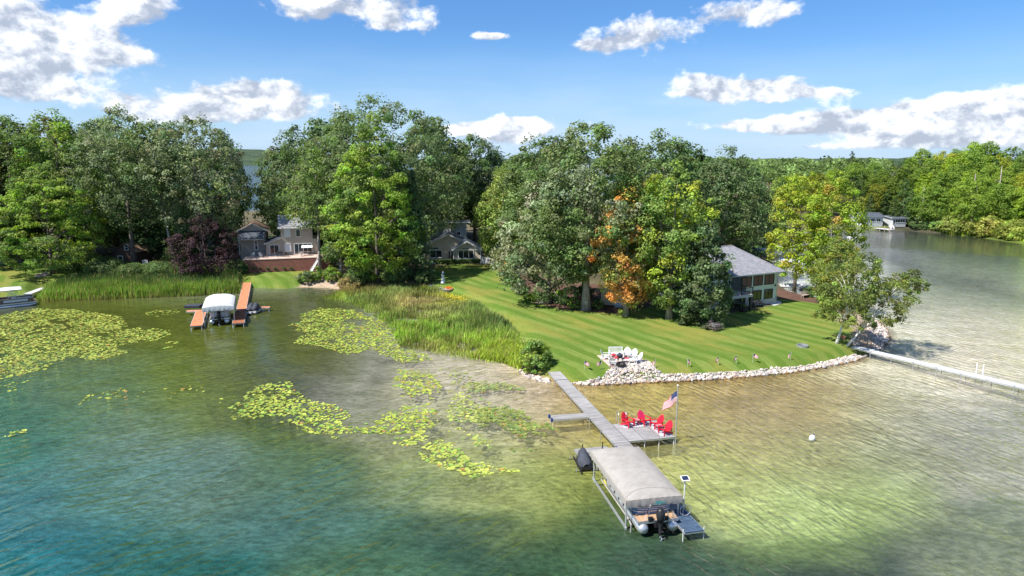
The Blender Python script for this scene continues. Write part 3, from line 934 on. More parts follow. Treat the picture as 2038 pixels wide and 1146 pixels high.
def leafy_mesh(seed, H, W, z0, prof, base, alt=None, altp=.0, nc=300, cr=1.1, nl=42, leaf=.42, flat=.75, inner=.22, lobes=.3, jit=.16, depth=1.0, lean=(0, 0), drop=.0, altz=None, up=.35):
    g = np.random.default_rng(seed)
    nl = int(nl * 1.45); leaf = leaf * .82
    C, t, a = clump_centres(g, nc, W, z0, H - cr * .5, prof, inner, lobes, depth)
    C[:, 0] += lean[0] * t; C[:, 1] += lean[1] * t
    if drop:
        keep = vnoise(C[:, 0] + 60 + C[:, 1] * .6, C[:, 2] + 40, cr * 2.0, seed % 71) > drop
        C = C[keep]; t = t[keep]
    n = len(C)
    cc = np.tile(np.array(base, float), (n, 1))
    if alt is not None:
        f = vnoise(C[:, 0] + 80, C[:, 2] * 1.1 + C[:, 1] + 80, W * .55, seed % 53)
        thr = 1 - altp
        q = sstep(f + .25 * g.normal(size=n) * .5, thr - .15, thr + .15)
        if altz:
            q = q * sstep(t, *altz)
        cc = cc + (np.array(alt) - cc) * q[:, None]
    cc *= (1 + jit * g.normal(size=(n, 1))).clip(.5, 1.7)
    cc *= 1 + .07 * g.normal(size=(n, 3))
    R_ = cr * g.uniform(.5, 1.45, n)
    d = unit(g.normal(size=(n, nl, 3)) + np.array([0, 0, .35]))
    ctr = np.array([0, 0, (z0 + H) * .45])
    outw = unit(C - ctr)
    rad = R_[:, None, None] * (.45 + .6 * g.random((n, nl, 1)))
    off = d * rad * np.array([1, 1, flat])
    pos = (C[:, None] + off).reshape(-1, 3)
    nrm = unit(d * .8 + outw[:, None] * .45 + np.array([0, 0, up]) + g.normal(size=d.shape) * .5).reshape(-1, 3)
    size = leaf * g.uniform(.5, 1.5, n * nl)
    V, F = leaf_quads(pos, nrm, size, .72, g, -.08)
    lc = np.repeat(cc, nl, 0) * (1 + .17 * g.normal(size=(n * nl, 1))).clip(.4, 1.8)
    col = np.repeat(lc, 4, 0).clip(.004, .9)
    return V, F, col, C


def trunk_mb(g, H, r0, C, z0, nlimb=14, lean=(0, 0), top=.8, fork=0):
    mb = MB()
    ph = g.random() * 6
    pts = []
    for i in range(7):
        f = i / 6
        w = .25 * math.sin(ph + f * 4) * f
        pts.append((lean[0] * f * top + w, lean[1] * f * top + w * .5, -.25 + (H * top + .25) * f))
    rs = [r0 * 1.45] + [r0 * (1 - .85 * (i / 6)) for i in range(1, 7)]
    mb.tube(pts, rs, 8)
    if len(C):
        idx = g.choice(len(C), min(nlimb, len(C)), replace=False)
        for i in idx:
            c = C[i] * .92
            f = min(max((c[2] - (c[2] - z0) * .45 - 1.0) / (H * top), .12), .92)
            s = Vector(pts[0]).lerp(Vector(pts[-1]), f)
            k = min(int(f * 6), 5)
            s = Vector(pts[k]).lerp(Vector(pts[k + 1]), f * 6 - k)
            e = Vector(c)
            mid = s.lerp(e, .5) + Vector((0, 0, .12 * (e - s).length))
            r_ = r0 * (1 - .85 * f) * .5
            mb.tube([s, mid, e], [r_, r_ * .6, r_ * .15], 5)
    return mb


def conifer_mesh(seed, H, R_, z0, base, tip, step=.55, nb=9, per=26, leaf=.42, aspect=.4, droop=.25, pow_=1.0, gap=0.0, thick=.16, jit=.2):
    """whorls of sprays"""
    g = np.random.default_rng(seed)
    pos = []; nrm = []; col = []; tips = []
    z = z0
    while z < H - .2:
        f = (z - z0) / (H - z0)
        L0 = R_ * max(1 - f, .03) ** pow_ * (.55 + .45 * sstep(f, -.05, .12))
        k = max(4, int(nb * (1 - .45 * f)))
        for b in range(k):
            if g.random() < gap: continue
            a = g.random() * 6.283
            L = L0 * g.uniform(.65, 1.12)
            m = max(5, int(per * (L / R_ + .15)))
            u = np.sqrt(g.random(m)) * .93 + .07
            wd = (.12 + .30 * L) * (1 - .55 * u) * g.normal(size=m) * .55
            x = np.cos(a) * u * L - np.sin(a) * wd
            y = np.sin(a) * u * L + np.cos(a) * wd
            zz = z - droop * L * u ** 1.5 + .10 * L * (u > .85) + g.normal(size=m) * thick
            pos.append(np.stack([x, y, zz], 1))
            nn = g.normal(size=(m, 3)) * .45 + np.array([np.cos(a) * .45, np.sin(a) * .45, .85])
            nrm.append(nn)
            bc = (1 + jit * g.normal())
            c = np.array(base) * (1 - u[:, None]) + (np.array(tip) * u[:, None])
            col.append(c * max(bc, .4) * (1 + .18 * g.normal(size=(m, 1))).clip(.4, 1.8))
            tips.append((np.cos(a) * L * .9, np.sin(a) * L * .9, z - droop * L * .8))
        z += step * g.uniform(.75, 1.25) * (1.0 - .35 * f)
    pos = np.concatenate(pos); nrm = unit(np.concatenate(nrm)); col = np.concatenate(col)
    V, F = leaf_quads(pos, nrm, leaf * g.uniform(.6, 1.3, len(pos)), aspect, g, -.05)
    return V, F, np.repeat(col, 4, 0).clip(.003, .9), np.array(tips)


def make_tree(name, loc, label, H, W, cols, prof=OAK, z0=2.5, seed=1, trunk_r=None, bark='bark', group=None, cat='tree', leafm='leaf', nlimb=14, lean=(0, 0), conifer=None, rz=0.0, **kw):
    t = thing(name, loc, rz, label, cat, group)
    if conifer is not None:
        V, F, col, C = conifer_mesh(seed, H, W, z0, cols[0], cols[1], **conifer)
    else:
        alt = cols[1] if len(cols) > 1 else None
        V, F, col, C = leafy_mesh(seed, H, W, z0, prof, cols[0], alt, lean=lean, **kw)
    mesh_np('crown', V, F, M[leafm], t, col=col)
    g = np.random.default_rng(seed + 500)
    trunk_mb(g, H, trunk_r or H * .016, C, z0, nlimb, lean, top=.97 if conifer else .8).build('trunk', M[bark], t, smooth=True)
    return t


def tree_px(name, px, py, ptop, pw, label, cols, **kw):
    """tree whose foot shows at (px,py), its top at row ptop, its crown pw pixels wide"""
    p = G(px, py)
    H = top_z(px, ptop, p.y) - p.z
    W = pw * px_m(p.y, 8) / 2
    if 'lean_px' in kw:
        lx = kw.pop('lean_px') * px_m(p.y, 8)
        kw['lean'] = (lx, 0)
    if 'z0f' in kw:
        kw['z0'] = kw.pop('z0f') * H
    return make_tree(name, p, label, H, W, cols, **kw)


# leaf colours (real-world albedo)
GREYGREEN = (.074, .098, .050); OAKGREEN = (.070, .100, .036); DEEP = (.052, .080, .031); MID = (.080, .118, .032); LIME = (.122, .172, .027)
YELLOWG = (.15, .185, .026); ORANGE = (.33, .18, .06); PURPLE = (.024, .013, .018); SPRUCE = (.030, .058, .030); SPRUCETIP = (.055, .088, .040); PINE = (.045, .080, .026); PINETIP = (.105, .145, .032)
SILVER = (.12, .135, .085)

# --- left of the gap
tree_px('maple_tree', 105, 545, 318, 205, 'bright lime green maple spreading low over the far left lawn', [LIME, MID], altp=.35, prof=MAPLE, z0f=.08, seed=11, nc=330, cr=1.15, nl=46, flat=.42, lobes=.45, jit=.2, leaf=.45, trunk_r=.35)
tree_px('oak_tree', 45, 525, 232, 170, 'tall dark oak at the left edge behind the lime green maple', [OAKGREEN, MID], altp=.3, z0f=.22, seed=12, nc=240, cr=1.35, nl=42, leaf=.5)
tree_px('oak_tree', 140, 524, 226, 150, 'tall mid green oak behind the lime maple and left of the grey-green oaks', [MID, LIME], altp=.25, z0f=.3, seed=13, nc=240, cr=1.3, nl=42, leaf=.5)
tree_px('oak_tree', 268, 531, 215, 195, 'tall grey-green oak with bare lower trunk above the brown shed', [GREYGREEN, SILVER], altp=.35, z0f=.3, seed=14, nc=330, cr=1.3, nl=42, leaf=.46, lobes=.4, drop=.14)
tree_px('oak_tree', 352, 533, 240, 150, 'slim leaning oak with a long pale trunk right of the brown shed', [GREYGREEN, OAKGREEN], altp=.4, z0f=.42, seed=15, nc=190, cr=1.25, nl=42, leaf=.46, drop=.15, bark='bark_pale', trunk_r=.3, lean_px=-40, lobes=.4)
tree_px('oak_tree', 405, 533, 232, 185, 'tall silvery green oak behind the purple-leaved tree', [GREYGREEN, SILVER], altp=.45, z0f=.28, seed=16, nc=330, cr=1.3, nl=42, leaf=.46, lobes=.4, drop=.12)
tree_px('pine_tree', 448, 520, 322, 92, 'dark layered pine beside the gap showing the far lake', [PINE, SPRUCETIP], z0=2, seed=17, conifer=dict(step=.8, nb=8, per=34, droop=.05, pow_=.62, gap=.12, leaf=.55), leafm='needle')
tree_px('purple_maple', 412, 548, 432, 132, 'purple-leaved tree between the cattails and the brick terrace', [PURPLE, (.042, .026, .032)], altp=.4, prof=BALL, z0f=.08, seed=18, nc=170, cr=.85, nl=44, leaf=.34, jit=.28, lobes=.4)
tree_px('maple_tree', 195, 528, 400, 90, 'small leafy tree with slim pale trunk left of the brown shed', [DEEP, OAKGREEN], altp=.4, z0f=.4, seed=19, nc=90, cr=1.0, nl=40, bark='bark_pale', trunk_r=.18, lean_px=-12)
# --- between the gap and the tan house
tree_px('oak_tree', 765, 528, 192, 345, 'largest oak, a broad dark dome rising behind the tall bright maple', [OAKGREEN, GREYGREEN], altp=.4, prof=DOME, z0f=.2, seed=21, nc=620, cr=1.5, nl=46, leaf=.5, lobes=.22, trunk_r=.6)
tree_px('oak_tree', 596, 512, 252, 150, 'dark rounded oak behind the grey house, right of the far lake gap', [DEEP, GREYGREEN], altp=.45, prof=DOME, z0f=.2, seed=22, nc=260, cr=1.35, nl=44, leaf=.5)
tree_px('pine_tree', 637, 541, 298, 150, 'open yellow-green pine with layered boughs in front of the grey house', [PINE, PINETIP], z0f=.38, seed=23, conifer=dict(step=1.0, nb=9, per=46, droop=-.02, pow_=.55, gap=.1, leaf=.55, thick=.22), leafm='needle', trunk_r=.32, bark='bark_pale')
tree_px('maple_tree', 752, 562, 236, 178, 'tall bright green maple in front of the dark dome oak', [MID, LIME], altp=.55, prof=MAPLE, z0f=.07, seed=24, nc=400, cr=1.05, nl=48, leaf=.45, flat=.6, lobes=.4, jit=.2, trunk_r=.36)
tree_px('maple_tree', 680, 552, 470, 70, 'small maple with thick pale trunk beside the terrace shrubs', [MID, DEEP], altp=.4, z0f=.4, seed=25, nc=60, cr=.9, nl=40, bark='bark_pale', trunk_r=.42)
tree_px('spruce_tree', 826, 553, 335, 92, 'dark spruce standing between the bright maple and the tan house', [SPRUCE, SPRUCETIP], z0=.5, seed=26, conifer=dict(step=.5, nb=12, per=30, droop=.3, leaf=.5, pow_=.85), leafm='needle')
tree_px('oak_tree', 945, 480, 266, 145, 'dark green oak rising behind the tan house roof', [DEEP, GREYGREEN], altp=.4, prof=DOME, z0f=.2, seed=27, nc=260, cr=1.35, nl=44, leaf=.5)
tree_px('oak_tree', 872, 478, 290, 90, 'narrow dark oak between the great dome oak and the tan house', [DEEP, OAKGREEN], altp=.4, z0f=.2, seed=28, nc=150, cr=1.3, nl=44, leaf=.5)
tree_px('willow_tree', 1004, 533, 332, 104, 'pale yellow-green feathery tree right of the tan house', [(.115, .15, .04), (.16, .17, .05)], altp=.4, prof=DOME, z0f=.12, seed=29, nc=200, cr=1.1, nl=46, leaf=.4, flat=1.1)
# --- around the cream shed
tree_px('oak_tree', 1093, 603, 335, 205, 'wide leafy oak with silvery leaves over the flower bed edge', [(.075, .105, .045), (.135, .145, .10)], altp=.45, prof=BALL, z0f=.1, seed=30, nc=330, cr=1.0, nl=48, leaf=.4, lobes=.35, jit=.25, trunk_r=.32)
tree_px('oak_tree', 1166, 616, 240, 225, 'tallest oak on the main lawn with a small white tag on its trunk', [OAKGREEN, SILVER], altp=.35, prof=OAK, z0f=.2, seed=31, nc=480, cr=1.15, nl=48, leaf=.42, lobes=.3, jit=.22, trunk_r=.55, bark='bark_pale')
tree_px('maple_tree', 1245, 628, 348, 118, 'orange-tinged maple with leaves turning beside the cream shed', [(.13, .16, .04), ORANGE], altp=.5, prof=COLUMN, z0f=.1, seed=32, nc=200, cr=.95, nl=46, leaf=.38, lobes=.5, jit=.2, trunk_r=.33, bark='bark_pale')
tree_px('maple_tree', 1332, 634, 322, 140, 'yellow-green maple with pale trunk between the orange maple and dark juniper', [MID, YELLOWG], altp=.5, prof=COLUMN, z0f=.12, seed=33, nc=300, cr=.95, nl=48, leaf=.38, lobes=.4, jit=.22, trunk_r=.4, bark='bark_pale')
tree_px('juniper_tree', 1394, 643, 432, 108, 'dense grey-green juniper shaped like a cone before the two-storey house', [(.050, .076, .034), (.085, .115, .055)], altp=.35, prof=[(0, .8), (.15, 1), (.45, .95), (.75, .7), (1, .2)], z0=.5, seed=34, nc=300, cr=.75, nl=50, leaf=.34, jit=.25, trunk_r=.3)
tree_px('oak_tree', 1312, 560, 262, 170, 'dark oak rising behind the orange and yellow maples', [DEEP, OAKGREEN], altp=.5, prof=DOME, z0f=.2, seed=35, nc=300, cr=1.3, nl=44, leaf=.48)
tree_px('oak_tree', 1062, 540, 262, 130, 'dark oak behind the left shoulder of the tallest lawn oak', [DEEP, OAKGREEN], altp=.4, prof=DOME, z0f=.2, seed=36, nc=220, cr=1.35, nl=44, leaf=.5)
tree_px('oak_tree', 1436, 545, 290, 140, 'dark rounded oak behind the juniper and the house roof', [DEEP, GREYGREEN], altp=.45, prof=DOME, z0f=.25, seed=37, nc=240, cr=1.25, nl=44, leaf=.46)
tree_px('pine_tree', 1440, 548, 372, 92, 'thin young pine with pale trunk rising over the blue-grey roof', [PINE, PINETIP], z0f=.4, seed=38, conifer=dict(step=1.0, nb=7, per=30, droop=-.05, pow_=.5, gap=.15, leaf=.5, thick=.2), leafm='needle', bark='bark_pale', trunk_r=.2)
tree_px('pine_tree', 1492, 520, 330, 96, 'black-green pine left of the two behind the hip-roofed house', [SPRUCE, PINE], z0=1, seed=39, conifer=dict(step=.8, nb=10, per=36, droop=.08, pow_=.6, gap=.05, leaf=.6), leafm='needle')
tree_px('pine_tree', 1536, 506, 352, 88, 'black-green pine right of the two behind the hip-roofed house', [SPRUCE, PINETIP], z0=1, seed=40, conifer=dict(step=.8, nb=10, per=36, droop=.08, pow_=.6, gap=.05, leaf=.6), leafm='needle')
# --- right shore
tree_px('maple_tree', 1581, 579, 338, 112, 'yellowing maple nearest the hip-roofed house on the mulch bed', [(.15, .18, .022), (.19, .16, .03)], altp=.22, prof=COLUMN, z0f=.14, seed=41, nc=230, cr=.95, nl=46, leaf=.38, lobes=.45, jit=.2, trunk_r=.26)
tree_px('maple_tree', 1645, 592, 345, 118, 'yellow-green maple with orange top right of the yellowing maple', [(.125, .17, .022), (.19, .14, .034)], altp=.22, altz=(.3, .7), prof=COLUMN, z0f=.12, seed=42, nc=250, cr=.95, nl=46, leaf=.38, lobes=.4, jit=.2, trunk_r=.26)
tree_px('cherry_tree', 1660, 612, 470, 92, 'small dull green tree in front of the yellow maples by the right shore', [(.085, .115, .03), (.14, .14, .03)], altp=.4, prof=BALL, z0f=.15, seed=43, nc=140, cr=.7, nl=46, leaf=.3, lobes=.45, trunk_r=.18)
tree_px('birch_tree', 1664, 683, 502, 118, 'birch with the single white trunk leaning over the mown point', [(.075, .092, .028), (.11, .14, .034)], altp=.35, prof=COLUMN, z0f=.36, seed=44, nc=130, cr=.62, nl=44, leaf=.27, lobes=.5, jit=.25, drop=.2, bark='birch', trunk_r=.15, lean_px=42, nlimb=18)
tree_px('birch_tree', 1684, 687, 538, 140, 'birch with paired white trunks arching over the right stone bank', [(.075, .092, .028), (.12, .145, .036)], altp=.4, prof=BALL, z0f=.28, seed=45, nc=190, cr=.62, nl=44, leaf=.27, lobes=.6, jit=.25, drop=.2, bark='birch', trunk_r=.115, lean_px=118, nlimb=26)

# --- trees filling in behind, seen by their tops
PROTO = {}


def proto(kind):
    if kind in PROTO:
        return PROTO[kind]
    s = len(PROTO) + 70
    par = dict(
        round=lambda: leafy_mesh(s, 20, 7.0, 4, DOME, (1, 1, 1), nc=190, cr=1.6, nl=40, leaf=.62, jit=.22),
        tall=lambda: leafy_mesh(s, 20, 5.2, 3, COLUMN, (1, 1, 1), nc=170, cr=1.4, nl=40, leaf=.58, jit=.22),
        spire=lambda: leafy_mesh(s, 20, 5.6, 2, MAPLE, (1, 1, 1), nc=170, cr=1.35, nl=42, leaf=.58, jit=.22, flat=.5),
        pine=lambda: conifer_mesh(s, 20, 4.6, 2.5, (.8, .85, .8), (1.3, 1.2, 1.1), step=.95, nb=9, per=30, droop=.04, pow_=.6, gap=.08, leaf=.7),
        loose=lambda: leafy_mesh(s, 20, 6.2, 3, BALL, (1, 1, 1), nc=150, cr=1.5, nl=42, leaf=.6, jit=.26, lobes=.5, drop=.15),
    )[kind]()
    V, F, col, C = par
    PROTO[kind] = (V, F, col, C, {})
    return PROTO[kind]


def back_tree(name, x, y, H, Wf, kind, tint, label, group, cat='tree', bark='bark', rz=None):
    V, F, col, C, cache = proto(kind)
    t = thing(name, (x, y, gz(x, y)), random.random() * 6.28 if rz is None else rz, label, cat, group)
    if 'me' not in cache:
        a = mesh_np('crown', V, F, M['needle' if kind == 'pine' else 'leaf'], t, col=col)
        b = trunk_mb(np.random.default_rng(3), 20, .3, C, 3, 10, top=.85).build('trunk', M[bark], t, smooth=True)
        cache['me'] = (a.data, b.data)
    else:
        a = link(bpy.data.objects.new('crown', cache['me'][0]), t)
        b = link(bpy.data.objects.new('trunk', cache['me'][1]), t)
    a.color = (*tint, 1)
    t.scale = (H / 20 * Wf, H / 20 * Wf, H / 20)
    return t


KINDLAB = dict(round='rounded', tall='upright', spire='tapering', pine='layered', loose='loose-crowned')


def back_px(px, ptop, y, kind, tint, Wf, where, group):
    r = ray(px, 573)
    x = r[0] * y / r[1]
    r2 = ray(px, ptop)
    x = r2[0] * y / r2[1]
    H = top_z(px, ptop, y) - gz(x, y)
    shade = 'dark green' if sum(tint) < .19 else ('yellow-green' if tint[0] > .12 else 'mid green')
    lab = ('tall ' if ptop < 322 else 'low ') + '%s %s %s %s' % (shade, KINDLAB[kind], 'conifer' if kind == 'pine' else 'broadleaf tree', where)
    return back_tree('pine_tree' if kind == 'pine' else 'oak_tree', x, y, H, Wf, kind, tint, lab, group)


g0 = np.random.default_rng(42)
BK = [  # px, top row, distance, kind, tint, width factor
    (8, 236, 150, 'round', OAKGREEN, 1.0), (92, 232, 165, 'tall', OAKGREEN, 1.1), (185, 240, 170, 'round', DEEP, 1.0), (232, 246, 160, 'tall', GREYGREEN, 1.0), (325, 246, 165, 'round', GREYGREEN, 1.0), (438, 262, 158, 'round', DEEP, .55),
    (25, 330, 145, 'loose', DEEP, 1.2), (165, 350, 150, 'pine', SPRUCE, 1.3), (300, 330, 150, 'loose', DEEP, 1.2), (375, 340, 150, 'pine', SPRUCE, 1.3), (228, 380, 142, 'pine', PINE, 1.3), (330, 400, 143, 'loose', DEEP, 1.3),
    (430, 300, 150, 'pine', PINE, .8), (566, 290, 158, 'round', DEEP, .7), (640, 240, 165, 'round', GREYGREEN, 1.0), (690, 225, 160, 'tall', OAKGREEN, 1.0), (855, 236, 160, 'round', OAKGREEN, 1.0), (620, 330, 148, 'loose', DEEP, 1.1), (545, 385, 150, 'pine', SPRUCE, .8),
    (905, 300, 182, 'loose', DEEP, 1.0), (985, 300, 170, 'round', GREYGREEN, .9), (1020, 318, 150, 'tall', MID, 1.0), (1030, 400, 140, 'loose', MID, 1.0), (905, 380, 178, 'pine', SPRUCE, 1.1), (955, 385, 180, 'pine', PINE, 1.1),
    (1110, 275, 150, 'round', DEEP, 1.0), (1250, 278, 140, 'round', OAKGREEN, 1.0), (1370, 285, 140, 'round', DEEP, 1.0), (1405, 310, 150, 'tall', DEEP, 1.0), (1475, 318, 150, 'loose', OAKGREEN, 1.0), (1280, 400, 125, 'loose', DEEP, 1.1), (1350, 420, 122, 'loose', DEEP, 1.0), (1400, 380, 130, 'pine', SPRUCE, 1.2),
    (1140, 420, 125, 'loose', DEEP, 1.1), (1060, 420, 128, 'loose', OAKGREEN, 1.1), (1210, 430, 124, 'pine', SPRUCE, 1.3), (1515, 345, 160, 'pine', SPRUCE, 1.1), (1560, 352, 185, 'pine', PINE, 1.1), (1470, 400, 140, 'pine', SPRUCE, 1.2),
    (700, 420, 140, 'loose', DEEP, 1.2), (60, 420, 138, 'pine', SPRUCE, 1.3), (140, 430, 140, 'loose', DEEP, 1.3), (-40, 260, 140, 'round', OAKGREEN, 1.2), (-30, 380, 130, 'loose', DEEP, 1.2), (870, 350, 176, 'loose', DEEP, 1.0),
    (285, 425, 138, 'loose', DEEP, 1.3), (360, 430, 137, 'loose', DEEP, 1.2), (425, 400, 138, 'pine', SPRUCE, 1.2), (462, 390, 146, 'pine', SPRUCE, .8), (220, 330, 150, 'loose', GREYGREEN, 1.1), (600, 420, 146, 'loose', DEEP, 1.2), (660, 350, 150, 'loose', DEEP, 1.2), (800, 420, 140, 'pine', SPRUCE, 1.2), (780, 330, 145, 'loose', DEEP, 1.2),
]
WHERE = [(-99, 50, 'behind the oak at the left edge'), (50, 120, 'behind the lime maple, left side'), (120, 200, 'behind the lime maple, right side'), (200, 262, 'behind the brown shed'), (262, 312, 'just right of the brown shed'), (312, 352, 'behind the slim leaning oak'), (352, 400, 'behind the purple tree, left side'), (400, 436, 'right behind the purple tree'), (436, 480, 'by the far lake gap, left side'),
         (480, 560, 'by the far lake gap, right side'), (560, 630, 'behind the grey house roof'), (630, 672, 'behind the yellow-green layered pine'), (672, 760, 'behind the tall bright maple'), (760, 830, 'behind the bright maple, right side'), (830, 880, 'behind the dark spruce'), (880, 930, 'behind the tan house, left side'), (930, 975, 'behind the tan house, right side'), (975, 1045, 'behind the feathery willow'),
         (1045, 1130, 'behind the wide silvery oak'), (1130, 1200, 'behind the tallest lawn oak'), (1200, 1260, 'behind the cream shed'), (1260, 1320, 'behind the orange-tinged maple'), (1320, 1385, 'behind the yellow-green lawn maple'), (1385, 1440, 'behind the juniper'), (1440, 1500, 'behind the hip roof, left side'), (1500, 1545, 'behind the hip roof, right side'), (1545, 1700, 'behind the yellowing shore maples')]
GRP = [(480, 'trees filling in left of the far lake gap'), (900, 'trees filling in behind the grey house'), (1060, 'trees filling in behind the tan house'), (1460, 'trees filling in behind the lawn oaks'), (9999, 'trees filling in behind the hip-roofed house')]
for px, pt, y, kd, tint, wf in BK:
    w = next(t for a, b, t in WHERE if a <= px < b)
    jt = tuple(c * (1 + .1 * g0.normal()) for c in tint)
    back_px(px, pt, y, kd, jt, wf, w, next(t for a, t in GRP if px < a))

# --- the wood across the right-hand bay
WOODTOP = [(1540, 352), (1600, 350), (1660, 322), (1700, 318), (1760, 322), (1800, 318), (1850, 300), (1900, 292), (1960, 287), (2000, 296), (2060, 300), (2300, 292)]
WT = np.array(WOODTOP, float)
WCOLS = [(1700, 'behind the yellow maples'), (1775, 'above the low white cottage'), (1830, 'above the glazed sunroom'), (1890, 'over the fallen trunk'), (1950, 'left of the olive shrubs'), (2010, 'above the olive shrubs'), (9999, 'by the right edge')]
WROWS = ['at the waterside', 'second from the water', 'midway up the wood', 'high in the wood', 'on the skyline']


def wood_label(kd, tint, px, row):
    what = 'dark layered pine' if kd == 'pine' else ('orange-tinted tree' if tint[0] > .24 else ('bright yellow-green ' if sum(tint) > .3 else 'green ') + KINDLAB[kd] + ' tree')
    return '%s %s %s across the bay' % (what, WROWS[row], next(t for a, t in WCOLS if px < a))


for row, (yd, n, dy) in enumerate([(208, 17, 62), (222, 17, 34), (240, 18, 12), (262, 19, 2), (292, 20, -2)]):
    for i in range(n):
        px = 1690 + (2250 - 1690) * (i + .5 * (row % 2) + g0.uniform(-.3, .3)) / n if row < 2 else 1560 + (2260 - 1560) * (i + g0.uniform(-.3, .3)) / n
        y = yd + g0.uniform(-6, 6) - (px > 1860) * (18 if row < 2 else 8) * min((px - 1860) / 300, 1)
        pt = np.interp(px, WT[:, 0], WT[:, 1]) + dy + g0.uniform(-6, 14)
        if row == 0 and px < 1850:
            pt = max(pt, 372 + g0.uniform(0, 20)); y += 12
        r_ = ray(px, pt); x = r_[0] * y / r_[1]
        if gz(x, y) < .3: continue
        kd = g0.choice(['round', 'spire', 'tall', 'pine', 'loose'], p=[.24, .26, .16, .14, .2])
        if px < 1840 and g0.random() < .45: kd = 'pine'
        tint = {0: LIME, 1: (.15, .21, .022), 2: (.10, .15, .026), 3: (.185, .20, .026)}[int(g0.integers(0, 4))]
        if kd == 'pine': tint = PINE if g0.random() < .7 else (.07, .11, .03)
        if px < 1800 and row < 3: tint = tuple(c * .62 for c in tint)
        if g0.random() < .05 and kd != 'pine': tint = (.26, .13, .05)
        H = top_z(px, pt, y) - gz(x, y)
        nm = 'pine_tree' if kd == 'pine' else 'broadleaf_tree'
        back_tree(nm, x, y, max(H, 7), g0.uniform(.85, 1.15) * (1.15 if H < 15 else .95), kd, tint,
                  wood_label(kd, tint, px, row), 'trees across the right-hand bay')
for px_, y_, pt_, w_ in ((1735, 221, 384, 'in front of the low white cottage'), (1768, 223, 376, 'between the cottage and its sunroom'), (1818, 222, 378, 'right of the glazed sunroom')):
    back_px(px_, pt_, y_, 'pine', (.04, .07, .024), 1.25, w_ + ' on the bay', None)
back_px(1697, 298, 300, 'pine', (.03, .05, .02), .8, 'poking above the skyline across the bay', None)
# dead grey trunk snags at the edge of that wood
for px, py, pt in ((1928, 452, 345), (1978, 452, 330), (1830, 455, 372)):
    p = G(px, py)
    mb = MB(); Hh = top_z(px, pt, p.y) - p.z
    mb.tube([(0, 0, 0), (.2, 0, Hh * .5), (.1, .1, Hh)], [.28, .2, .08], 7)
    t = thing('dead_tree', p, 0, {1928: 'bare grey dead trunk, middle of three at the far wood edge', 1978: 'bare grey dead trunk nearest the right edge of the far wood', 1830: 'bare grey dead trunk just right of the white sunroom cottage'}[px], 'dead tree', 'dead trunks across the bay')
    mb.build('trunk', M['bark_pale'], t, smooth=True)
    b2 = MB()
    for j in range(7):
        zz = Hh * (.45 + .07 * j); a = j * 2.2
        b2.tube([(.15, 0, zz), (math.cos(a) * 1.3, math.sin(a) * 1.3, zz + .9)], [.07, .02], 5)
    b2.build('limb', M['bark_pale'], t)


# distant wood on the low land farther up the bay: reads as one mass
def distant_wood():
    g = np.random.default_rng(5)
    n = 900
    px = g.uniform(1380, 1760, n); y = g.uniform(330, 620, n)
    x = (px - 1019) / FPX * y
    C = np.stack([x, y, 2 + g.uniform(0, 1, n) ** .5 * (18.5 - (y - 330) * .006)], 1)
    nl = 34
    d = unit(g.normal(size=(n, nl, 3)) + [0, 0, .4])
    pos = (C[:, None] + d * np.array([4, 4, 3]) * (.5 + .5 * g.random((n, nl, 1)))).reshape(-1, 3)
    V, F = leaf_quads(pos, unit(d.reshape(-1, 3) + .5 * g.normal(size=(n * nl, 3))), 1.5 * g.uniform(.6, 1.3, n * nl), .8, g)
    cc = np.array(OAKGREEN) * (1 + .25 * g.normal(size=(n, 1))).clip(.5, 1.6) * np.where(g.random((n, 1)) < .3, 1.6, 1.0)
    o = mesh_np('distant_wood', V, F, M['leaf'], col=np.repeat(np.repeat(cc, nl, 0), 4, 0))
    tag(o, kind='stuff')


distant_wood()


# ------------------------------------------------------------------ shrubs
def shrub(name, px, py, w, h, label, col, alt=None, altp=.4, seed=1, leaf=.2, flower=None, group=None, cat='shrub', nc=None):
    p = G(px, py)
    s = px_m(p.y)
    W, H = w * s / 2, h * s
    t = thing(name, p, 0, label, cat, group)
    n = nc or int(20 + 14 * W * H)
    V, F, c, C = leafy_mesh(seed, H, W, .1, BALL, col, alt, altp, nc=n, cr=max(.28, .22 * W), nl=44, leaf=leaf, jit=.2, lobes=.4, inner=.3)
    V[:, 2] = np.maximum(V[:, 2], .02)
    mesh_np('foliage', V, F, M['leaf'], t, col=c)
    mb = MB()
    for j in range(5):
        a = j * 1.3
        mb.tube([(0, 0, -.1), (math.cos(a) * W * .3, math.sin(a) * W * .3, H * .55)], [.05, .02], 5)
    mb.build('stem', M['bark'], t)
    if flower:
        g = np.random.default_rng(seed)
        pick = V[g.choice(len(V), 60)] * 1.03
        fv, ff = leaf_quads(pick, unit(g.normal(size=(60, 3)) + [0, 0, 1]), .26 * np.ones(60), .9, g)
        mesh_np('blossom', fv, ff, M[flower], t, col=np.ones((len(fv), 3)))
    return t


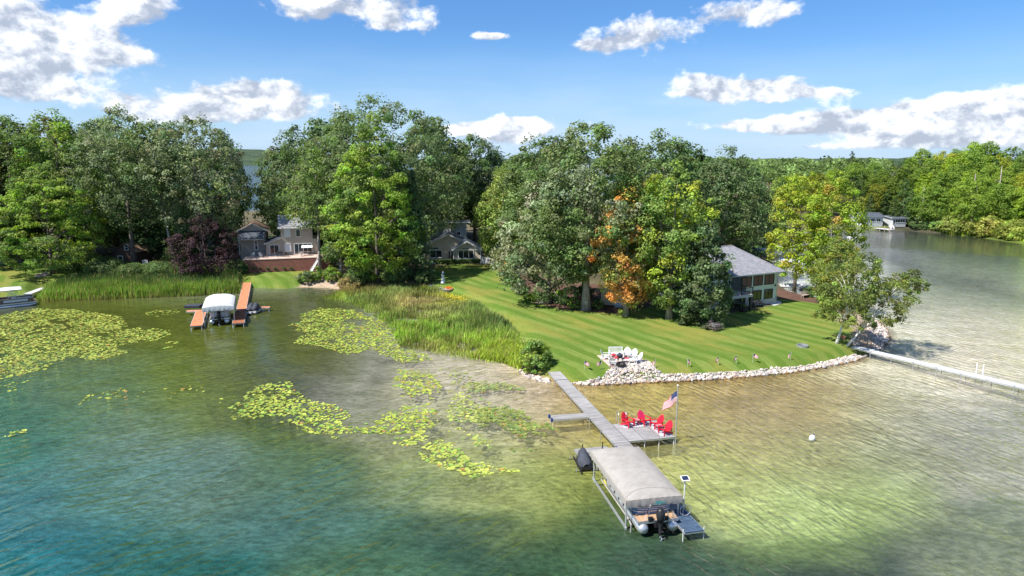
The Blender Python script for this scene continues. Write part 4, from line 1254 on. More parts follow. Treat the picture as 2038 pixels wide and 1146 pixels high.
shrub('shoreline_shrub', 1064, 736, 62, 62, 'leafy round shrub on the stone bank left of the plank dock', MID, (.14, .17, .03), seed=61, leaf=.22)
shrub('terrace_shrub', 612, 560, 36, 22, 'round green shrub with pale flowers left below the brick terrace', MID, DEEP, seed=62, flower='purple')
shrub('terrace_shrub', 632, 557, 30, 26, 'bushy green shrub below the right end of the brick terrace', MID, LIME, seed=63)
shrub('terrace_shrub', 662, 558, 34, 30, 'bright green shrub beside the thick pale trunk', LIME, MID, seed=64)
BEDS = [(1036, 585, 30, 22, (.09, .12, .06), SILVER, 'silvery shrub at the bend of the flower bed', None), (1052, 596, 22, 12, YELLOWG, MID, 'low yellow-green shrub, first of the row along the bed edge', None), (1068, 599, 20, 12, LIME, MID, 'low lime shrub in the middle of the bed-edge row', None), (1084, 603, 28, 12, (.15, .17, .12), SILVER, 'low pale grey shrub at the end of the bed-edge row', 'purple'),
        (1110, 594, 36, 18, LIME, MID, 'bright bushy shrub behind the bed-edge row', None), (1124, 606, 30, 18, DEEP, MID, 'dark leafy shrub left of the tallest lawn oak', None), (1146, 613, 30, 22, MID, LIME, 'broad-leaved shrub at the foot of the tallest lawn oak', None), (1190, 614, 24, 20, MID, DEEP, 'green shrub between the tallest oak and the cream shed', None),
        (1010, 545, 26, 26, (.14, .14, .05), ORANGE, 'rusty flowering shrub where the bed meets the tan house drive', 'flower'), (998, 540, 18, 16, (.13, .14, .09), SILVER, 'small pale shrub by the garage corner', 'purple'), (1160, 596, 46, 30, DEEP, OAKGREEN, 'dark undergrowth shrub behind the tallest oak trunk', None), (1262, 592, 26, 22, MID, OAKGREEN, 'green shrub behind the orange maple trunk', None), (1418, 655, 36, 18, (.06, .065, .05), (.12, .10, .11), 'low dull shrub at the right foot of the juniper', None),
        (1655, 604, 60, 34, DEEP, OAKGREEN, 'dark shrub thicket under the right shore maples', None), (1612, 590, 30, 20, DEEP, MID, 'dark shrub beside the stacked boats', None)]
for i, (a, b, w, h, c1, c2, lab, fl) in enumerate(BEDS):
    shrub('garden_shrub', a, b, w, h, lab, c1, c2, seed=100 + i, flower=fl, group='shrubs in the garden beds', leaf=.2)
UND = [(150, 538, 90, 44, 'dark hanging undergrowth beneath the lime maple'), (215, 545, 80, 34, 'dark undergrowth left of the brown shed'), (265, 547, 60, 24, 'low dark thicket below the brown shed'), (320, 545, 70, 26, 'dark thicket behind the cattails under the slim oak'), (350, 530, 50, 40, 'pale green sapling thicket left of the purple tree'), (470, 545, 44, 30, 'dark thicket right of the purple tree'),
       (720, 562, 60, 34, 'dark brush at the foot of the tall bright maple'), (790, 560, 66, 34, 'dark brush between the bright maple and the spruce'), (845, 560, 40, 22, 'low dark brush below the spruce'), (700, 572, 50, 22, 'pale dry brush behind the cattails')]
for i, (a, b, w, h, lab) in enumerate(UND):
    shrub('undergrowth_shrub', a, b, w, h, lab, DEEP if i < 9 else (.14, .11, .05), OAKGREEN if i < 9 else (.17, .14, .07), seed=130 + i, leaf=.26, group='undergrowth along the wood edge')
FS = [(1900, 462, 60, 34, 'pale green shrub left of three on the far bay shore', (.11, .13, .035)), (1965, 468, 70, 40, 'large olive shrub in the middle of the far bay shore', (.13, .14, .035)), (2022, 476, 70, 40, 'large olive shrub on the far bay shore at the right edge', (.12, .14, .03)), (1868, 458, 40, 24, 'small green shrub right of the cottage on the bay', MID), (1835, 455, 46, 26, 'dark shrub beside the white sunroom', DEEP)]
for i, (a, b, w, h, lab, c) in enumerate(FS):
    shrub('shore_shrub', a, b, w, h, lab, c, tuple(q * 1.3 for q in c), seed=150 + i, leaf=.5, group='shrubs on the far bay shore', nc=120)
# clipped hedge in front of the tan house
p = G(858, 526); q = G(968, 523)
t = thing('hedge', p, math.atan2(q.y - p.y, q.x - p.x), 'clipped dark hedge along the front of the tan gabled house', 'hedge')
L = (q - p).length
g = np.random.default_rng(9)
n = 5200
hp = np.stack([g.random(n) * L, (g.random(n) - .5) * .9, g.random(n) ** .6 * .95], 1)
V, F = leaf_quads(hp, unit(g.normal(size=(n, 3)) + [0, -.4, .8]), .24 * g.uniform(.6, 1.3, n), .7, g)
mesh_np('foliage', V, F, M['leaf'], t, col=np.repeat(np.array(DEEP) * 1.1 * (1 + .25 * g.normal(size=(n, 1))).clip(.4, 1.7), 4, 0))


# ------------------------------------------------------------------ cattails, reeds and grasses
def scatter(poly, n, g):
    poly = np.asarray(poly)
    lo, hi = poly.min(0), poly.max(0)
    out = []
    c = 0
    while c < n:
        q = g.uniform(lo, hi, (n * 2, 2))
        q = q[sdf(q[:, 0], q[:, 1], poly) > 0]
        out.append(q); c += len(q)
    return np.concatenate(out)[:n]


def blades(name, XY, h, w, col, g, lean=.22, brown=None):
    n = len(XY)
    z = np.maximum(height(XY[:, 0], XY[:, 1]), -.15)
    dead = g.random(n) < .10
    col = np.where(dead[:, None], np.array([.16, .12, .065]) * g.uniform(.6, 1.2, (n, 1)), col)
    lean = np.where(dead, lean * 2.2, lean)
    a = g.random(n) * 6.283
    ax = np.stack([np.cos(a), np.sin(a), np.zeros(n)], 1)
    b = g.random(n) * 6.283
    ln = np.stack([np.cos(b), np.sin(b), np.zeros(n)], 1) * (lean * h * np.abs(g.normal(size=n)))[:, None] + np.array([.10, -.03, 0]) * h[:, None]
    p0 = np.stack([XY[:, 0], XY[:, 1], z], 1)
    p1 = p0 + np.array([0, 0, .62]) * h[:, None] + ln * .35
    p2 = p0 + np.array([0, 0, 1.0]) * h[:, None] + ln
    w2 = (ax * w[:, None])
    V = np.stack([p0 - w2 * .5, p0 + w2 * .5, p1 + w2 * .5, p1 - w2 * .5, p2], 1).reshape(-1, 3)
    i = np.arange(n) * 5
    F4 = np.stack([i, i + 1, i + 2, i + 3], 1); F3 = np.stack([i + 3, i + 2, i + 4], 1)
    c0 = col * (1 if brown is None else .8)
    cc = np.stack([c0 if brown is None else brown, c0 if brown is None else brown, col, col, col * .85], 1).reshape(-1, 3)
    o = mesh_np(name, V, [F4, F3], M['reed'], col=cc.clip(.004, .8))
    return tag(o, kind='stuff')


g = np.random.default_rng(77)
LEFTREED = PX([(72, 600), (80, 586), (125, 566), (200, 558), (300, 556), (400, 556), (482, 560), (482, 584), (430, 588), (330, 592), (200, 597), (130, 598)])
XY = scatter(LEFTREED, 15000, g)
s = sdf(XY[:, 0], XY[:, 1], LEFTREED)
f = vnoise(XY[:, 0], XY[:, 1], 2.2, 3)[:, None]
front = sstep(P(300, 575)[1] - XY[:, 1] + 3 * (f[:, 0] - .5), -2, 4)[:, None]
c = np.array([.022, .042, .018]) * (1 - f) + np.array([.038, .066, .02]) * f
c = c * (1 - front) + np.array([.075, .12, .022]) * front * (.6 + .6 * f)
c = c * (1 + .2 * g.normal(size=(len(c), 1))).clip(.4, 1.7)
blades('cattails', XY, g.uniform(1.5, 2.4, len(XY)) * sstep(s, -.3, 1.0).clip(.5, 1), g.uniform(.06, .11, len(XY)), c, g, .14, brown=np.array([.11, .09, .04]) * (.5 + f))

ZON = [(690, 580, (.15, .12, .055)), (740, 575, (.12, .11, .05)), (670, 590, (.12, .15, .03)), (800, 585, (.085, .11, .04)), (720, 600, (.08, .105, .035)), (850, 585, (.10, .125, .03)), (860, 600, (.17, .155, .075)), (830, 605, (.18, .15, .08)), (900, 605, (.16, .17, .05)), (915, 595, (.25, .24, .02)), (880, 625, (.13, .14, .06)), (840, 630, (.12, .13, .05)), (820, 650, (.12, .18, .03)), (800, 670, (.13, .19, .03)), (960, 625, (.075, .115, .035)), (1000, 655, (.06, .095, .035)), (930, 660, (.09, .13, .035)), (870, 670, (.10, .16, .03)),
       (960, 690, (.12, .165, .028)), (1000, 700, (.135, .17, .028)), (1030, 690, (.10, .14, .03)), (900, 700, (.14, .16, .04)), (1020, 720, (.17, .2, .04)), (850, 695, (.15, .16, .05)), (700, 606, (.1, .14, .03)), (770, 640, (.10, .15, .03)), (1040, 705, (.15, .2, .03))]
zp = [P(a, b)[:2] for a, b, _ in ZON]; zc = [c_ for *_, c_ in ZON]
XY = scatter(MARSH, 34000, g)
dn = vnoise(XY[:, 0], XY[:, 1], 1.8, 8)
XY = XY[dn > .30]
s = sdf(XY[:, 0], XY[:, 1], MARSH)
c = idw(XY[:, 0], XY[:, 1], zp, zc, 3.0)
f = vnoise(XY[:, 0], XY[:, 1], 1.7, 9)[:, None]
c = c * .95 * (.5 + 1.0 * f) * (1 + .25 * g.normal(size=(len(c), 1))).clip(.4, 1.7)
hz = idw(XY[:, 0], XY[:, 1], [P(*q)[:2] for q in ((690, 580), (800, 590), (870, 605), (915, 600), (960, 625), (1010, 655), (830, 660), (930, 680), (1000, 700), (720, 600), (890, 710), (850, 640))], np.array([[.9], [1.2], [.5], [.45], [1.5], [1.5], [1.4], [1.3], [.75], [1.1], [.55], [.8]]), 3.0)[:, 0]
hh = hz * g.uniform(.65, 1.25, len(XY)) * sstep(s, -.4, 1.2).clip(.45, 1)
blades('marsh_reeds', XY, hh, g.uniform(.055, .10, len(XY)), c, g, .24)
# grass tussocks at the marsh edge near the shrub, and along the far bay
EDGE = PX([(935, 712), (1000, 722), (1036, 738), (1046, 715), (1030, 690), (985, 688)])
XY = scatter(EDGE, 3500, g)
cl = np.repeat(np.array([[.14, .175, .025]]), len(XY), 0) * (1 + .25 * g.normal(size=(len(XY), 1))).clip(.4, 1.6)
blades('tussock_grass', XY, g.uniform(.5, 1.15, len(XY)), g.uniform(.05, .09, len(XY)), cl, g, .4)
FARG = PX([(1835, 460), (1870, 464), (1920, 469), (1980, 475), (2038, 484), (2160, 497), (2160, 486), (2000, 462), (1900, 457)])
XY = scatter(FARG, 4500, g)
cl = np.repeat(np.array([[.20, .25, .03]]), len(XY), 0) * (1 + .25 * g.normal(size=(len(XY), 1))).clip(.4, 1.6)
blades('bay_grass', XY, g.uniform(.5, 1.5, len(XY)), g.uniform(.15, .3, len(XY)), cl, g, .3)


# ------------------------------------------------------------------ lily pads
def pad_geometry(g, n, flatness=.10):
    """notched leaves of 8 corners round a centre; returns local verts (n,8,3) of unit diameter"""
    ang = np.linspace(.25, 6.03, 7)
    ring = np.stack([np.cos(ang), np.sin(ang)], 1) * .5
    loc = np.zeros((n, 8, 3))
    rot = g.random(n) * 6.283
    ca, sa = np.cos(rot)[:, None], np.sin(rot)[:, None]
    el = g.uniform(.72, 1.0, n)[:, None]
    x = ring[None, :, 0] * g.uniform(.85, 1.15, (n, 7)); y = ring[None, :, 1] * el * g.uniform(.85, 1.15, (n, 7))
    loc[:, 1:, 0] = x * ca - y * sa; loc[:, 1:, 1] = x * sa + y * ca
    tilt = g.normal(size=(n, 2)) * flatness
    loc[:, 1:, 2] = loc[:, 1:, 0] * tilt[:, :1] + loc[:, 1:, 1] * tilt[:, 1:] + np.abs(g.normal(size=(n, 7))) * .05
    return loc


PATCH = [  # polygon in photograph pixels, pads per square metre, gap threshold, colour
    ([(-160, 640), (0, 628), (60, 612), (150, 616), (240, 630), (258, 652), (342, 654), (335, 678), (262, 688), (250, 705), (170, 722), (90, 740), (0, 755), (-160, 770)], 6.2, .30, (.235, .245, .03)),
    ([(280, 622), (330, 614), (380, 618), (350, 628), (300, 632)], 2.6, .40, (.22, .23, .03)), ([(300, 690), (345, 676), (372, 684), (350, 700), (310, 702)], 3.5, .35, (.26, .27, .03)),
    ([(566, 650), (590, 628), (640, 612), (710, 618), (770, 640), (790, 680), (850, 705), (862, 720), (800, 722), (740, 700), (690, 706), (640, 690), (585, 684), (600, 664)], 6.4, .30, (.235, .255, .03)),
    ([(520, 762), (570, 754), (640, 790), (690, 820), (712, 850), (706, 886), (640, 890), (560, 842), (480, 830), (430, 795)], 5.2, .36, (.26, .285, .035)), ([(400, 800), (520, 770), (600, 850), (560, 880), (450, 850)], .8, .5, (.25, .27, .03)),
    ([(768, 745), (800, 732), (858, 738), (890, 765), (876, 800), (840, 800), (800, 790)], 5.5, .34, (.245, .265, .03)),
    ([(704, 852), (760, 815), (820, 798), (872, 800), (880, 830), (850, 862), (800, 872), (740, 870)], 5.6, .34, (.245, .275, .03)),
    ([(760, 870), (850, 850), (900, 880), (940, 920), (1040, 915), (1052, 940), (970, 960), (890, 935), (820, 905)], 7.5, .34, (.265, .285, .04)),
    ([(880, 770), (960, 780), (1000, 850), (1010, 905), (950, 905), (880, 850)], 5.5, .38, (.255, .265, .05)),
    ([(950, 810), (1050, 812), (1112, 845), (1118, 876), (1040, 885), (985, 880), (945, 850)], 11, .34, (.165, .185, .03)), ([(1010, 880), (1090, 880), (1110, 900), (1040, 925)], 1.8, .45, (.17, .18, .04)),
    ([(870, 720), (960, 745), (1010, 800), (980, 830), (900, 780)], 2.6, .42, (.20, .21, .06)), ([(1000, 800), (1115, 850), (1130, 890), (1060, 915), (1000, 900)], 5, .36, (.14, .155, .03)),
    ([(930, 756), (990, 752), (1062, 772), (1040, 786), (985, 800), (930, 782)], 7, .38, (.175, .185, .04)),
    ([(120, 800), (220, 768), (300, 772), (250, 792), (150, 818)], .9, .5, (.26, .27, .03)), ([(0, 858), (40, 850), (60, 860), (20, 870), (-20, 868)], 4, .3, (.26, .27, .03)), ([(-200, 770), (0, 745), (110, 730), (60, 780), (0, 790)], .7, .5, (.25, .26, .03)), ([(190, 790), (480, 740), (520, 760), (330, 820)], .28, .5, (.25, .26, .03)),
]
g = np.random.default_rng(31)
AX, AC = [], []
for poly, den, thr, colr in PATCH:
    w = PX(poly)
    area = abs(sum(w[i][0] * w[(i + 1) % len(w)][1] - w[(i + 1) % len(w)][0] * w[i][1] for i in range(len(w)))) / 2
    q = scatter(w, int(area * den * 2.8), g)
    nz = vnoise(q[:, 0], q[:, 1], 3.4, 41) * .42 + vnoise(q[:, 0], q[:, 1], 1.3, 43) * .33 + vnoise(q[:, 0], q[:, 1], .6, 42) * .25
    edge = sstep(sdf(q[:, 0], q[:, 1], w), -.2, 1.6)
    q = q[nz > thr + .02 + .25 * (1 - edge)]
    cc = np.tile(np.array(colr) * [.93, .98, 1.0] + [0, 0, .018], (len(q), 1)) * (1 + .2 * g.normal(size=(len(q), 1))).clip(.45, 1.6)
    br = g.random(len(q)) < .03
    cc[br] = np.array([.26, .15, .05])
    gn = (g.random(len(q)) < .22) & ~br
    cc[gn] *= np.array([.55, .8, .8])
    AX.append(q); AC.append(cc)
AX = np.concatenate(AX); AC = np.concatenate(AC)
keep = sdf(AX[:, 0], AX[:, 1], LAND) < -.3
AX, AC = AX[keep], AC[keep]
order = np.argsort(AX[:, 1] ** 2 + AX[:, 0] ** 2)
AX, AC = AX[order], AC[order]
n = len(AX)
loc = pad_geometry(g, n)
size = .17 + .27 * g.random(n) ** 1.6
z = g.uniform(.012, .05, n)
TRI = np.array([[0, i, i + 1] for i in range(1, 7)])
NEAR = 290
vv = loc[NEAR:] * size[NEAR:, None, None] + np.concatenate([AX[NEAR:], z[NEAR:, None]], 1)[:, None]
o = mesh_np('lily_pads', vv.reshape(-1, 3), (TRI[None] + (np.arange(n - NEAR) * 8)[:, None, None]).reshape(-1, 3), M['pad'], col=np.repeat(AC[NEAR:], 8, 0))
tag(o, kind='stuff')
variants = []
for k in range(8):
    o = mesh_np('lily_pad', loc[k], TRI, M['pad'], col=np.ones((8, 3)))
    variants.append(o)
for k in range(NEAR):
    o = variants[k] if k < 8 else link(bpy.data.objects.new('lily_pad', variants[k % 8].data))
    o.location = (AX[k][0], AX[k][1], z[k])
    o.rotation_euler = (0, 0, g.random() * 6.28)
    o.scale = (size[k],) * 3
    o.color = (*AC[k], 1)
    tag(o, 'round yellow-green lily pad afloat on the lake side of the lily beds', 'lily pad', 'lily pads nearest the open lake')
# ------------------------------------------------------------------ buildings
def facade(o, rz, yl=0.0):
    """pixel -> local (x, z) on the wall plane local y = yl of a thing at o turned by rz"""
    o = Vector(o)
    ex = Vector((math.cos(rz), math.sin(rz), 0)); ey = Vector((-math.sin(rz), math.cos(rz), 0))

    def f(px, py):
        r_ = Vector(ray(px, py)); c0 = Vector((0, 0, CAM_Z))
        t = ((o + ey * yl) - c0).dot(ey) / r_.dot(ey)
        q = c0 + r_ * t - o
        return q.dot(ex), q.z
    return f


def window(parent, x0, x1, z0, z1, y, fr='white', pane='glass', nx=1, nz=1, t=.09, name='window', label=None, dep=.10):
    mb = MB()
    yc = y - dep / 2
    for a, b in ((x0 + t / 2, None), (x1 - t / 2, None)):
        mb.box((a, yc, (z0 + z1) / 2), (t, dep, z1 - z0))
    for b in (z0 + t / 2, z1 - t / 2):
        mb.box(((x0 + x1) / 2, yc, b), (x1 - x0 - 2 * t, dep, t))
    for i in range(1, nx):
        x = x0 + (x1 - x0) * i / nx
        mb.box((x, yc + .01, (z0 + z1) / 2), (t * .7, dep * .8, z1 - z0 - 2 * t))
    for i in range(1, nz):
        z = z0 + (z1 - z0) * i / nz
        mb.box(((x0 + x1) / 2, yc + .013, z), (x1 - x0 - 2 * t, dep * .7, t * .7))
    w = mb.build(name, M[fr], parent)
    if label: w['label'] = label
    MB().box(((x0 + x1) / 2, y - .022, (z0 + z1) / 2), (x1 - x0 - 2 * t, .03, z1 - z0 - 2 * t)).build('pane', M[pane], w)
    return w


def slab2(mb, q, t, mtop=0, medge=1):
    """roof plane: top faces material mtop, edges and underside medge"""
    q = [Vector(x) for x in q]
    n = (q[1] - q[0]).cross(q[3] - q[0]).normalized()
    if n.z < 0:
        q = q[::-1]; n = -n
    lo = [x - n * t for x in q]
    o = len(mb.v)
    mb.add(lo + q, [(4, 5, 6, 7)], mtop)
    mb.f += [tuple(i + o for i in f) for f in ((3, 2, 1, 0), (0, 1, 5, 4), (1, 2, 6, 5), (2, 3, 7, 6), (3, 0, 4, 7))]
    mb.mi += [medge] * 5


def gable(parent, x0, x1, y0, y1, ze, zr, along, mats, oh=.4, t=.16, name='roof'):
    """two roof planes; ridge along 'x' or 'y'"""
    mb = MB()
    if along == 'y':
        xm = (x0 + x1) / 2; k = (zr - ze) / (xm - x0); d = oh * k
        slab2(mb, [(x0 - oh, y0 - oh, ze - d), (xm, y0 - oh, zr), (xm, y1 + oh, zr), (x0 - oh, y1 + oh, ze - d)], t)
        slab2(mb, [(xm, y0 - oh, zr), (x1 + oh, y0 - oh, ze - d), (x1 + oh, y1 + oh, ze - d), (xm, y1 + oh, zr)], t)
    else:
        ym = (y0 + y1) / 2; k = (zr - ze) / (ym - y0); d = oh * k
        slab2(mb, [(x0 - oh, y0 - oh, ze - d), (x1 + oh, y0 - oh, ze - d), (x1 + oh, ym, zr), (x0 - oh, ym, zr)], t)
        slab2(mb, [(x0 - oh, ym, zr), (x1 + oh, ym, zr), (x1 + oh, y1 + oh, ze - d), (x0 - oh, y1 + oh, ze - d)], t)
    return mb.build(name, mats, parent)


# --- two-storey house with the hip roof
o = G(1543, 603); o.z -= .05
RZ = math.atan2(4.9, 9.9)
hs = thing('lake_house', o, RZ, 'two-storey sage green house with a hipped blue-grey roof and balcony', 'house')
MB().prism([(-14.5, 0), (-9.3, 0), (-9.3, 3), (-5.9, 3), (-5.9, 0), (0, 0), (0, 9.2), (-14.5, 9.2)], -.6, 4.72).build('wall', M['sidinggreen'], hs)
st = MB()
st.box((-2.95, -.045, .36), (5.99, .09, .95)); st.box((.045, 4.6, .36), (.09, 9.2, .95))
st.box((-5.95, -.02, 1.2), (.5, .5, 2.4))
st.build('stone_plinth', M['stonewall'], hs)
roof = MB()
E = [(-15.2, -.7, 4.72), (.7, -.7, 4.72), (.7, 9.9, 4.72), (-15.2, 9.9, 4.72)]
T = [(x, y, z + .16) for x, y, z in E]
ra, rb = (-9.9, 4.6, 8.25), (-4.6, 4.6, 8.25)
roof.add(E + T + [ra, rb], [(4, 5, 9, 8), (6, 7, 8, 9)], 0)
roof.f += [(5, 6, 9), (7, 4, 8)]; roof.mi += [0, 0]
roof.f += [(3, 2, 1, 0), (0, 1, 5, 4), (1, 2, 6, 5), (2, 3, 7, 6), (3, 0, 4, 7)]; roof.mi += [1] * 5
rf = roof.build('roof', [M['shingle'], M['greyframe']], hs)
gt = MB(); gt.bar((-15.3, -.78, 4.80), (.8, -.78, 4.80), .12, .13); gt.build('gutter', M['sidingpale'], rf)
cp = MB(); cp.tube([ra, rb], .1, 6); cp.tube([rb, (.7, -.7, 4.9)], .09, 5); cp.tube([rb, (.7, 9.9, 4.9)], .09, 5); cp.build('ridge_cap', M['shingle'], rf)
F = facade(o, RZ)
for a, b, c, d in ((1477, 547, 1495, 566), (1500.5, 544.5, 1517, 565.5), (1522.5, 541, 1539.5, 563.5)):
    x0, z1 = F(a, b); x1, z0 = F(c, d)
    window(hs, x0, x1, 2.98, 4.42, 0, 'darkframe', 'blind', 2, 1, .085, label='upper window with brown wooden blinds')
for a, c in ((1474.5, 1492), (1497.5, 1514.5), (1520, 1536.5)):
    x0, _ = F(a, 590); x1, _ = F(c, 590)
    window(hs, x0, x1, .88, 2.30, 0, 'darkframe', 'glassgreen', 2, 1, .085)
window(hs, -9.0, -6.3, 2.62, 4.5, 3.0, 'darkframe', 'glass', 3, 1, .08, name='sliding_door')
window(hs, -9.0, -6.3, .12, 2.1, 3.0, 'darkframe', 'glass', 3, 1, .08, name='sliding_door')
BX = facade(o, RZ, -2.42)(1498, 576)[0]; BL = -13.0      # right and left ends of the balcony
bl = MB()
bl.box(((BX + BL) / 2, -1.21, 2.32), (BX - BL, 2.42, .22)); bl.box((-7.6, 1.5, 2.32), (3.4, 3.0, .22)); bl.box(((BX + BL) / 2, -2.46, 2.26), (BX - BL + .1, .08, .34), 1); bl.box((BX + .04, -1.2, 2.26), (.08, 2.5, .34), 1)
bal = bl.build('balcony', [M['greyframe'], M['sidingpale']], hs)
rl = MB()
for zz in (3.42, 2.6):
    rl.bar((BL, -2.42, zz), (BX, -2.42, zz), .07, .07); rl.bar((BX, -2.42, zz), (BX, -.02, zz), .07, .07)
for i in range(int((BX - BL) / .2)):
    rl.bar((BL + i * .2, -2.42, 2.6), (BL + i * .2, -2.42, 3.42), .018, .018)
for i in range(12):
    rl.bar((BX, -2.42 + i * .2, 2.6), (BX, -2.42 + i * .2, 3.42), .018, .018)
for xx in (BL, BX - 3.9, BX - 2.0, BX):
    rl.bar((xx, -2.42, 2.43), (xx, -2.42, 3.5), .1, .1)
rl.build('railing', M['darkframe'], bal)
for xx in (BL + .2, BX - .15):
    MB().bar((xx, -2.3, 0), (xx, -2.3, 2.2), .26, .26).build('post', M['darkframe'], hs)
MB().bar((-9.1, -.1, 2.43), (-9.1, -.1, 4.72), .14, .14).build('post', M['sidingpale'], hs)
dp = MB(); dp.tube([(.06, -.06, .3), (.06, -.06, 4.6)], .05, 6); dp.build('downpipe', M['sidingpale'], hs)
lm = MB(); lm.box((-.35, -.08, 2.75), (.14, .14, .28)); lm.build('wall_lamp', M['black'], hs)
pt = MB(); pt.prism([tuple(P(a_, b_, o.z + .07)[:2]) for a_, b_ in ((1405, 634), (1440, 629), (1466, 624), (1490, 619), (1504, 613), (1518, 609.5), (1538, 608.5), (1553, 604.5), (1556, 601), (1546, 597), (1400, 612))], o.z - .4, o.z + .07)
po = pt.build('patio', M['concrete']); tag(po, kind='structure')


def garden_chair(name, loc, rz, label, m, group=None):
    t = thing(name, loc, rz, label, 'chair', group)
    MB().box((0, 0, .42), (.5, .5, .05)).build('seat', M[m], t)
    b = MB(); b.slab((-.24, .24, .45), (.24, .24, .45), (.24, .38, .95), (-.24, .38, .95), .04); b.build('backrest', M[m], t)
    for sx in (-.22, .22):
        for sy in (-.22, .22):
            MB().bar((sx, sy, 0), (sx, sy, .40), .04, .04).build('leg', M[m], t)
        a = MB(); a.bar((sx * 1.1, -.22, .42), (sx * 1.1, -.22, .64), .04, .04); a.bar((sx * 1.1, -.24, .66), (sx * 1.1, .30, .66), .05, .03); a.build('armrest', M[m], t)
    return t


def loc_w(base, rz, x, y, z=0.0):
    c, s = math.cos(rz), math.sin(rz)
    return Vector((base[0] + x * c - y * s, base[1] + x * s + y * c, base[2] + z))


t = thing('patio_table', loc_w(o, RZ, -4.6, -.95, .07), RZ, 'dark metal patio table in front of the stone plinth', 'table')
MB().lathe([(.55, .70), (.55, .74)], 14).build('table_top', M['iron'], t)
for k in range(4):
    MB().bar((.35 * math.cos(k * 1.57 + .8), .35 * math.sin(k * 1.57 + .8), 0), (.3 * math.cos(k * 1.57 + .8), .3 * math.sin(k * 1.57 + .8), .70), .04, .04).build('leg', M['iron'], t)
garden_chair('patio_chair', loc_w(o, RZ, -5.5, -.9, .07), RZ - 1.5, 'dark metal patio chair left of the patio table', 'iron')
garden_chair('patio_chair', loc_w(o, RZ, -3.7, -.9, .07), RZ + 1.4, 'dark metal patio chair right of the patio table', 'iron')
t = thing('planter', loc_w(o, RZ, BX - 1.7, -2.6, .07), RZ, 'dark square planter on the pale patio beside the post', 'planter')
MB().box((0, 0, .45), (.7, .7, .9), taper=1.15).build('pot', M['black'], t)
g = np.random.default_rng(3)
hp = np.stack([g.normal(size=240) * .2, g.normal(size=240) * .2, .9 + g.random(240) * .3], 1)
V, Fq = leaf_quads(hp, unit(g.normal(size=(240, 3)) + [0, 0, 1]), .16 * np.ones(240), .7, g)
mesh_np('foliage', V, Fq, M['leaf'], t, col=np.tile(np.array(DEEP), (len(V), 1)))

# --- tan gabled house
o = G(957, 521); RZ = R(5)
hs = thing('gabled_house', o, RZ, 'tan shake-sided house with two white-trimmed dark gables and a flat-roofed upper storey', 'house')
s = px_m(o.y)
f0 = facade(o, RZ, 0); f1 = facade(o, RZ, 2.6); f2 = facade(o, RZ, 10.0)
W2 = -f0(897, 500)[0] - .5
zE = f0(926, 495.5)[1]; zA = f0(929, 478.8)[1]
wl = MB(); wl.wallpoly([(-W2, -.5), (0, -.5), (0, zE), (-W2 / 2, zA - .15), (-W2, zE)], 0, 6.0); wl.build('wall', M['sidingtan'], hs)
gable(hs, -W2, 0, 0, 6.0, zE + .1, zA, 'y', [M['shingledark'], M['white']], .45, .2)
MB().box((-W2 + .55, -.14, zE - .12), (1.3, .3, .14)).build('trim', M['white'], hs)
MB().box((-.55, -.14, zE - .12), (1.3, .3, .14)).build('trim', M['white'], hs)
MB().box((-W2 / 2, -.06, .22), (W2, .12, .5)).build('stone_plinth', M['sidingtan'], hs)
for sx in (-W2 + .06, -.06):
    MB().box((sx, -.05, zE / 2), (.16, .12, zE)).build('corner_board', M['white'], hs)
x0, z1 = f0(911.5, 497); x1, z0 = f0(943.5, 515)
w = window(hs, x0, x1, max(z0, .5), z1, 0, 'white', 'glass', 3, 1, .13, label='wide white-framed front window')
xa, za = f0(918.5, 492); xb, _ = f0(936.5, 497)
window(hs, xa, xb, z1 + .06, za, 0, 'white', 'glass', 1, 1, .1)
x0, _ = f0(892, 505); x1, _ = f0(901, 505)
MB().box((-W2 - .7, 1.0, 1.1), (.1, .8, 2.1)).build('door', M['darkframe'], hs)
for xx in (-W2 + .35, -.3):
    MB().box((xx, -.12, 1.75), (.14, .16, .26)).build('wall_lamp', M['black'], hs)
xl, zl = f1(858, 482); xp, zp_ = f1(892, 464.5)
hw = max(xp - xl, 3.0) + 1.6
ze1 = zp_ - hw * .53
wl = MB(); wl.wallpoly([(xp - hw, -.5), (xp + hw, -.5), (xp + hw, ze1), (xp, zp_ - .15), (xp - hw, ze1)], 2.6, 10.0); wl.build('wall', M['sidingtan'], hs)
gable(hs, xp - hw, xp + hw, 2.6, 10.0, ze1 + .08, zp_, 'y', [M['shingledark'], M['white']], .45, .2)
x0, z1 = f1(855, 497); x1, z0 = f1(880.5, 513)
window(hs, x0, x1, max(z0, .5), z1, 2.6, 'white', 'glass', 2, 1, .13)
xa, za = f1(855, 491.5); xb, _ = f1(874, 497)
window(hs, xa, xb, z1 + .06, za, 2.6, 'white', 'glass', 1, 1, .1)
xd0, zd1 = f1(891.5, 499); xd1, _ = f1(903, 519)
window(hs, xd0, xd1, .05, zd1, 2.6, 'white', 'glass', 2, 1, .1, name='front_door')
xa, zt = f2(845, 444); xb, _ = f2(928, 444)
MB().prism([(xa - 3, 10.02), (xb, 10.02), (xb, 16), (xa - 3, 16)], -.3, zt).build('upper_wall', M['sidingpale'], hs)
fr = MB(); slab2(fr, [(xa - 3.4, 9.2, zt + .30), (xb + .9, 9.2, zt + .30), (xb + .9, 16.6, zt + .02), (xa - 3.4, 16.6, zt + .02)], .26); fr.build('flat_roof', [M['shingledark'], M['white']], hs)
x0, z1 = f2(908, 460.5); x1, z0 = f2(917.5, 471)
window(hs, x0, x1, z0, z1, 10.02, 'white', 'glass', 1, 1, .14)
MB().box((xb - .08, 9.97, zt / 2 + 1.5), (.16, .1, zt - 3)).build('corner_board', M['white'], hs)
fc = facade(o, RZ, 8.6)
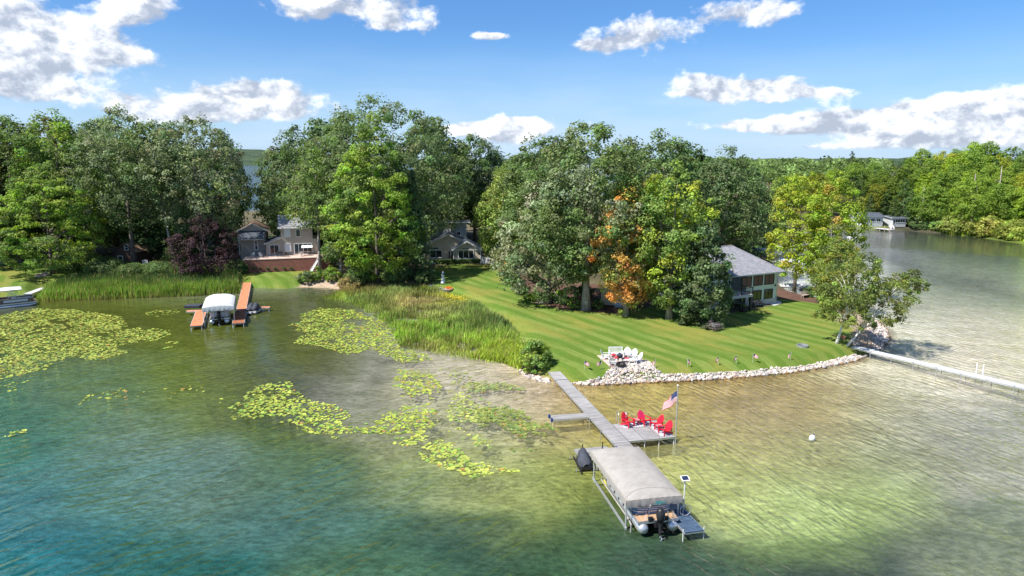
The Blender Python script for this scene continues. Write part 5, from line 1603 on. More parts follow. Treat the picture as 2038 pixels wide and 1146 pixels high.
x0, z1 = fc(881, 450); x1, _ = fc(897, 450)
ch = MB(); ch.box(((x0 + x1) / 2, 9.1, z1 / 2), (x1 - x0, 1.1, z1)); c_ = ch.build('chimney', M['stonewall'], hs)
fl = MB(); fl.tube([((x0 + x1) / 2, 9.1, z1), ((x0 + x1) / 2, 9.1, z1 + 1.5)], .14, 8); fl.lathe([(.2, z1 + 1.5), (.2, z1 + 1.62)], 8, c=((x0 + x1) / 2, 9.1)); fl.build('flue', M['alu'], c_)
garden_chair('porch_chair', loc_w(o, RZ, -4.6, -.8, 0), RZ, 'left of two pale porch chairs under the wide front window', 'whiteplastic')
garden_chair('porch_chair', loc_w(o, RZ, -3.2, -.8, 0), RZ, 'right of two pale porch chairs under the wide front window', 'whiteplastic')
pw = MB(); bx0, _ = f1(856, 525); bx1, _ = f1(875, 525)
pq = G(853, 535)
t = thing('brick_pier', pq, RZ, 'low brick pier at the left end of the hedge', 'wall')
MB().box((.6, 0, .5), (1.3, .5, 1.1)).build('pier', M['block'], t); MB().box((.6, 0, 1.1), (1.5, .65, .1)).build('coping', M['concrete'], t)

# white picket fence and garage right of the tan house
a, b = G(957, 524), G(977, 525)
rz = math.atan2(b.y - a.y, b.x - a.x); L = (b - a).length
t = thing('picket_fence', a, rz, 'white picket fence between the tan house and the garage', 'fence')
for zz in (.35, 1.05):
    MB().bar((0, .03, zz), (L, .03, zz), .04, .09).build('rail', M['white'], t)
pk = MB().box((0, 0, .68), (.09, .03, 1.36)).build('picket', M['white'], t)
for k in range(int(L / .16)):
    if k == 0: continue
    q = link(bpy.data.objects.new('picket', pk.data), t); q.location = (k * .16, 0, 0)
o2 = G(978, 528); RZ2 = R(-4)
t = thing('garage', o2, RZ2, 'white garage with a pale door half hidden by the feathery tree', 'garage')
MB().wallpoly([(0, -.4), (6, -.4), (6, 2.6), (3, 4.3), (0, 2.6)], 0, 7).build('wall', M['sidingpale'], t)
gable(t, 0, 6, 0, 7, 2.7, 4.4, 'y', [M['shingledark'], M['white']], .4, .18)
dr = banded('panelled_door', (.66, .68, .74), (.45, .47, .52), .55, 2, .5, .06, .03)
MB().box((1.9, -.05, 1.1), (2.9, .08, 2.2)).build('garage_door', dr, t)

# --- grey house on the brick terrace
A = G(486, 543.5); B = G(657, 536.5)
RZ = math.atan2(B.y - A.y, B.x - A.x); L = (B - A).length
fT = facade(A, RZ, 0)
hT = fT(486, 517)[1]
ter = thing('brick_terrace', A, RZ, 'raised terrace with a long red block retaining wall below the grey house', 'terrace')
MB().prism([(0, 0), (L, 0), (L, 4.6), (0, 4.6)], -.6, hT - .12).build('retaining_wall', M['block'], ter)
MB().box((L / 2, 2.32, hT - .06), (L + .12, 4.72, .12)).build('coping', M['paver'], ter)
for i in range(6):
    x, z = fT(504 + i * 14.5 + (4 if i > 3 else 0), 533)
    pl = MB(); pl.box((x, -.14, z - .2), (.34, .26, .2)); h_ = pl.build('hanging_planter', M['black'], ter)
    g = np.random.default_rng(i)
    hp = np.stack([x + g.normal(size=90) * .2, -.2 + g.normal(size=90) * .1, z + g.random(90) * .3 - .15], 1)
    V, Fq = leaf_quads(hp, unit(g.normal(size=(90, 3)) + [0, -.5, .6]), .16 * np.ones(90), .7, g)
    mesh_np('leaves', V, Fq, M['leaf'], h_, col=np.tile(np.array(DEEP), (len(V), 1)))
hs = thing('grey_house', A, RZ, 'grey-sided house with white windows standing on the red block terrace', 'house')
Y0 = 4.7
fh = facade(A, RZ, Y0)
xl = fh(530, 500)[0]; xr = fh(636, 500)[0]; xu = fh(559, 470)[0]; xur = fh(622, 470)[0]
zl = fh(530, 484)[1]; zj = fh(559, 473)[1]; zt = fh(562, 452)[1]
zb = hT
wl = MB(); wl.wallpoly([(xl, -.4), (xr, -.4), (xr, zj - .4), (xu, zj), (xl, zl)], Y0, Y0 + 7); wl.build('wall', M['sidinggrey'], hs)
MB().prism([(xu, Y0 - .004), (xur, Y0 - .004), (xur, Y0 + 6.5), (xu, Y0 + 6.5)], zj - .5, zt).build('upper_wall', M['sidinggrey'], hs)
lr = MB(); slab2(lr, [(xl - .4, Y0 - .4, zl - .05), (xu - .01, Y0 - .4, zj + .05), (xu - .01, Y0 + 7.2, zj + .05), (xl - .4, Y0 + 7.2, zl - .05)], .18); lr.build('lean_to_roof', [M['shingledark'], M['sidingpale']], hs)
gable(hs, xu, xur, Y0, Y0 + 6.5, zt + .1, zt + 2.1, 'x', [M['shingle'], M['sidingpale']], .5, .18)
for (a, b, c, d, nx, nz, nm) in ((565, 455, 578.5, 471.5, 2, 1, 'window'), (588, 456, 598.5, 471, 1, 1, 'window'), (566, 484, 580, 500, 2, 1, 'window'), (536, 487, 556.5, 508.5, 2, 1, 'sliding_door'), (585, 484.5, 622, 505, 4, 1, 'window')):
    x0, z1 = fh(a, b); x1, z0 = fh(c, d)
    pane = 'whiteplastic' if nm == 'window' and a in (565, 566) else 'glass'
    window(hs, x0, x1, max(z0, zb + .03), z1, Y0 - .006, 'white', 'blindwhite' if pane == 'whiteplastic' else 'glass', nx, nz, .1, name=nm)
x0, z1 = fh(585, 505); x1, z0 = fh(622, 505)
aw = MB(); slab2(aw, [fh(600, 490)[:1] + (Y0 - .9, fh(600, 492)[1]), fh(622, 490)[:1] + (Y0 - .9, fh(600, 492)[1]), fh(622, 490)[:1] + (Y0 - .02, fh(600, 488)[1]), fh(600, 490)[:1] + (Y0 - .02, fh(600, 488)[1])], .05, 0, 0); aw.build('awning', [M['canvaswhite'], M['canvaswhite']], hs)
# wing on the left with the brown roof
fg = facade(A, RZ, 7.5)
x0 = fg(478, 480)[0]; x1 = fg(529, 480)[0]; za = fg(497, 444)[1]; zee = fg(538, 456)[1]
xm = (x0 + x1) / 2
wl = MB(); wl.wallpoly([(x0, -.4), (x1, -.4), (x1, zee), (xm, za - .2), (x0, zee)], 7.5, 15); wl.build('wing_wall', M['sidinggrey'], hs)
gable(hs, x0, x1, 7.5, 15, zee + .1, za, 'y', [M['shinglebrown'], M['sidingpale']], .6, .18, 'wing_roof')
zp0 = fg(500, 474)[1]; zp1 = fg(500, 459)[1]
pr = MB(); slab2(pr, [(x0 - .2, 5.4, zp0), (x1 - .1, 5.4, zp0), (x1 - .1, 7.48, zp1), (x0 - .2, 7.48, zp1)], .16); pr.build('porch_roof', [M['shingledark'], M['white']], hs)
MB().bar((x0, 5.5, hT - .5), (x0, 5.5, zp0 - .1), .14, .14).build('post', M['sidingpale'], hs)
dx0, dz1 = fg(504.5, 477); dx1, dz0 = fg(515, 498)
window(hs, dx0, dx1, dz0, dz1, 7.5, 'white', 'glass', 1, 2, .2, name='door')
# things on the terrace
garden_chair('terrace_chair', loc_w(A, RZ, fT(517, 512)[0], 2.6, hT), RZ + .6, 'white lounge chair on the terrace by the sliding door', 'whiteplastic')
garden_chair('terrace_chair', loc_w(A, RZ, fT(500, 512)[0], 3.2, hT), RZ - .6, 'white chair at the left end of the terrace', 'whiteplastic')
garden_chair('terrace_chair', loc_w(A, RZ, fT(570, 512)[0], 2.0, hT), RZ + 2.6, 'dark chair near the middle of the terrace', 'iron')
garden_chair('terrace_chair', loc_w(A, RZ, fT(598, 512)[0], 2.0, hT), RZ - 2.6, 'pale chair beside the terrace barbecue', 'whiteplastic')
t = thing('barbecue', loc_w(A, RZ, fT(556, 512)[0], 2.4, hT), RZ, 'dark lidded barbecue standing on the terrace', 'barbecue')
MB().box((0, 0, .75), (.9, .55, .25)).build('firebox', M['iron'], t)
l = MB(); l.tube([(-.45, 0, .88), (.45, 0, .88)], .27, 10); l.build('lid', M['black'], t)
for sx in (-.4, .4):
    for sy in (-.2, .2):
        MB().bar((sx, sy, 0), (sx, sy, .63), .05, .05).build('leg', M['iron'], t)
t = thing('terrace_table', loc_w(A, RZ, fT(608, 512)[0], 2.9, hT), RZ, 'brown wooden dining table on the right of the terrace', 'table')
MB().box((0, 0, .72), (1.8, .9, .06)).build('table_top', M['hulltan'], t)
for sx in (-.8, .8):
    for sy in (-.38, .38):
        MB().bar((sx, sy, 0), (sx, sy, .69), .07, .07).build('leg', M['hulltan'], t)
# white curving slide that hangs over the wall
q = loc_w(A, RZ, fT(629, 520)[0], -.35, 0)
t = thing('garden_slide', q, RZ, 'white curved plastic slide leaning on the terrace wall beside the pine trunk', 'slide')
sd = MB()
pts = [(-.9, -1.3, .15), (-.55, -.9, .55), (-.1, -.5, 1.2), (.4, -.15, 1.9), (.7, .25, 2.5), (1.0, .6, 2.75)]
for a, b in zip(pts[:-1], pts[1:]):
    a, b = Vector(a), Vector(b); dvec = (b - a).normalized(); sd_ = dvec.cross(Vector((0, 0, 1))).normalized() * .28
    sd.slab(a - sd_, a + sd_, b + sd_, b - sd_, .05)
    for e in (-1, 1):
        sd.bar(a + sd_ * e + Vector((0, 0, .1)), b + sd_ * e + Vector((0, 0, .1)), .05, .22)
sd.build('chute', M['whiteplastic'], t)
for e in (-.3, .3):
    MB().bar((.6 + e, .1, 0), (.6 + e, .2, 2.4), .06, .06).build('support', M['whiteplastic'], t)

# --- brown shed
o = G(249, 531); RZ = R(-3)
f0 = facade(o, RZ)
x0 = f0(228, 510)[0]; x1 = f0(272, 510)[0]; ze = f0(249, 500)[1]; za = f0(249, 484)[1]
t = thing('brown_shed', o, RZ, 'dark brown gabled shed with two white windows under the oaks', 'shed')
MB().wallpoly([(x0, -.4), (x1, -.4), (x1, ze), ((x0 + x1) / 2, za - .15), (x0, ze)], 0, 5).build('wall', M['sidingbrown'], t)
gable(t, x0, x1, 0, 5, ze + .06, za, 'y', [M['shinglebrown'], M['sidingbrown']], .35, .16)
a, b = f0(234.5, 508.5); c, d = f0(246.5, 525.5); window(t, a, c, d, b, 0, 'white', 'glass', 1, 2, .12, label='lower white sash window')
a, b = f0(247, 486.5); c, d = f0(257, 498); window(t, a, c, d, b, 0, 'white', 'glass', 1, 2, .1, label='small white window under the gable')
p = G(290, 535)
t = thing('covered_grill', p, .5, 'dark covered grill with a pale lid tilted open beside the brown shed', 'barbecue')
MB().box((0, 0, .55), (1.1, .7, 1.0), taper=.9).build('body', M['cover'], t)
l = MB(); l.slab((-.5, -.3, 1.1), (.5, -.3, 1.1), (.5, .3, 1.7), (-.5, .3, 1.7), .06); l.build('lid', M['alu'], t)

# --- cream shed by the oak
o = G(1224, 608); RZ = R(-24)
t = thing('cream_shed', o, RZ, 'small cream garden shed with pale blue doors between the lawn oaks', 'shed')
MB().wallpoly([(-2.1, -.3), (1.6, -.3), (1.6, 2.05), (-.25, 2.9), (-2.1, 2.05)], 0, 3.0).build('wall', M['sidingcream'], t)
gable(t, -2.1, 1.6, 0, 3.0, 2.12, 2.98, 'y', [M['shinglebrown'], M['sidingcream']], .25, .12)
for xx in (.22, 1.0):
    d_ = MB(); d_.box((xx, -.05, .92), (.74, .08, 1.72)); dd = d_.build('door', banded('pale_blue_door', (.55, .66, .74), (.38, .46, .52), .25, 0, .6, .08, .04), t)
    MB().box((xx + (.28 if xx < .5 else -.28), -.11, .95), (.05, .05, .16)).build('handle', M['iron'], dd)
hx = MB(); hx.wallpoly([(-1.25 + .2 * math.cos(k * math.pi / 3 + math.pi / 6), 1.55 + .3 * math.sin(k * math.pi / 3 + math.pi / 6)) for k in range(6)], -.05, .0); hx.build('window', M['darkframe'], t)
MB().slab((.15, -1.4, -.05), (1.3, -1.4, -.05), (1.3, -.06, .12), (.15, -.06, .12), .06).build('ramp', M['greyframe'], t)

# --- cottage across the bay
o = G(1790, 449); RZ = R(4)
f0 = facade(o, RZ)
t = thing('bay_cottage', o, RZ, 'low white cottage with a glazed sunroom on the far shore of the right bay', 'cottage')
x0 = f0(1776.5, 440)[0]; x1 = f0(1803, 440)[0]; zt = f0(1790, 433.5)[1]
MB().prism([(x0, 0), (x1, 0), (x1, 5), (x0, 5)], -.4, zt).build('sunroom_wall', M['sidingpale'], t)
fr = MB(); slab2(fr, [(x0 - .5, -.5, zt + .05), (x1 + .5, -.5, zt + .05), (x1 + .5, 5, zt + .45), (x0 - .5, 5, zt + .45)], .18); fr.build('sunroom_roof', [M['shingledark'], M['sidingpale']], t)
a, b = f0(1782, 435.5); c, d = f0(1801, 443.5)
window(t, a, c, d, b, 0, 'white', 'glass', 4, 1, .16)
a, b = f0(1777.5, 436); c, d = f0(1781, 447); window(t, a, c, .1, b, 0, 'white', 'glass', 1, 1, .1, name='door')
xa = f0(1722, 440)[0]; xb = x0 - 2.2; zc = f0(1740, 432)[1]
MB().prism([(xa, 1.5), (xb, 1.5), (xb, 8), (xa, 8)], -.6, zc).build('wall', M['sidingpale'], t)
gable(t, xa, xb, 1.5, 8, zc + .1, zc + 1.1, 'x', [M['shingledark'], M['sidingpale']], .5, .18)
for q in (.2, .5, .78):
    xx = xa + (xb - xa) * q
    window(t, xx - .7, xx + .7, zc - 1.7, zc - .5, 1.5, 'white', 'glass', 2, 1, .14)
a = G(1812, 452); b = G(1832, 455)
# ------------------------------------------------------------------ docks
def deck_section(parent, p, q, w, z, n_boards, boardmat, framemat, g, cross=True, name='deck_section'):
    """boards across the walk between two points (local xy); edges framed"""
    p, q = Vector((*p, 0)), Vector((*q, 0))
    d = (q - p); L = d.length; d.normalize(); s = Vector((-d.y, d.x, 0))
    mb = MB()
    if cross:
        st = L / n_boards
        for i in range(n_boards):
            a = p + d * (st * i + .008); b = p + d * (st * (i + 1) - .008)
            dz = g.normal() * .003
            h = s * (w / 2 - .03)
            mb.slab((*(a - h).xy, z + dz), (*(b - h).xy, z + dz), (*(b + h).xy, z + dz), (*(a + h).xy, z + dz), .03)
    else:
        st = w / n_boards
        for i in range(n_boards):
            c = s * (-w / 2 + st * (i + .5)); h = s * (st / 2 - .006)
            a = p + d * .02; b = q - d * .02
            mb.slab((*(a + c - h).xy, z), (*(b + c - h).xy, z), (*(b + c + h).xy, z), (*(a + c + h).xy, z), .03)
    o = mb.build(name, M[boardmat], parent)
    v = 1 + .10 * g.normal()
    o.color = (v, v, v, 1)
    fr = MB()
    for e in (-1, 1):
        h = s * (w / 2 - .015) * e
        fr.bar((*(p + h).xy, z - .075), (*(q + h).xy, z - .075), .03, .16)
    for f_ in (0.02, .98):
        a = p + d * L * f_
        fr.bar((*(a - s * (w / 2 - .035)).xy, z - .11), (*(a + s * (w / 2 - .035)).xy, z - .11), .05, .10)
    fr.build('frame', M[framemat], o)
    return o


def dock_leg(parent, x, y, top, bot, r=.03, m='galv', foot=True):
    mb = MB()
    mb.tube([(x, y, bot), (x, y, top)], r, 7)
    if foot:
        mb.lathe([(.11, bot), (.11, bot + .04)], 8, c=(x, y))
    return mb.build('leg', M[m], parent)


g = np.random.default_rng(101)
# --- the main plank dock with its sitting platform
D0 = P(1103, 738, .75); D1 = P(1239, 884, .6)
dv = Vector((D1[0] - D0[0], D1[1] - D0[1], 0)); LD = dv.length; dv.normalize()
RZD = math.atan2(dv.x, -dv.y)          # local -y runs out from the shore
main = thing('plank_dock', (D0[0], D0[1], 0), RZD, 'long grey plank dock with a square sitting platform running out from the stone bank', 'dock')
WD = 1.25; ZD = .62
nsec = 12
TOT = LD + 12.6
sec = TOT / nsec
for i in range(nsec):
    a = -i * sec; b = -(i + 1) * sec + .02
    last = i == nsec - 1
    ox = -.62 if i >= nsec - 3 else 0
    deck_section(main, (ox, a), (ox, b), WD, ZD + (.05 if i == 0 else 0), 17, 'navy' if last else 'greywood', 'alu', g)
    for e in (-1, 1):
        x = ox + e * (WD / 2 + .04)
        zb = gz(*(Vector((D0[0], D0[1], 0)) + Matrix.Rotation(RZD, 3, 'Z') @ Vector((x, b, 0))).xy)
        if zb < .1:
            dock_leg(main, x, b + .12, ZD + (.02 if i < 9 else .14), zb - .1, .028, 'white' if i >= 9 else 'galv')
bmp = MB(); bmp.bar((-WD / 2 - .03, -LD - .3, ZD - .05), (-WD / 2 - .03, -LD - 1.2, ZD - .05), .06, .2); bmp.build('bumper', M['bluebumper'], main)


def LW(x, y, z=0.0):
    return loc_w((D0[0], D0[1], 0), RZD, x, y, z)


# platform: three panels wide to the right of the walk
yp = -LD + .35
PW = 3.9; PL = 3.55
for i in range(3):
    x0 = WD / 2 + .03 + i * PW / 3
    deck_section(main, (x0 + PW / 6, yp + PL), (x0 + PW / 6, yp), PW / 3 - .02, ZD, 20, 'greywood', 'alu', g, name='platform_section')
for x in (WD / 2 + .1 + PW / 3, WD / 2 + 2 * PW / 3, WD / 2 + PW - .05):
    for y in (yp + .1, yp + PL - .1):
        q = LW(x, y); dock_leg(main, x, y, ZD - .02, gz(q.x, q.y) - .1, .035, 'white')
# ladder rails on the far edge
ld = MB()
for x in (WD / 2 + .5, WD / 2 + 1.15):
    ld.tube([(x, yp + PL - .25, ZD), (x, yp + PL - .25, ZD + .85), (x, yp + PL - .12, ZD + 1.0), (x, yp + PL + .12, ZD + 1.0), (x, yp + PL + .25, ZD + .8), (x, yp + PL + .25, -.5)], .03, 7)
for zz in (.35, .05, -.25):
    ld.bar((WD / 2 + .5, yp + PL + .25, zz), (WD / 2 + 1.15, yp + PL + .25, zz), .1, .04)
ld.build('ladder', M['chrome'], main)

# finger docks left of the walk
def finger(name, pa, pb, w, label, z=.55, mb_='greywood', n=14, legs=True):
    a, b = P(*pa, z), P(*pb, z)
    v = Vector((b[0] - a[0], b[1] - a[1], 0)); rz = math.atan2(v.y, v.x); L = v.length
    t = thing(name, (a[0], a[1], 0), rz, label, 'dock')
    deck_section(t, (0, 0), (L, 0), w, z, n, mb_, 'alu', g, cross=False)
    for x in (.15, L - .3):
        for y in (-w / 2 + .06, w / 2 - .06):
            q = loc_w((a[0], a[1], 0), rz, x, y)
            dock_leg(t, x, y, z - .04, min(gz(q.x, q.y) - .1, -.2), .03)
    return t, L


t, L = finger('finger_dock', (1097, 831), (1171, 825.5), 1.0, 'short pale finger dock with dark blue corner bumpers beside the plank dock', n=6)
for y in (-.42, .42):
    m_ = MB(); m_.box((-.06, y, .5), (.14, .22, .3)); m_.build('bumper', M['bluebumper'], t)
t, L = finger('finger_dock', (1146, 899), (1212, 893), .95, 'short pale finger dock reaching to the covered boat lift', n=6)
for x in (.35, 1.9):
    m_ = MB(); m_.tube([(x, -.5, -.6), (x, -.5, 1.35)], .04, 6); m_.build('mooring_post', M['black'], t)

# --- covered water scooter on its small hoist
q = P(1161, 917, .3)
t = thing('water_scooter', (q[0], q[1], .35), RZD - .1, 'water scooter under a dark fitted cover beside the big boat lift', 'watercraft'); t.scale = (.85, .85, .85)
V = []; n_ = 10
prof = [(-1.35, .28, .25), (-1.1, .5, .5), (-.5, .56, .62), (0, .5, .95), (.35, .42, 1.02), (.7, .36, .72), (1.1, .25, .5), (1.45, .05, .3)]
cv = MB()
rings = []
for (y, w, h) in prof:
    rings.append([(w * math.cos(math.pi * k / n_) * (1 if 0 < k < n_ else 1.05), y, h * math.sin(math.pi * k / n_) ** .8 if 0 < k < n_ else -.05) for k in range(n_ + 1)])
vs = [p for r_ in rings for p in r_]
fs = [(i * (n_ + 1) + k, i * (n_ + 1) + k + 1, (i + 1) * (n_ + 1) + k + 1, (i + 1) * (n_ + 1) + k) for i in range(len(prof) - 1) for k in range(n_)]
fs += [tuple(range(n_ + 1)), tuple((len(prof) - 1) * (n_ + 1) + k for k in range(n_, -1, -1))]
cv.add(vs, fs); cv.build('cover', M['cover'], t, smooth=True)
hl = MB(); hl.prism([(-.5, -1.4), (.5, -1.4), (.55, .3), (.3, 1.1), (0, 1.5), (-.3, 1.1), (-.55, .3)], -.25, .02); hl.build('hull', M['black'], t)
st = thing('scooter_hoist', (q[0], q[1], 0), RZD - .1, 'low dark hoist frame holding the covered water scooter', 'hoist')
for e in (-1, 1):
    f_ = MB(); f_.bar((e * .45, -1.5, .06), (e * .45, 1.3, .06), .1, .08); f_.build('bunk', M['black'], st)
    l = MB(); l.tube([(e * .75, -1.1, -1.2), (e * .75, -1.1, .3)], .035, 6); l.tube([(e * .75, 1.0, -1.2), (e * .75, 1.0, .3)], .035, 6); l.build('post', M['galv'], st)
c_ = MB(); c_.bar((-.9, -1.1, 0), (.9, -1.1, 0), .08, .06); c_.bar((-.9, 1.0, 0), (.9, 1.0, 0), .08, .06); c_.build('crossbar', M['black'], st)


# ------------------------------------------------------------------ boat lift with canvas canopy, and the pontoon boat in it
def canopy_mesh(HX, YA, YB, ze, rise, flap, mats, parent, emblem=False, front_slope=.75, scallop=9):
    """arched cloth: local x across, y along; the near end (-y) slopes down"""
    nx, ny = 14, 18
    V = []; F = []
    g_ = np.random.default_rng(55)
    def zz(x, y):
        u = x / HX
        z = ze + rise * (1 - abs(u) ** 3.0)
        k = (y - YA) / front_slope
        if k < 1: z = ze + (z - ze) * math.sin(max(k, 0) * math.pi / 2) ** .8
        k = (YB - y) / (front_slope * .8)
        if k < 1: z = ze + (z - ze) * math.sin(max(k, 0) * math.pi / 2) ** .8
        fold = .012 * math.sin(y * 4.1 + x * 1.3) + .008 * math.sin(y * 9 - x * 2)
        if (y - YA) < front_slope * 1.3: fold += .018 * math.sin(x * 17) * (1 - (y - YA) / (front_slope * 1.3))
        return z + fold * (1 - abs(u) ** 4)
    ysv = np.concatenate([np.linspace(YA, YA + front_slope, 7)[:-1], np.linspace(YA + front_slope, YB - front_slope * .8, 11)[:-1], np.linspace(YB - front_slope * .8, YB, 6)])
    xsv = np.linspace(-HX, HX, 25)
    for y in ysv:
        for x in xsv:
            V.append((x, y, zz(x, y)))
    nX = len(xsv)
    F = [(j * nX + i, j * nX + i + 1, (j + 1) * nX + i + 1, (j + 1) * nX + i) for j in range(len(ysv) - 1) for i in range(nX - 1)]
    mb = MB(); mb.add(V, F)
    c = mb.build('canopy', M[mats[0]], parent, smooth=True)
    # flaps hang round the rim with a scalloped hem
    def flap_strip(p, q, n, h, out, nm='flap'):
        vs = []; fs = []
        p, q = Vector(p), Vector(q)
        for i in range(n + 1):
            f_ = i / n
            a = p.lerp(q, f_)
            hem = h * (1 - .20 * abs(math.sin(f_ * math.pi * (n / 4))) ** .5 * -1) if False else h * (.86 + .14 * abs(math.sin(f_ * math.pi * (n / 6))))
            vs += [a, a + Vector(out) * .03 + Vector((0, 0, -hem * .5)) + Vector(out) * .02 * math.sin(i * 1.7), a + Vector(out) * .02 + Vector((0, 0, -hem)) + Vector(out) * .03 * math.sin(i * 2.3)]
        for i in range(n):
            for k in range(2):
                fs.append((i * 3 + k, i * 3 + k + 1, (i + 1) * 3 + k + 1, (i + 1) * 3 + k))
        m_ = MB(); m_.add(vs, fs)
        return m_.build(nm, M[mats[0]], c, smooth=True)
    e = .012
    flap_strip((-HX - e, YA, ze), (-HX - e, YB, ze), 36, flap, (-1, 0, 0))
    flap_strip((HX + e, YB, ze), (HX + e, YA, ze), 36, flap, (1, 0, 0))
    flap_strip((HX, YA - e, ze), (-HX, YA - e, ze), 24, flap * 1.05, (0, -1, 0))
    flap_strip((-HX, YB + e, ze), (HX, YB + e, ze), 18, flap, (0, 1, 0))
    sm = MB()
    for x in (-HX * .985, HX * .985):
        sm.tube([(x, y, zz(x, y) + .012) for y in ysv], .012, 4)
    sm.tube([(x, YA + .02, zz(x, YA + .02) + .012) for x in xsv], .014, 4)
    sm.tube([(-HX * .97 + (HX * 1.94) * k / 16, YA + front_slope * 1.05 * (1 - .55 * abs(k / 8 - 1) ** 3), zz(-HX * .97 + HX * 1.94 * k / 16, YA + front_slope * 1.05 * (1 - .55 * abs(k / 8 - 1) ** 3)) + .01) for k in range(17)], .012, 4)
    sm.tube([(0, y, zz(0, y) + .008) for y in ysv[6:]], .006, 4)
    sm.build('seam', M[mats[1]], c)
    return c, zz


ct = Vector((7.57, 40.05, 0))
RZL = RZD
# re-measure the canopy corners
ZE = 2.02
lf = P(1176, 898, ZE); ln = P(1249, 1000, ZE); rn = P(1357, 985, ZE)
ct = (Vector(ln) + Vector(rn)) / 2
lx = Vector((rn[0] - ln[0], rn[1] - ln[1], 0)); HX = lx.length / 2; 
ldir = Vector((lf[0] - ln[0], lf[1] - ln[1], 0)); LL = ldir.length
RZL = math.atan2(-ldir.x, ldir.y)
ct = Vector((ct.x, ct.y, 0))
lift = thing('boat_lift', ct, RZL, 'large boat lift under a tan arched canvas canopy in the foreground', 'boat lift')
can, zz = canopy_mesh(HX, 0.0, LL, ZE, .31, .42, ('canvas', 'seam'), lift)
em = MB()
ey = -.085
# fish-shaped emblem with a stroke below, on the near flap
fish = [(.0, 0), (.10, .07), (.25, .10), (.42, .08), (.55, .02), (.70, .09), (.66, 0), (.70, -.09), (.55, -.02), (.42, -.07), (.25, -.09), (.10, -.06)]
em.wallpoly([(x - .05, ZE - .22 + z) for x, z in fish], ey - .006, ey)
em.wallpoly([(-.12, ZE - .335), (.45, ZE - .345), (.62, ZE - .325), (.45, ZE - .325), (-.12, ZE - .315)], ey - .006, ey)
em.build('emblem', M['teal'], can)
for k in range(9):
    m_ = MB(); y = .4 + k * (LL - .8) / 8
    m_.box((-HX - .05, y, ZE - .43), (.05, .06, .16)); m_.build('hem_clip', M['black'], can)
for e in (-1, 1):
    for y in (.35, LL - .6):
        q = loc_w(ct, RZL, e * (HX - .12), y)
        m_ = MB(); zb = gz(q.x, q.y)
        m_.tube([(e * (HX - .12), y, zb - .1), (e * (HX - .12), y, ZE + .03)], .055, 8); m_.lathe([(.22, zb - .08), (.22, zb - .02)], 10, c=(e * (HX - .12), y)); m_.build('post', M['alu'], lift)
    r_ = MB(); r_.bar((e * (HX - .12), .2, .12), (e * (HX - .12), LL - .3, .12), .09, .16); r_.bar((e * (HX - .02), .1, ZE - .04), (e * (HX - .02), LL - .1, ZE - .04), .05, .06); r_.build('side_rail', M['alu'], lift)
    b_ = MB(); b_.bar((e * .95, .1, .1), (e * .95, LL - .8, .1), .14, .12); b_.build('bunk', M['yellow'] if e < 0 else M['galv'], lift)
    gl = MB(); gl.tube([(e * (HX - .32), .0, .0), (e * (HX - .32), -.05, .5), (e * (HX - .36), .6, .55), (e * (HX - .36), LL - 1.5, .55)], .05, 7); gl.build('guide_bunk', M['canvas'], lift)
for y in (.55, LL - 1.2):
    m_ = MB(); m_.bar((-HX + .1, y, -.05), (HX - .1, y, -.05), .12, .1); m_.build('cross_beam', M['alu'], lift)
for k in range(7):
    y = .4 + k * (LL - .8) / 6
    m_ = MB(); m_.tube([(HX * u, y, zz(HX * u, y) - .05) for u in np.linspace(-.98, .98, 13)], .018, 5); m_.build('bow', M['alu'], lift)
w_ = MB(); w_.tube([(HX + .12, .15, ZE - .4), (HX + .13, .15, .5)], .03, 6); w_.lathe([(.0, 0.0), (.0, 0.001)], 3); w_.build('winch_post', M['galv'], lift)
wh = MB(); wh.tube([(HX + .26 + .34 * math.cos(a), .12, 1.0 + .34 * math.sin(a)) for a in np.linspace(0, 6.283, 17)], .022, 5, cap=False); wh.build('winch_wheel', M['alu'], lift)
# solar panel on its own stalk at the near right corner
q = P(1350, 985, .4)
t = thing('solar_charger', LW(0, 0) * 0 + loc_w(ct, RZL, HX + .55, .95, 0), RZL, 'small solar panel on a white stalk beside the boat lift canopy', 'solar panel')
m_ = MB(); m_.tube([(0, 0, -1.2), (0, 0, 2.6)], .04, 7); m_.build('stalk', M['white'], t)
m_ = MB(); m_.slab((-.26, -.2, 2.59), (.26, -.2, 2.59), (.26, .2, 2.75), (-.26, .2, 2.75), .03); pf_ = m_.build('panel_frame', M['white'], t)
m_ = MB(); m_.slab((-.2, -.15, 2.623), (.2, -.15, 2.623), (.2, .15, 2.743), (-.2, .15, 2.743), .01); m_.build('cell', M['solar'], pf_)


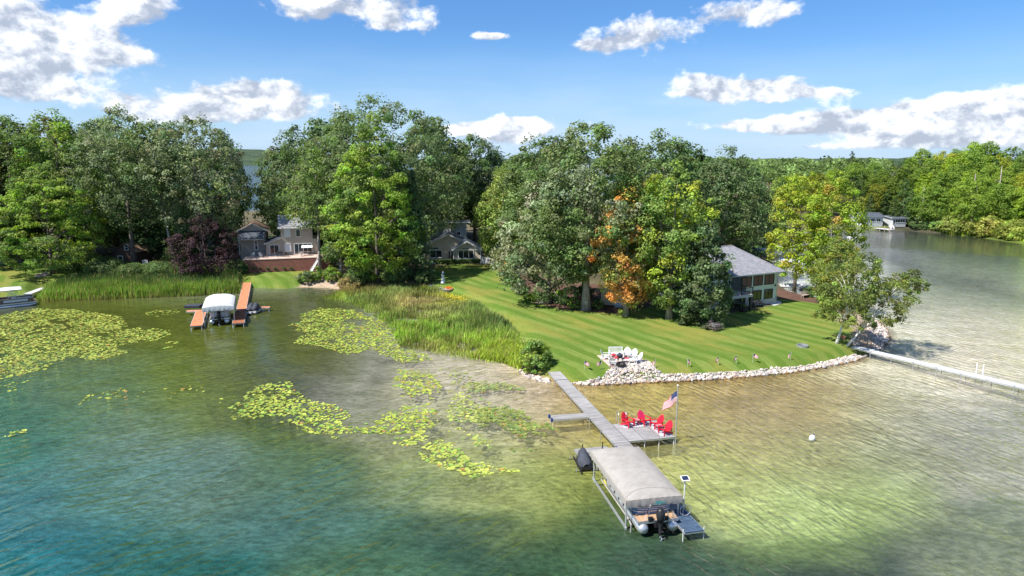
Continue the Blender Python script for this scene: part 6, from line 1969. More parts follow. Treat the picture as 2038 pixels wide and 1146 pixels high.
def pontoon_boat(loc, rz, label, panel, L=7.0, motor=True, zt=.5, flag=None):
    """local -y is the stern"""
    t = thing('pontoon_boat', loc, rz, label, 'boat')
    for e in (-1, 1):
        m_ = MB(); m_.tube([(e * .92, -L / 2 - .05, zt), (e * .92, -L / 2 + .12, zt), (e * .92, L / 2 - 1.1, zt), (e * .92, L / 2 - .4, zt + .1), (e * .92, L / 2, zt + .28)], [.24, .33, .33, .26, .05], 14)
        m_.build('pontoon', M['alu'], t, smooth=True)
    zd = zt + .42
    d_ = MB(); d_.box((0, 0, zd), (2.45, L - .3, .08)); dk = d_.build('deck', M['teak'], t)
    m_ = MB()
    for e in (-1, 1):
        m_.bar((e * 1.25, -L / 2 + .15, zd - .02), (e * 1.25, L / 2 - .15, zd - .02), .05, .16)
    m_.bar((-1.27, -L / 2 + .13, zd - .02), (1.27, -L / 2 + .13, zd - .02), .05, .16)
    m_.build('deck_trim', M['alu'], t)
    for e in (-1, 1):
        m_ = MB(); m_.box((e * 1.17, .45, zd + .40), (.05, L - 1.9, .68)); m_.build('side_panel', M['hullwhite'] if panel == 'hullblue' else M[panel], t)
    # curved stern fence
    m_ = MB(); ys_ = -L / 2 + .95
    pts = [(-1.17, ys_ + .25), (-1.0, ys_ + .04), (-.7, ys_ - .04), (.7, ys_ - .04), (1.0, ys_ + .04), (1.17, ys_ + .25)]
    for (xa, ya), (xb, yb) in zip(pts[:-1], pts[1:]):
        m_.bar((xa, ya, zd + .40), (xb, yb, zd + .40), .05, .68)
    m_.build('stern_panel', M[panel], t)
    r_ = MB()
    for (xa, ya), (xb, yb) in zip(pts[:-1], pts[1:]):
        for h in (.75, .5, .25):
            r_.bar((xa * 1.02, ya - .03, zd + h), (xb * 1.02, yb - .03, zd + h), .04, .04)
    for e in (-1, 1):
        r_.bar((e * 1.19, ys_ + .25, zd + .76), (e * 1.19, L / 2 - .5, zd + .76), .05, .05)
    r_.build('rail', M['alu'], t)
    s_ = MB()
    s_.box((-.55, ys_ + .5, zd + .3), (1.1, .6, .5)); s_.box((.75, ys_ + .6, zd + .3), (.6, .8, .5)); s_.box((-.8, L / 2 - 1.6, zd + .3), (.6, 1.8, .5)); s_.box((.8, L / 2 - 1.6, zd + .3), (.6, 1.8, .5)); s_.box((.7, .4, zd + .5), (.6, .6, .95))
    s_.build('seating', M['whiteplastic'], t)
    if motor:
        y = -L / 2 - .12
        o_ = thing_part = MB()
        o_.tube([(0, y + .02, zd + .95), (0, y - .05, zd + .8), (0, y - .08, zd + .45), (0, y - .06, zd + .12)], [.16, .25, .27, .18], 10)
        om = o_.build('outboard', M['black'], t, smooth=True)
        l_ = MB(); l_.tube([(0, y - .06, zd + .15), (0, y - .10, zd - .5), (0, y - .12, zd - .85)], [.13, .10, .08], 8); l_.box((0, y - .22, zd - .42), (.26, .3, .03)); l_.tube([(0, y + .1, zd - .8), (0, y - .35, zd - .8)], [.05, .08], 8); l_.build('drive_leg', M['black'], om)
        p_ = MB()
        for k in range(3):
            a = k * 2.094; p_.slab((.03 * math.cos(a), y - .38, zd - .8 + .03 * math.sin(a)), (.2 * math.cos(a - .35), y - .36, zd - .8 + .2 * math.sin(a - .35)), (.22 * math.cos(a), y - .38, zd - .8 + .22 * math.sin(a)), (.2 * math.cos(a + .35), y - .42, zd - .8 + .2 * math.sin(a + .35)), .012)
        p_.tube([(0, y - .34, zd - .8), (0, y - .48, zd - .8)], [.06, .03], 8); p_.build('propeller', M['chrome'], om)
        b_ = MB(); b_.box((0, y + .2, zd - .15), (.5, .3, .35)); b_.box((-.45, y + .32, zd + .1), (.3, .2, .25)); b_.box((.5, y + .32, zd + .08), (.35, .2, .22)); b_.build('transom_bracket', M['black'], t)
    ld_ = MB()
    for x in (.62, .95):
        ld_.tube([(x, -L / 2 + .25, zd + .05), (x, -L / 2 + .25, zd + .5), (x, -L / 2 + .08, zd + .5), (x, -L / 2 + .05, zd - .3)], .02, 6)
    ld_.build('boarding_ladder', M['chrome'], t)
    return t, zd


boat, zd = pontoon_boat(loc_w(ct, RZL, 0, 2.72, 0), RZL, 'pontoon boat with blue striped stern panels berthed under the tan canopy', 'hullblue', L=6.9)


# flags: striped cloth with a starred canton, a real sheet of thirteen stripes
def flag_mesh(fx, fy, shape, parent, both=True, name='cloth', stars=True, nu=14):
    """fx fly length, fy hoist; shape(u,v)->local point, u along the fly 0..1, v down the hoist 0..1"""
    mb = MB()
    for s in range(13):
        for i in range(nu):
            u0, u1 = i / nu, (i + 1) / nu
            m = 0 if s % 2 == 0 else 1
            if s < 7 and u1 <= .4 + 1e-6: m = 2
            mb.add([shape(u0, s / 13), shape(u1, s / 13), shape(u1, (s + 1) / 13), shape(u0, (s + 1) / 13)], [(0, 1, 2, 3)], m)
    c = mb.build(name, [M['flagred'], M['flagwhite'], M['flagblue']], parent)
    if stars:
        sm = MB()
        for r_ in range(9):
            for k in range(6 if r_ % 2 == 0 else 5):
                u = (.4 / 12) * (1 + 2 * k + (r_ % 2)); v = (7 / 13 / 10) * (r_ + 1)
                a = Vector(shape(u, v)); du = (Vector(shape(u + .01, v)) - a).normalized(); dw = (Vector(shape(u, v + .01)) - a).normalized(); nn = du.cross(dw) * .004
                sz = fx * .012
                for e in (1, -1):
                    pts = []
                    for q in range(10):
                        rr = sz if q % 2 == 0 else sz * .42
                        an = q * math.pi / 5 - math.pi / 2
                        pts.append(a + nn * e + du * rr * math.cos(an) + dw * rr * math.sin(an))
                    sm.add(pts, [tuple(range(10)) if e > 0 else tuple(range(9, -1, -1))])
        sm.build('star', M['flagwhite'], c)
    return c


# the boat's ensign on the left stern quarter
t = thing('boat_flag', loc_w(boat.location, RZL, -.62, -3.2, zd), RZL, 'small striped flag on a slanted staff at the stern of the pontoon boat', 'flag')
m_ = MB(); m_.tube([(0, 0, 0), (.12, -.05, 1.05)], .015, 6); m_.build('staff', M['white'], t)
flag_mesh(.75, .45, lambda u, v: (.12 - .10 * v - .30 * u + .04 * math.sin(u * 7), -.06 - .06 * u + .05 * math.sin(u * 5), 1.02 - .38 * v - .62 * u + .02 * v), t, nu=10)

# --- navy mat walkway legs and stern corner already belong to the dock; red chairs on the platform
def adirondack(loc, rz, label, m, m2=None, group=None, s=1.0):
    """faces local -y"""
    m2 = m2 or m
    t = thing('adirondack_chair', loc, rz, label, 'chair', group)
    t.scale = (s, s, s)
    b = MB()
    for k in range(7):
        x = -.27 + k * .09
        top = 1.02 - .09 * abs(k - 3) ** 1.6 * .45
        b.slab((x - .04, .20, .30), (x + .04, .20, .30), (x * 1.18 + .045, .20 + .36 * (top - .3) / .72, top), (x * 1.18 - .045, .20 + .36 * (top - .3) / .72, top), .022)
    b.build('backrest', M[m2], t)
    st_ = MB()
    for k in range(6):
        y = -.36 + k * .1
        z = .40 - (y + .36) * .26
        st_.slab((-.28, y, z), (.28, y, z), (.28, y + .09, z - .023), (-.28, y + .09, z - .023), .022)
    st_.build('seat', M[m], t)
    for e in (-1, 1):
        a = MB(); a.slab((e * .36 - .075, -.46, .585), (e * .36 + .075, -.46, .585), (e * .36 + .05, .36, .565), (e * .36 - .05, .36, .565), .024); a.build('armrest', M[m], t)
        l = MB(); l.bar((e * .33, -.38, 0), (e * .33, -.38, .56), .05, .10); l.build('front_leg', M[m], t)
        l = MB(); l.bar((e * .30, -.36, .36), (e * .30, .52, .05), .03, .12); l.bar((e * .33, .30, .2), (e * .36, .32, .56), .03, .07); l.build('rear_leg', M[m], t)
    br = MB(); br.bar((-.37, .36, .53), (.37, .36, .53), .06, .03); br.build('back_rail', M[m], t)
    return t


def small_table(loc, rz, label, m, r_=.26, h=.45):
    t = thing('side_table', loc, rz, label, 'table')
    tp = MB()
    for k in range(5):
        x = -r_ + (k + .5) * 2 * r_ / 5
        tp.box((x, 0, h), (2 * r_ / 5 - .012, 2 * r_ * (1 if abs(k - 2) < 2 else .86), .025))
    tp.build('table_top', M[m], t)
    for sx in (-r_ * .7, r_ * .7):
        for sy in (-r_ * .7, r_ * .7):
            MB().bar((sx, sy, 0), (sx, sy, h - .015), .045, .045).build('leg', M[m], t)
    return t


zz_ = ZD + .006
XR = WD / 2
for nm, (x, y), rz, (lw, lh), lab in (('deck_rug', (XR + 2.0, yp + PL - .55), .0, (2.7, .95), 'navy and white striped rug under the far pair of red chairs'), ('deck_rug', (XR + PW - .55, yp + 1.45), 1.57, (2.3, .95), 'navy and white striped rug under the red chairs beside the flagpole')):
    m_ = MB(); m_.box((0, 0, .006), (lw, lh, .012)); r_ = m_.build(nm, M['rug'], loc=LW(x, y, ZD + .004), rz=RZD + rz); tag(r_, lab, 'rug')
zc = ZD + .017
adirondack(LW(XR + 1.15, yp + PL - .62, zc), RZD + .45, 'red deck chair nearest the ladder, left of the far pair', 'red')
adirondack(LW(XR + 2.6, yp + PL - .55, zc), RZD + .35, 'pinkish red deck chair on the right of the far pair, faded back', 'red', 'pink')
adirondack(LW(XR + PW - .62, yp + 2.05, zc), RZD - 1.45, 'red deck chair on the right edge, the farther of the two facing the walk', 'red')
adirondack(LW(XR + PW - .5, yp + .72, zc), RZD - 1.3, 'red deck chair nearest the flagpole, facing the walk', 'red')
small_table(LW(XR + 1.9, yp + PL - .55, zc), RZD, 'small faded red slatted table between the two far red chairs', 'redtable')
small_table(LW(XR + PW - .72, yp + 1.4, zc), RZD, 'small faded red slatted table between the two red chairs on the right edge', 'redtable')

# flagpole at the near right corner
fp = LW(XR + PW + .07, yp + .08, 0)
ht = top_z(1343, 768, fp.y)
t = thing('flagpole', (fp.x, fp.y, 0), RZD, 'slim silver flagpole at the corner of the dock platform', 'flagpole')
m_ = MB(); m_.tube([(0, 0, -1.1), (0, 0, ht * .55), (0, 0, ht)], [.05, .042, .03], 8); m_.build('pole', M['alu'], t)
m_ = MB(); m_.ball((0, 0, ht + .05), (.07, .07, .07), 10, 7); m_.build('finial', M['white'], t, smooth=True)
m_ = MB(); m_.tube([(.05, 0, .9), (.055, -.01, ht - .05)], .007, 4); m_.box((.04, 0, 1.7), (.05, .05, .14)); m_.build('halyard', M['white'], t)
t2 = thing('striped_flag', (fp.x, fp.y, 0), RZD, 'limp stars and stripes flag hanging from the dock flagpole', 'flag')
hs_ = ht - .38


def flagshape(u, v):
    # light air: the fly end sags down beside the pole
    x = -.05 - .72 * u - .10 * v * u + .06 * math.sin(9 * u + 3 * v)
    y = .10 * math.sin(7 * u + 2 * v) + .55 * u
    z = hs_ - v * (.92 - .10 * u) - 1.02 * u ** 1.05
    return (x, y, z)


flag_mesh(1.5, .92, flagshape, t2, nu=20)

# --- the long white dock on the right
a = P(1697, 688.5, .75); b = P(2140, 790, .75)
v = Vector((b[0] - a[0], b[1] - a[1], 0)); rz = math.atan2(v.y, v.x); L = v.length
t = thing('white_dock', (a[0], a[1], 0), rz, 'long white panelled dock running out from the point on the right', 'dock')
ns = 9
for i in range(ns):
    x0 = L * i / ns; x1 = L * (i + 1) / ns - .02
    z = .72 - .06 * (i > 0) - .03 * (i > 3)
    deck_section(t, (x0, 0), (x1, 0), 1.2, z, 22, 'whiteplastic', 'alu', g)
    if i > 0:
        for e in (-.55, .55):
            q = loc_w((a[0], a[1], 0), rz, x0, e); dock_leg(t, x0 + .1, e * 1.12, z + .05, min(gz(q.x, q.y), 0) - .1, .035)
for px in (1928, 1949):
    q = P(px, 748, .7); loc = Vector((q[0] - a[0], q[1] - a[1], 0)); loc.rotate(Matrix.Rotation(-rz, 3, 'Z'))
    m_ = MB(); m_.tube([(loc.x, .64, -.6), (loc.x, .64, 1.75)], .05, 7); m_.build('mooring_post', M['white'], t)

# --- cedar docks, white boat lift and boats of the grey house
def cedar(pa, pb, w, label, z=.6, n=8, nl=3, dark=1.0):
    a, b = P(*pa, z), P(*pb, z)
    v = Vector((b[0] - a[0], b[1] - a[1], 0)); rz = math.atan2(v.y, v.x); L = v.length
    t = thing('cedar_dock', (a[0], a[1], 0), rz, label, 'dock')
    for i in range(n):
        s_ = deck_section(t, (L * i / n, 0), (L * (i + 1) / n - .015, 0), w, z, 18, 'orangewood', 'greyframe', g)
        s_.color = (dark, dark, dark, 1)
    for i in range(nl):
        x = L * (i + .5) / nl if nl > 1 else L * .9
        for e in (-1, 1):
            dock_leg(t, x, e * (w / 2 + .05), z + .1, -1.6, .04, 'galv', False)
    for e in (-1, 1):
        dock_leg(t, L - .1, e * (w / 2 - .1), z - .03, -1.6, .05, 'white', False)
    return t


cedar((492, 562), (480, 616), 1.35, 'long reddish cedar dock leading from the beach to the white-canopied boat lift', n=8, nl=5)
cedar((479.5, 618), (474, 643), 1.5, 'dark brown end section of the cedar dock right of the white canopy', n=3, nl=2, dark=.55)
cedar((401, 617), (390.5, 648), 1.45, 'reddish cedar finger dock left of the white-canopied boat lift', n=4, nl=2)
cedar((372, 618.5), (404, 617.5), .8, 'short pale cross dock at the far left of the cedar docks', n=2, nl=1, dark=1.4)
cedar((488, 612.5), (537, 610.5), .8, 'thin pale cross dock reaching right from the cedar dock', n=4, nl=2, dark=1.3)
lfar = P(418, 588, 2.7); ln = P(405, 610.5, 2.6); rn = P(463, 611, 2.6)
c2 = (Vector(ln) + Vector(rn)) / 2; c2.z = 0
hx = (Vector(rn) - Vector(ln)).length / 2
rzw = .35
l2 = thing('boat_lift', c2, rzw, 'boat lift with a white arched canopy between the cedar docks', 'boat lift')
canopy_mesh(hx, 0, 7.2, 2.6, .5, .55, ('canvaswhite', 'seam'), l2, front_slope=.4)
for e in (-1, 1):
    for y in (.3, 6.8):
        m_ = MB(); m_.tube([(e * (hx - .1), y, -1.6), (e * (hx - .1), y, 2.6)], .06, 7); m_.build('post', M['white'], l2)
    m_ = MB(); m_.bar((e * (hx - .1), .2, .2), (e * (hx - .1), 7, .2), .1, .14); m_.build('side_rail', M['alu'], l2)
pontoon_boat(loc_w(c2, rzw, 0, 3.9, 0), rzw, 'pontoon boat with pale stern panels under the white canopy by the cedar docks', 'hullwhite', L=6.8, zt=.45)
# twin covered water scooters right of the cedar dock
for px, py, lab in ((500, 617, 'left of two dark covered water scooters beside the cedar dock'), (509, 616, 'right of two dark covered water scooters beside the cedar dock')):
    q = P(px, py, .4)
    t = thing('water_scooter', (q[0], q[1], .45), 0.0, lab, 'watercraft')
    m_ = MB(); m_.add(vs, fs); m_.build('cover', M['cover'], t, smooth=True)
    m_ = MB(); m_.prism([(-.5, -1.4), (.5, -1.4), (.55, .3), (.3, 1.1), (0, 1.5), (-.3, 1.1), (-.55, .3)], -.25, .02); m_.build('hull', M['whiteplastic'], t)
    m_ = MB()
    for e in (-.45, .45):
        m_.tube([(e, -1.0, -1.5), (e, -1.0, -.1)], .05, 6)
    hst = thing('scooter_hoist', (q[0], q[1], .3), 0, lab.replace('dark covered water scooters', 'white scooter hoists').replace('of two', 'of the two'), 'hoist')
    m_.bar((-.6, -1.0, -.06), (.6, -1.0, -.06), .1, .08); m_.bar((-.45, -1.3, -.12), (-.45, 1.2, -.12), .1, .08); m_.bar((.45, -1.3, -.12), (.45, 1.2, -.12), .1, .08)
    m_.build('frame', M['white'], hst)
# low dark swim raft and tiny cart left of the canopy
q = P(385, 607, .3)
t = thing('swim_raft', (q[0], q[1], 0), .1, 'low grey raft with a rail left of the white canopy', 'raft')
m_ = MB(); m_.box((0, 0, .2), (2.2, 1.6, .3)); m_.build('float', M['cover'], t)
m_ = MB()
for x in (-1, 0, 1):
    m_.bar((x, .7, .3), (x, .7, 1.0), .05, .05)
m_.bar((-1, .7, 1.0), (1, .7, 1.0), .05, .05); m_.build('rail', M['iron'], t)

# --- pontoon boat moored at the far left, with its white dock ramp
q = P(22, 607, .2)
t, zdl = pontoon_boat((q[0], q[1], -.28), R(-52), 'brown-sided pontoon boat with a white bimini moored at the left edge', 'hulltan', L=6.6, zt=.42)
bm = thing_b = MB()
for e in (-1, 1):
    bm.tube([(e * 1.15, -.4, zdl + .7), (e * 1.15, .7, zdl + 2.1)], .03, 6); bm.tube([(e * 1.15, 1.4, zdl + .7), (e * 1.15, -.6, zdl + 2.1)], .03, 6)
bm.build('bimini_frame', M['alu'], t)
bt = MB()
nxb = 8
vsb = []; 
for j in range(7):
    for i in range(nxb + 1):
        u = i / nxb * 2 - 1; w_ = j / 6 * 2 - 1
        vsb.append((u * 1.3, w_ * 1.5, zdl + 2.1 + .28 * (1 - u * u) * (1 - .35 * w_ * w_)))
m0 = len(vsb)
fsb = [(j * (nxb + 1) + i, j * (nxb + 1) + i + 1, (j + 1) * (nxb + 1) + i + 1, (j + 1) * (nxb + 1) + i) for j in range(6) for i in range(nxb)]
bt.add(vsb, fsb); bt.add([(x, y, z - .10) for x, y, z in vsb], [f[::-1] for f in fsb]); bt.build('bimini', M['canvaswhite'], t, smooth=True)
cvb = MB(); cvb.slab((-1.15, -2.9, zdl + .8), (1.15, -2.9, zdl + .8), (1.15, -1.3, zdl + .95), (-1.15, -1.3, zdl + .95), .05); cvb.build('stern_cover', M['canvas'], t)
sgn = MB(); sgn.box((1.215, .6, zdl + .42), (.02, 3.0, .34)); sgn.build('registration_panel', M['hullwhite'], t)
a = P(55, 586, .6); b = P(88, 570.5, .9)
v = Vector((b[0] - a[0], b[1] - a[1], 0)); rz = math.atan2(v.y, v.x)
t = thing('dock_ramp', (a[0], a[1], 0), rz, 'white dock ramp sloping from the lawn to the moored boat at the left', 'dock')
deck_section(t, (0, 0), (v.length, 0), 1.2, .75, 24, 'whiteplastic', 'alu', g)
for x in (.3, v.length * .5):
    for e in (-.55, .55):
        dock_leg(t, x, e, .7, -1.0, .04, 'galv', False)
# ------------------------------------------------------------------ stone bank
def bank_points(low, high, n, g, zl=0.0, zh=1.12):
    """points between a waterline and a bank-top polyline"""
    lo = np.array([P(a, b, zl)[:2] for a, b in low]); hi = np.array([P(a, b, zh)[:2] for a, b in high])

    def along(pl, f):
        seg = np.sqrt((np.diff(pl, axis=0) ** 2).sum(1)); c = np.concatenate([[0], np.cumsum(seg)]); c /= c[-1]
        return np.stack([np.interp(f, c, pl[:, 0]), np.interp(f, c, pl[:, 1])], 1)
    out = []
    L = np.sqrt((np.diff(lo, axis=0) ** 2).sum(1)).sum()
    f = g.random(n * 8); v = g.random(n * 8)
    Q = along(lo, f) * (1 - v[:, None]) + along(hi, f) * v[:, None]
    return Q, v, f


def stone_mesh(seed):
    """a worn boulder: subdivided icosahedron pulled about"""
    g = np.random.default_rng(seed)
    t = (1 + 5 ** .5) / 2
    V = np.array([(-1, t, 0), (1, t, 0), (-1, -t, 0), (1, -t, 0), (0, -1, t), (0, 1, t), (0, -1, -t), (0, 1, -t), (t, 0, -1), (t, 0, 1), (-t, 0, -1), (-t, 0, 1)], float)
    V /= np.linalg.norm(V[0])
    F = [(0, 11, 5), (0, 5, 1), (0, 1, 7), (0, 7, 10), (0, 10, 11), (1, 5, 9), (5, 11, 4), (11, 10, 2), (10, 7, 6), (7, 1, 8), (3, 9, 4), (3, 4, 2), (3, 2, 6), (3, 6, 8), (3, 8, 9), (4, 9, 5), (2, 4, 11), (6, 2, 10), (8, 6, 7), (9, 8, 1)]
    V = list(map(tuple, V)); cache = {}; F2 = []

    def mid(a, b):
        k = (min(a, b), max(a, b))
        if k not in cache:
            m = np.array(V[a]) + np.array(V[b]); m /= np.linalg.norm(m); V.append(tuple(m)); cache[k] = len(V) - 1
        return cache[k]
    for a, b, c in F:
        ab, bc, ca = mid(a, b), mid(b, c), mid(c, a)
        F2 += [(a, ab, ca), (b, bc, ab), (c, ca, bc), (ab, bc, ca)]
    V = np.array(V)
    n = unit(g.normal(size=(9, 3)))
    cut = g.uniform(.52, .85, 9)
    for k in range(9):      # flats where the stone broke
        d = V @ n[k]
        V = V - np.maximum(d - cut[k], 0)[:, None] * n[k]
    V *= g.uniform(.95, 1.05, (len(V), 1))
    return V * np.array([1.0, g.uniform(.65, .9), g.uniform(.5, .75)]), np.array(F2)


g = np.random.default_rng(202)
SV = [stone_mesh(s) for s in range(10)]
SM = []
rev = thing('stone_bank', (0, 0, 0), 0, 'bank of pale rounded fieldstones along the lawn edge from the plank dock to the point', 'stone bank')
for k, (V, F) in enumerate(SV):
    me = bpy.data.meshes.new('stone'); me.from_pydata(V.tolist(), [], F.tolist()); me.materials.append(M['stone'])
    a = me.attributes.new('col', 'FLOAT_COLOR', 'POINT'); a.data.foreach_set('color', np.ones(len(V) * 4, np.float32))
    me.polygons.foreach_set('use_smooth', [True] * len(F)); me.update()
    SM.append(me)
BANKS = [  # waterline, top line, stones
    ([(1122, 764), (1180, 767), (1250, 764), (1330, 760), (1400, 757), (1480, 751), (1560, 744), (1640, 732), (1700, 719), (1728, 708)],
     [(1121, 743), (1165, 741), (1200, 737), (1213, 731), (1232, 723), (1290, 722), (1312, 732), (1400, 729), (1500, 723), (1600, 713), (1660, 702), (1702, 691)], 3000, 1.0),
    ([(1728, 708), (1755, 693), (1770, 676), (1766, 657), (1745, 640)], [(1712, 694), (1735, 686), (1740, 676), (1738, 664), (1722, 650)], 500, 1.1),
    ([(1034, 737), (1060, 746), (1092, 756)], [(1040, 726), (1066, 735), (1098, 742)], 220, .95)]
allst = []
for low, high, n, sc in BANKS:
    Q, v, f = bank_points(low, high, n, g)
    taken = []
    cells = {}
    cnt = 0
    for q, vv in zip(Q, v):
        r_ = sc * (.13 + .24 * g.random() ** 1.8) * (1.12 - .35 * vv) * (.65 if 0 else 1)
        key = (int(q[0] / .8), int(q[1] / .8)); ok = True
        for dx in (-1, 0, 1):
            for dy in (-1, 0, 1):
                for (qx, qy, rr) in cells.get((key[0] + dx, key[1] + dy), ()):
                    if (qx - q[0]) ** 2 + (qy - q[1]) ** 2 < (.52 * (rr + r_)) ** 2: ok = False
        if ok:
            cells.setdefault(key, []).append((q[0], q[1], r_)); allst.append((q[0], q[1], r_, vv)); cnt += 1
        if cnt >= n: break
STC = [(1.0, 1.0, 1.0), (1.22, 1.2, 1.18), (1.3, 1.27, 1.25), (.78, .77, .8), (1.12, .98, .86), (1.05, .88, .8), (.58, .58, .62), (1.2, 1.12, 1.0), (1.28, 1.2, 1.15), (.7, .62, .58), (.9, .85, .82), (1.1, 1.0, .95)]
allst = np.array(allst)
gh = height(allst[:, 0], allst[:, 1])
key = allst[:, 2] / np.hypot(allst[:, 0], allst[:, 1])
order = np.argsort(-key)
fill_v, fill_f, fill_c = [], [], []
for rank, i in enumerate(order):
    x, y, r_, vv = allst[i]
    z = max(gh[i], -.15) + r_ * .22
    c = np.array(STC[int(g.integers(0, len(STC)))]) * g.uniform(.85, 1.1)
    if vv < .05: c = c * np.array([.6, .45, .3])      # rusty wet foot of the bank
    rot = Matrix.Rotation(g.random() * 6.28, 3, 'Z') @ Matrix.Rotation(g.normal() * .35, 3, 'X')
    k = int(g.integers(0, len(SV)))
    if rank < 300:
        o = link(bpy.data.objects.new('stone', SM[k]), rev)
        o.location = (x, y, z); o.scale = (r_,) * 3; o.rotation_euler = rot.to_euler(); o.color = (*c, 1)
    else:
        V, F = SV[k]
        fill_f.append(F + sum(len(q) for q in fill_v)); fill_v.append(V * r_ @ np.array(rot).T + [x, y, z]); fill_c.append(np.tile(c, (len(V), 1)))
o = mesh_np('small_stones', np.concatenate(fill_v), np.concatenate(fill_f), M['stone'], rev, col=np.concatenate(fill_c), smooth=True)
tag(o, kind='stuff')
# fine gravel spread up to the fire pit patio
Q, v, f = bank_points([(1212, 738), (1310, 735)], [(1236, 718), (1286, 717)], 300, g, .9, 1.12)
fill_v, fill_f, fill_c = [], [], []; o_ = 0
for q in Q[:900]:
    V, F = SV[int(g.integers(0, 10))]
    r_ = g.uniform(.06, .12)
    fill_v.append(V * r_ + [q[0], q[1], gz(q[0], q[1]) + .04]); fill_f.append(F + o_); o_ += len(V); fill_c.append(np.tile(np.array(STC[int(g.integers(0, 9))]), (len(V), 1)))
o = mesh_np('cobble_gravel', np.concatenate(fill_v), np.concatenate(fill_f), M['stone'], col=np.concatenate(fill_c), smooth=True)
tag(o, kind='stuff')

# ------------------------------------------------------------------ fire pit patio
pc = G(1240, 716)
zg = pc.z
rzp = R(12)


def quadpx(lst, z):
    return [tuple(P(a, b, z)[:2]) for a, b in lst]


pm = MB(); pm.prism(quadpx([(1188, 707), (1214, 729), (1286, 720), (1266, 704)], zg + .05), zg - .3, zg + .045)
pp = pm.build('paver_patio', M['paver']); tag(pp, kind='structure')
zp = zg + .05


def at(px, py, z=None):
    z = zp if z is None else z
    p = P(px, py, z); return Vector(p)


# bench
q = at(1226, 711)
t = thing('garden_bench', q, R(4), 'white slatted garden bench behind the kettle grill', 'bench')
bk = MB()
for k in range(11):
    bk.bar((-.62 + k * .124, .26, .5), (-.62 + k * .124, .34, 1.0), .05, .025)
bk.bar((-.72, .35, 1.03), (.72, .35, 1.03), .05, .09); bk.bar((-.72, .25, .48), (.72, .25, .48), .04, .06); bk.build('backrest', M['white'], t)
se = MB()
for k in range(4):
    se.box((0, -.22 + k * .13, .44), (1.4, .11, .03))
se.build('seat', M['white'], t)
for e in (-1, 1):
    a = MB(); a.bar((e * .72, -.3, .66), (e * .72, .3, .66), .07, .04); a.build('armrest', M['white'], t)
    MB().bar((e * .72, -.26, 0), (e * .72, -.26, .64), .07, .07).build('leg', M['white'], t)
    MB().bar((e * .72, .27, 0), (e * .72, .35, 1.06), .07, .07).build('leg', M['white'], t)
for px, py, rz, lab in ((1205, 714, R(78), 'white slatted chair at the left end of the fire pit patio, facing the bench'), (1248, 711, R(-12), 'white slatted chair just right of the garden bench'), (1259, 714, R(-38), 'white round-backed chair behind the low table, right of the grill'), (1268, 720, R(-75), 'white slatted chair at the right end of the fire pit patio'), (1219, 727, R(165), 'white slatted chair with a red cushion, nearest the stones')):
    adirondack(at(px, py), rz, lab, 'white', s=1.0)
t = thing('low_table', at(1253, 722), R(-14), 'low white slatted bench table with a red tray at the edge of the stones', 'table')
tp = MB()
for k in range(5):
    tp.box((0, -.26 + k * .13, .42), (1.7, .11, .03))
tp.build('table_top', M['white'], t)
for sx in (-.72, 0, .72):
    for sy in (-.24, .24):
        MB().bar((sx, sy, 0), (sx, sy, .40), .06, .06).build('leg', M['white'], t)
t2 = MB(); t2.box((0, 0, .02), (.62, .34, .05)); r_ = t2.build('tray', M['cushion'], loc=at(1246, 722) + Vector((0, .15, .437)), rz=R(-14)); tag(r_, 'red tray lying on the low white table', 'tray')
t = thing('kettle_grill', at(1233, 722), 0, 'dark round kettle grill on legs in the middle of the fire pit patio', 'barbecue')
MB().lathe([(.05, .48), (.26, .58), (.33, .76)], 14).build('bowl', M['iron'], t, smooth=True)
l = MB(); l.lathe([(.34, .765), (.31, .90), (.18, 1.02), (.02, 1.06)], 14); l.box((0, 0, 1.09), (.14, .03, .05)); l.build('lid', M['cover'], t, smooth=True)
for k in range(3):
    a = k * 2.1
    MB().bar((.33 * math.cos(a), .33 * math.sin(a), 0), (.2 * math.cos(a), .2 * math.sin(a), .62), .035, .035).build('leg', M['iron'], t)
for (px, py, lab) in ((1221, 716, 'red cushion on the left end of the white bench'), (1227, 722, 'bright red cushion on the chair beside the grill')):
    m_ = MB(); m_.ball((0, 0, .14), (.24, .24, .15), 10, 6); o = m_.build('cushion', M['cushion'], loc=at(px, py) + Vector((0, 0, .42)), smooth=True); tag(o, lab, 'cushion')
t = thing('fire_ring', at(1236, 727), 0, 'dark iron fire ring on the pavers in front of the kettle grill', 'fire ring')
MB().lathe([(.44, 0), (.46, .24), (.40, .24), (.38, .03)], 16).build('ring', M['iron'], t)

# small flags stuck along the bank top
proto_flag = None
for k, (px, py, lean, lab) in enumerate(((1163, 736, -1, 'first small striped flag from the plank dock, on the bank top'), (1197, 735, 1, 'second small striped flag from the plank dock, just left of the patio'), (1304, 732, .4, 'small striped flag at the right corner of the stone patio bulge'), (1368, 731, -.4, 'small striped flag alone on the bank midway right of the patio'), (1429, 727, .2, 'small striped flag in the middle of the right bank, before a close pair'), (1465, 725, .1, 'small furled flag of the close pair along the right bank'), (1498, 721, -.6, 'small striped flag flying widest on the right bank'), (1573, 717, .5, 'last small striped flag before the birches'))):
    q = G(px, py)
    t = thing('garden_flag', q, R(20 * lean), lab, 'flag', 'small flags along the stone bank')
    MB().tube([(0, 0, -.1), (0, 0, .95)], .012, 5).build('staff', M['white'], t)
    sgn = 1 if lean >= 0 else -1
    dr = .35 if k < 2 or k == 6 else .75
    flag_mesh(.62, .38, lambda u, v: (-sgn * (.01 + (.55 * (1 - dr) + .12) * u + .02 * math.sin(u * 8)), .05 * math.sin(u * 6 + k), .93 - .36 * v - .45 * dr * u), t, stars=False, nu=10)

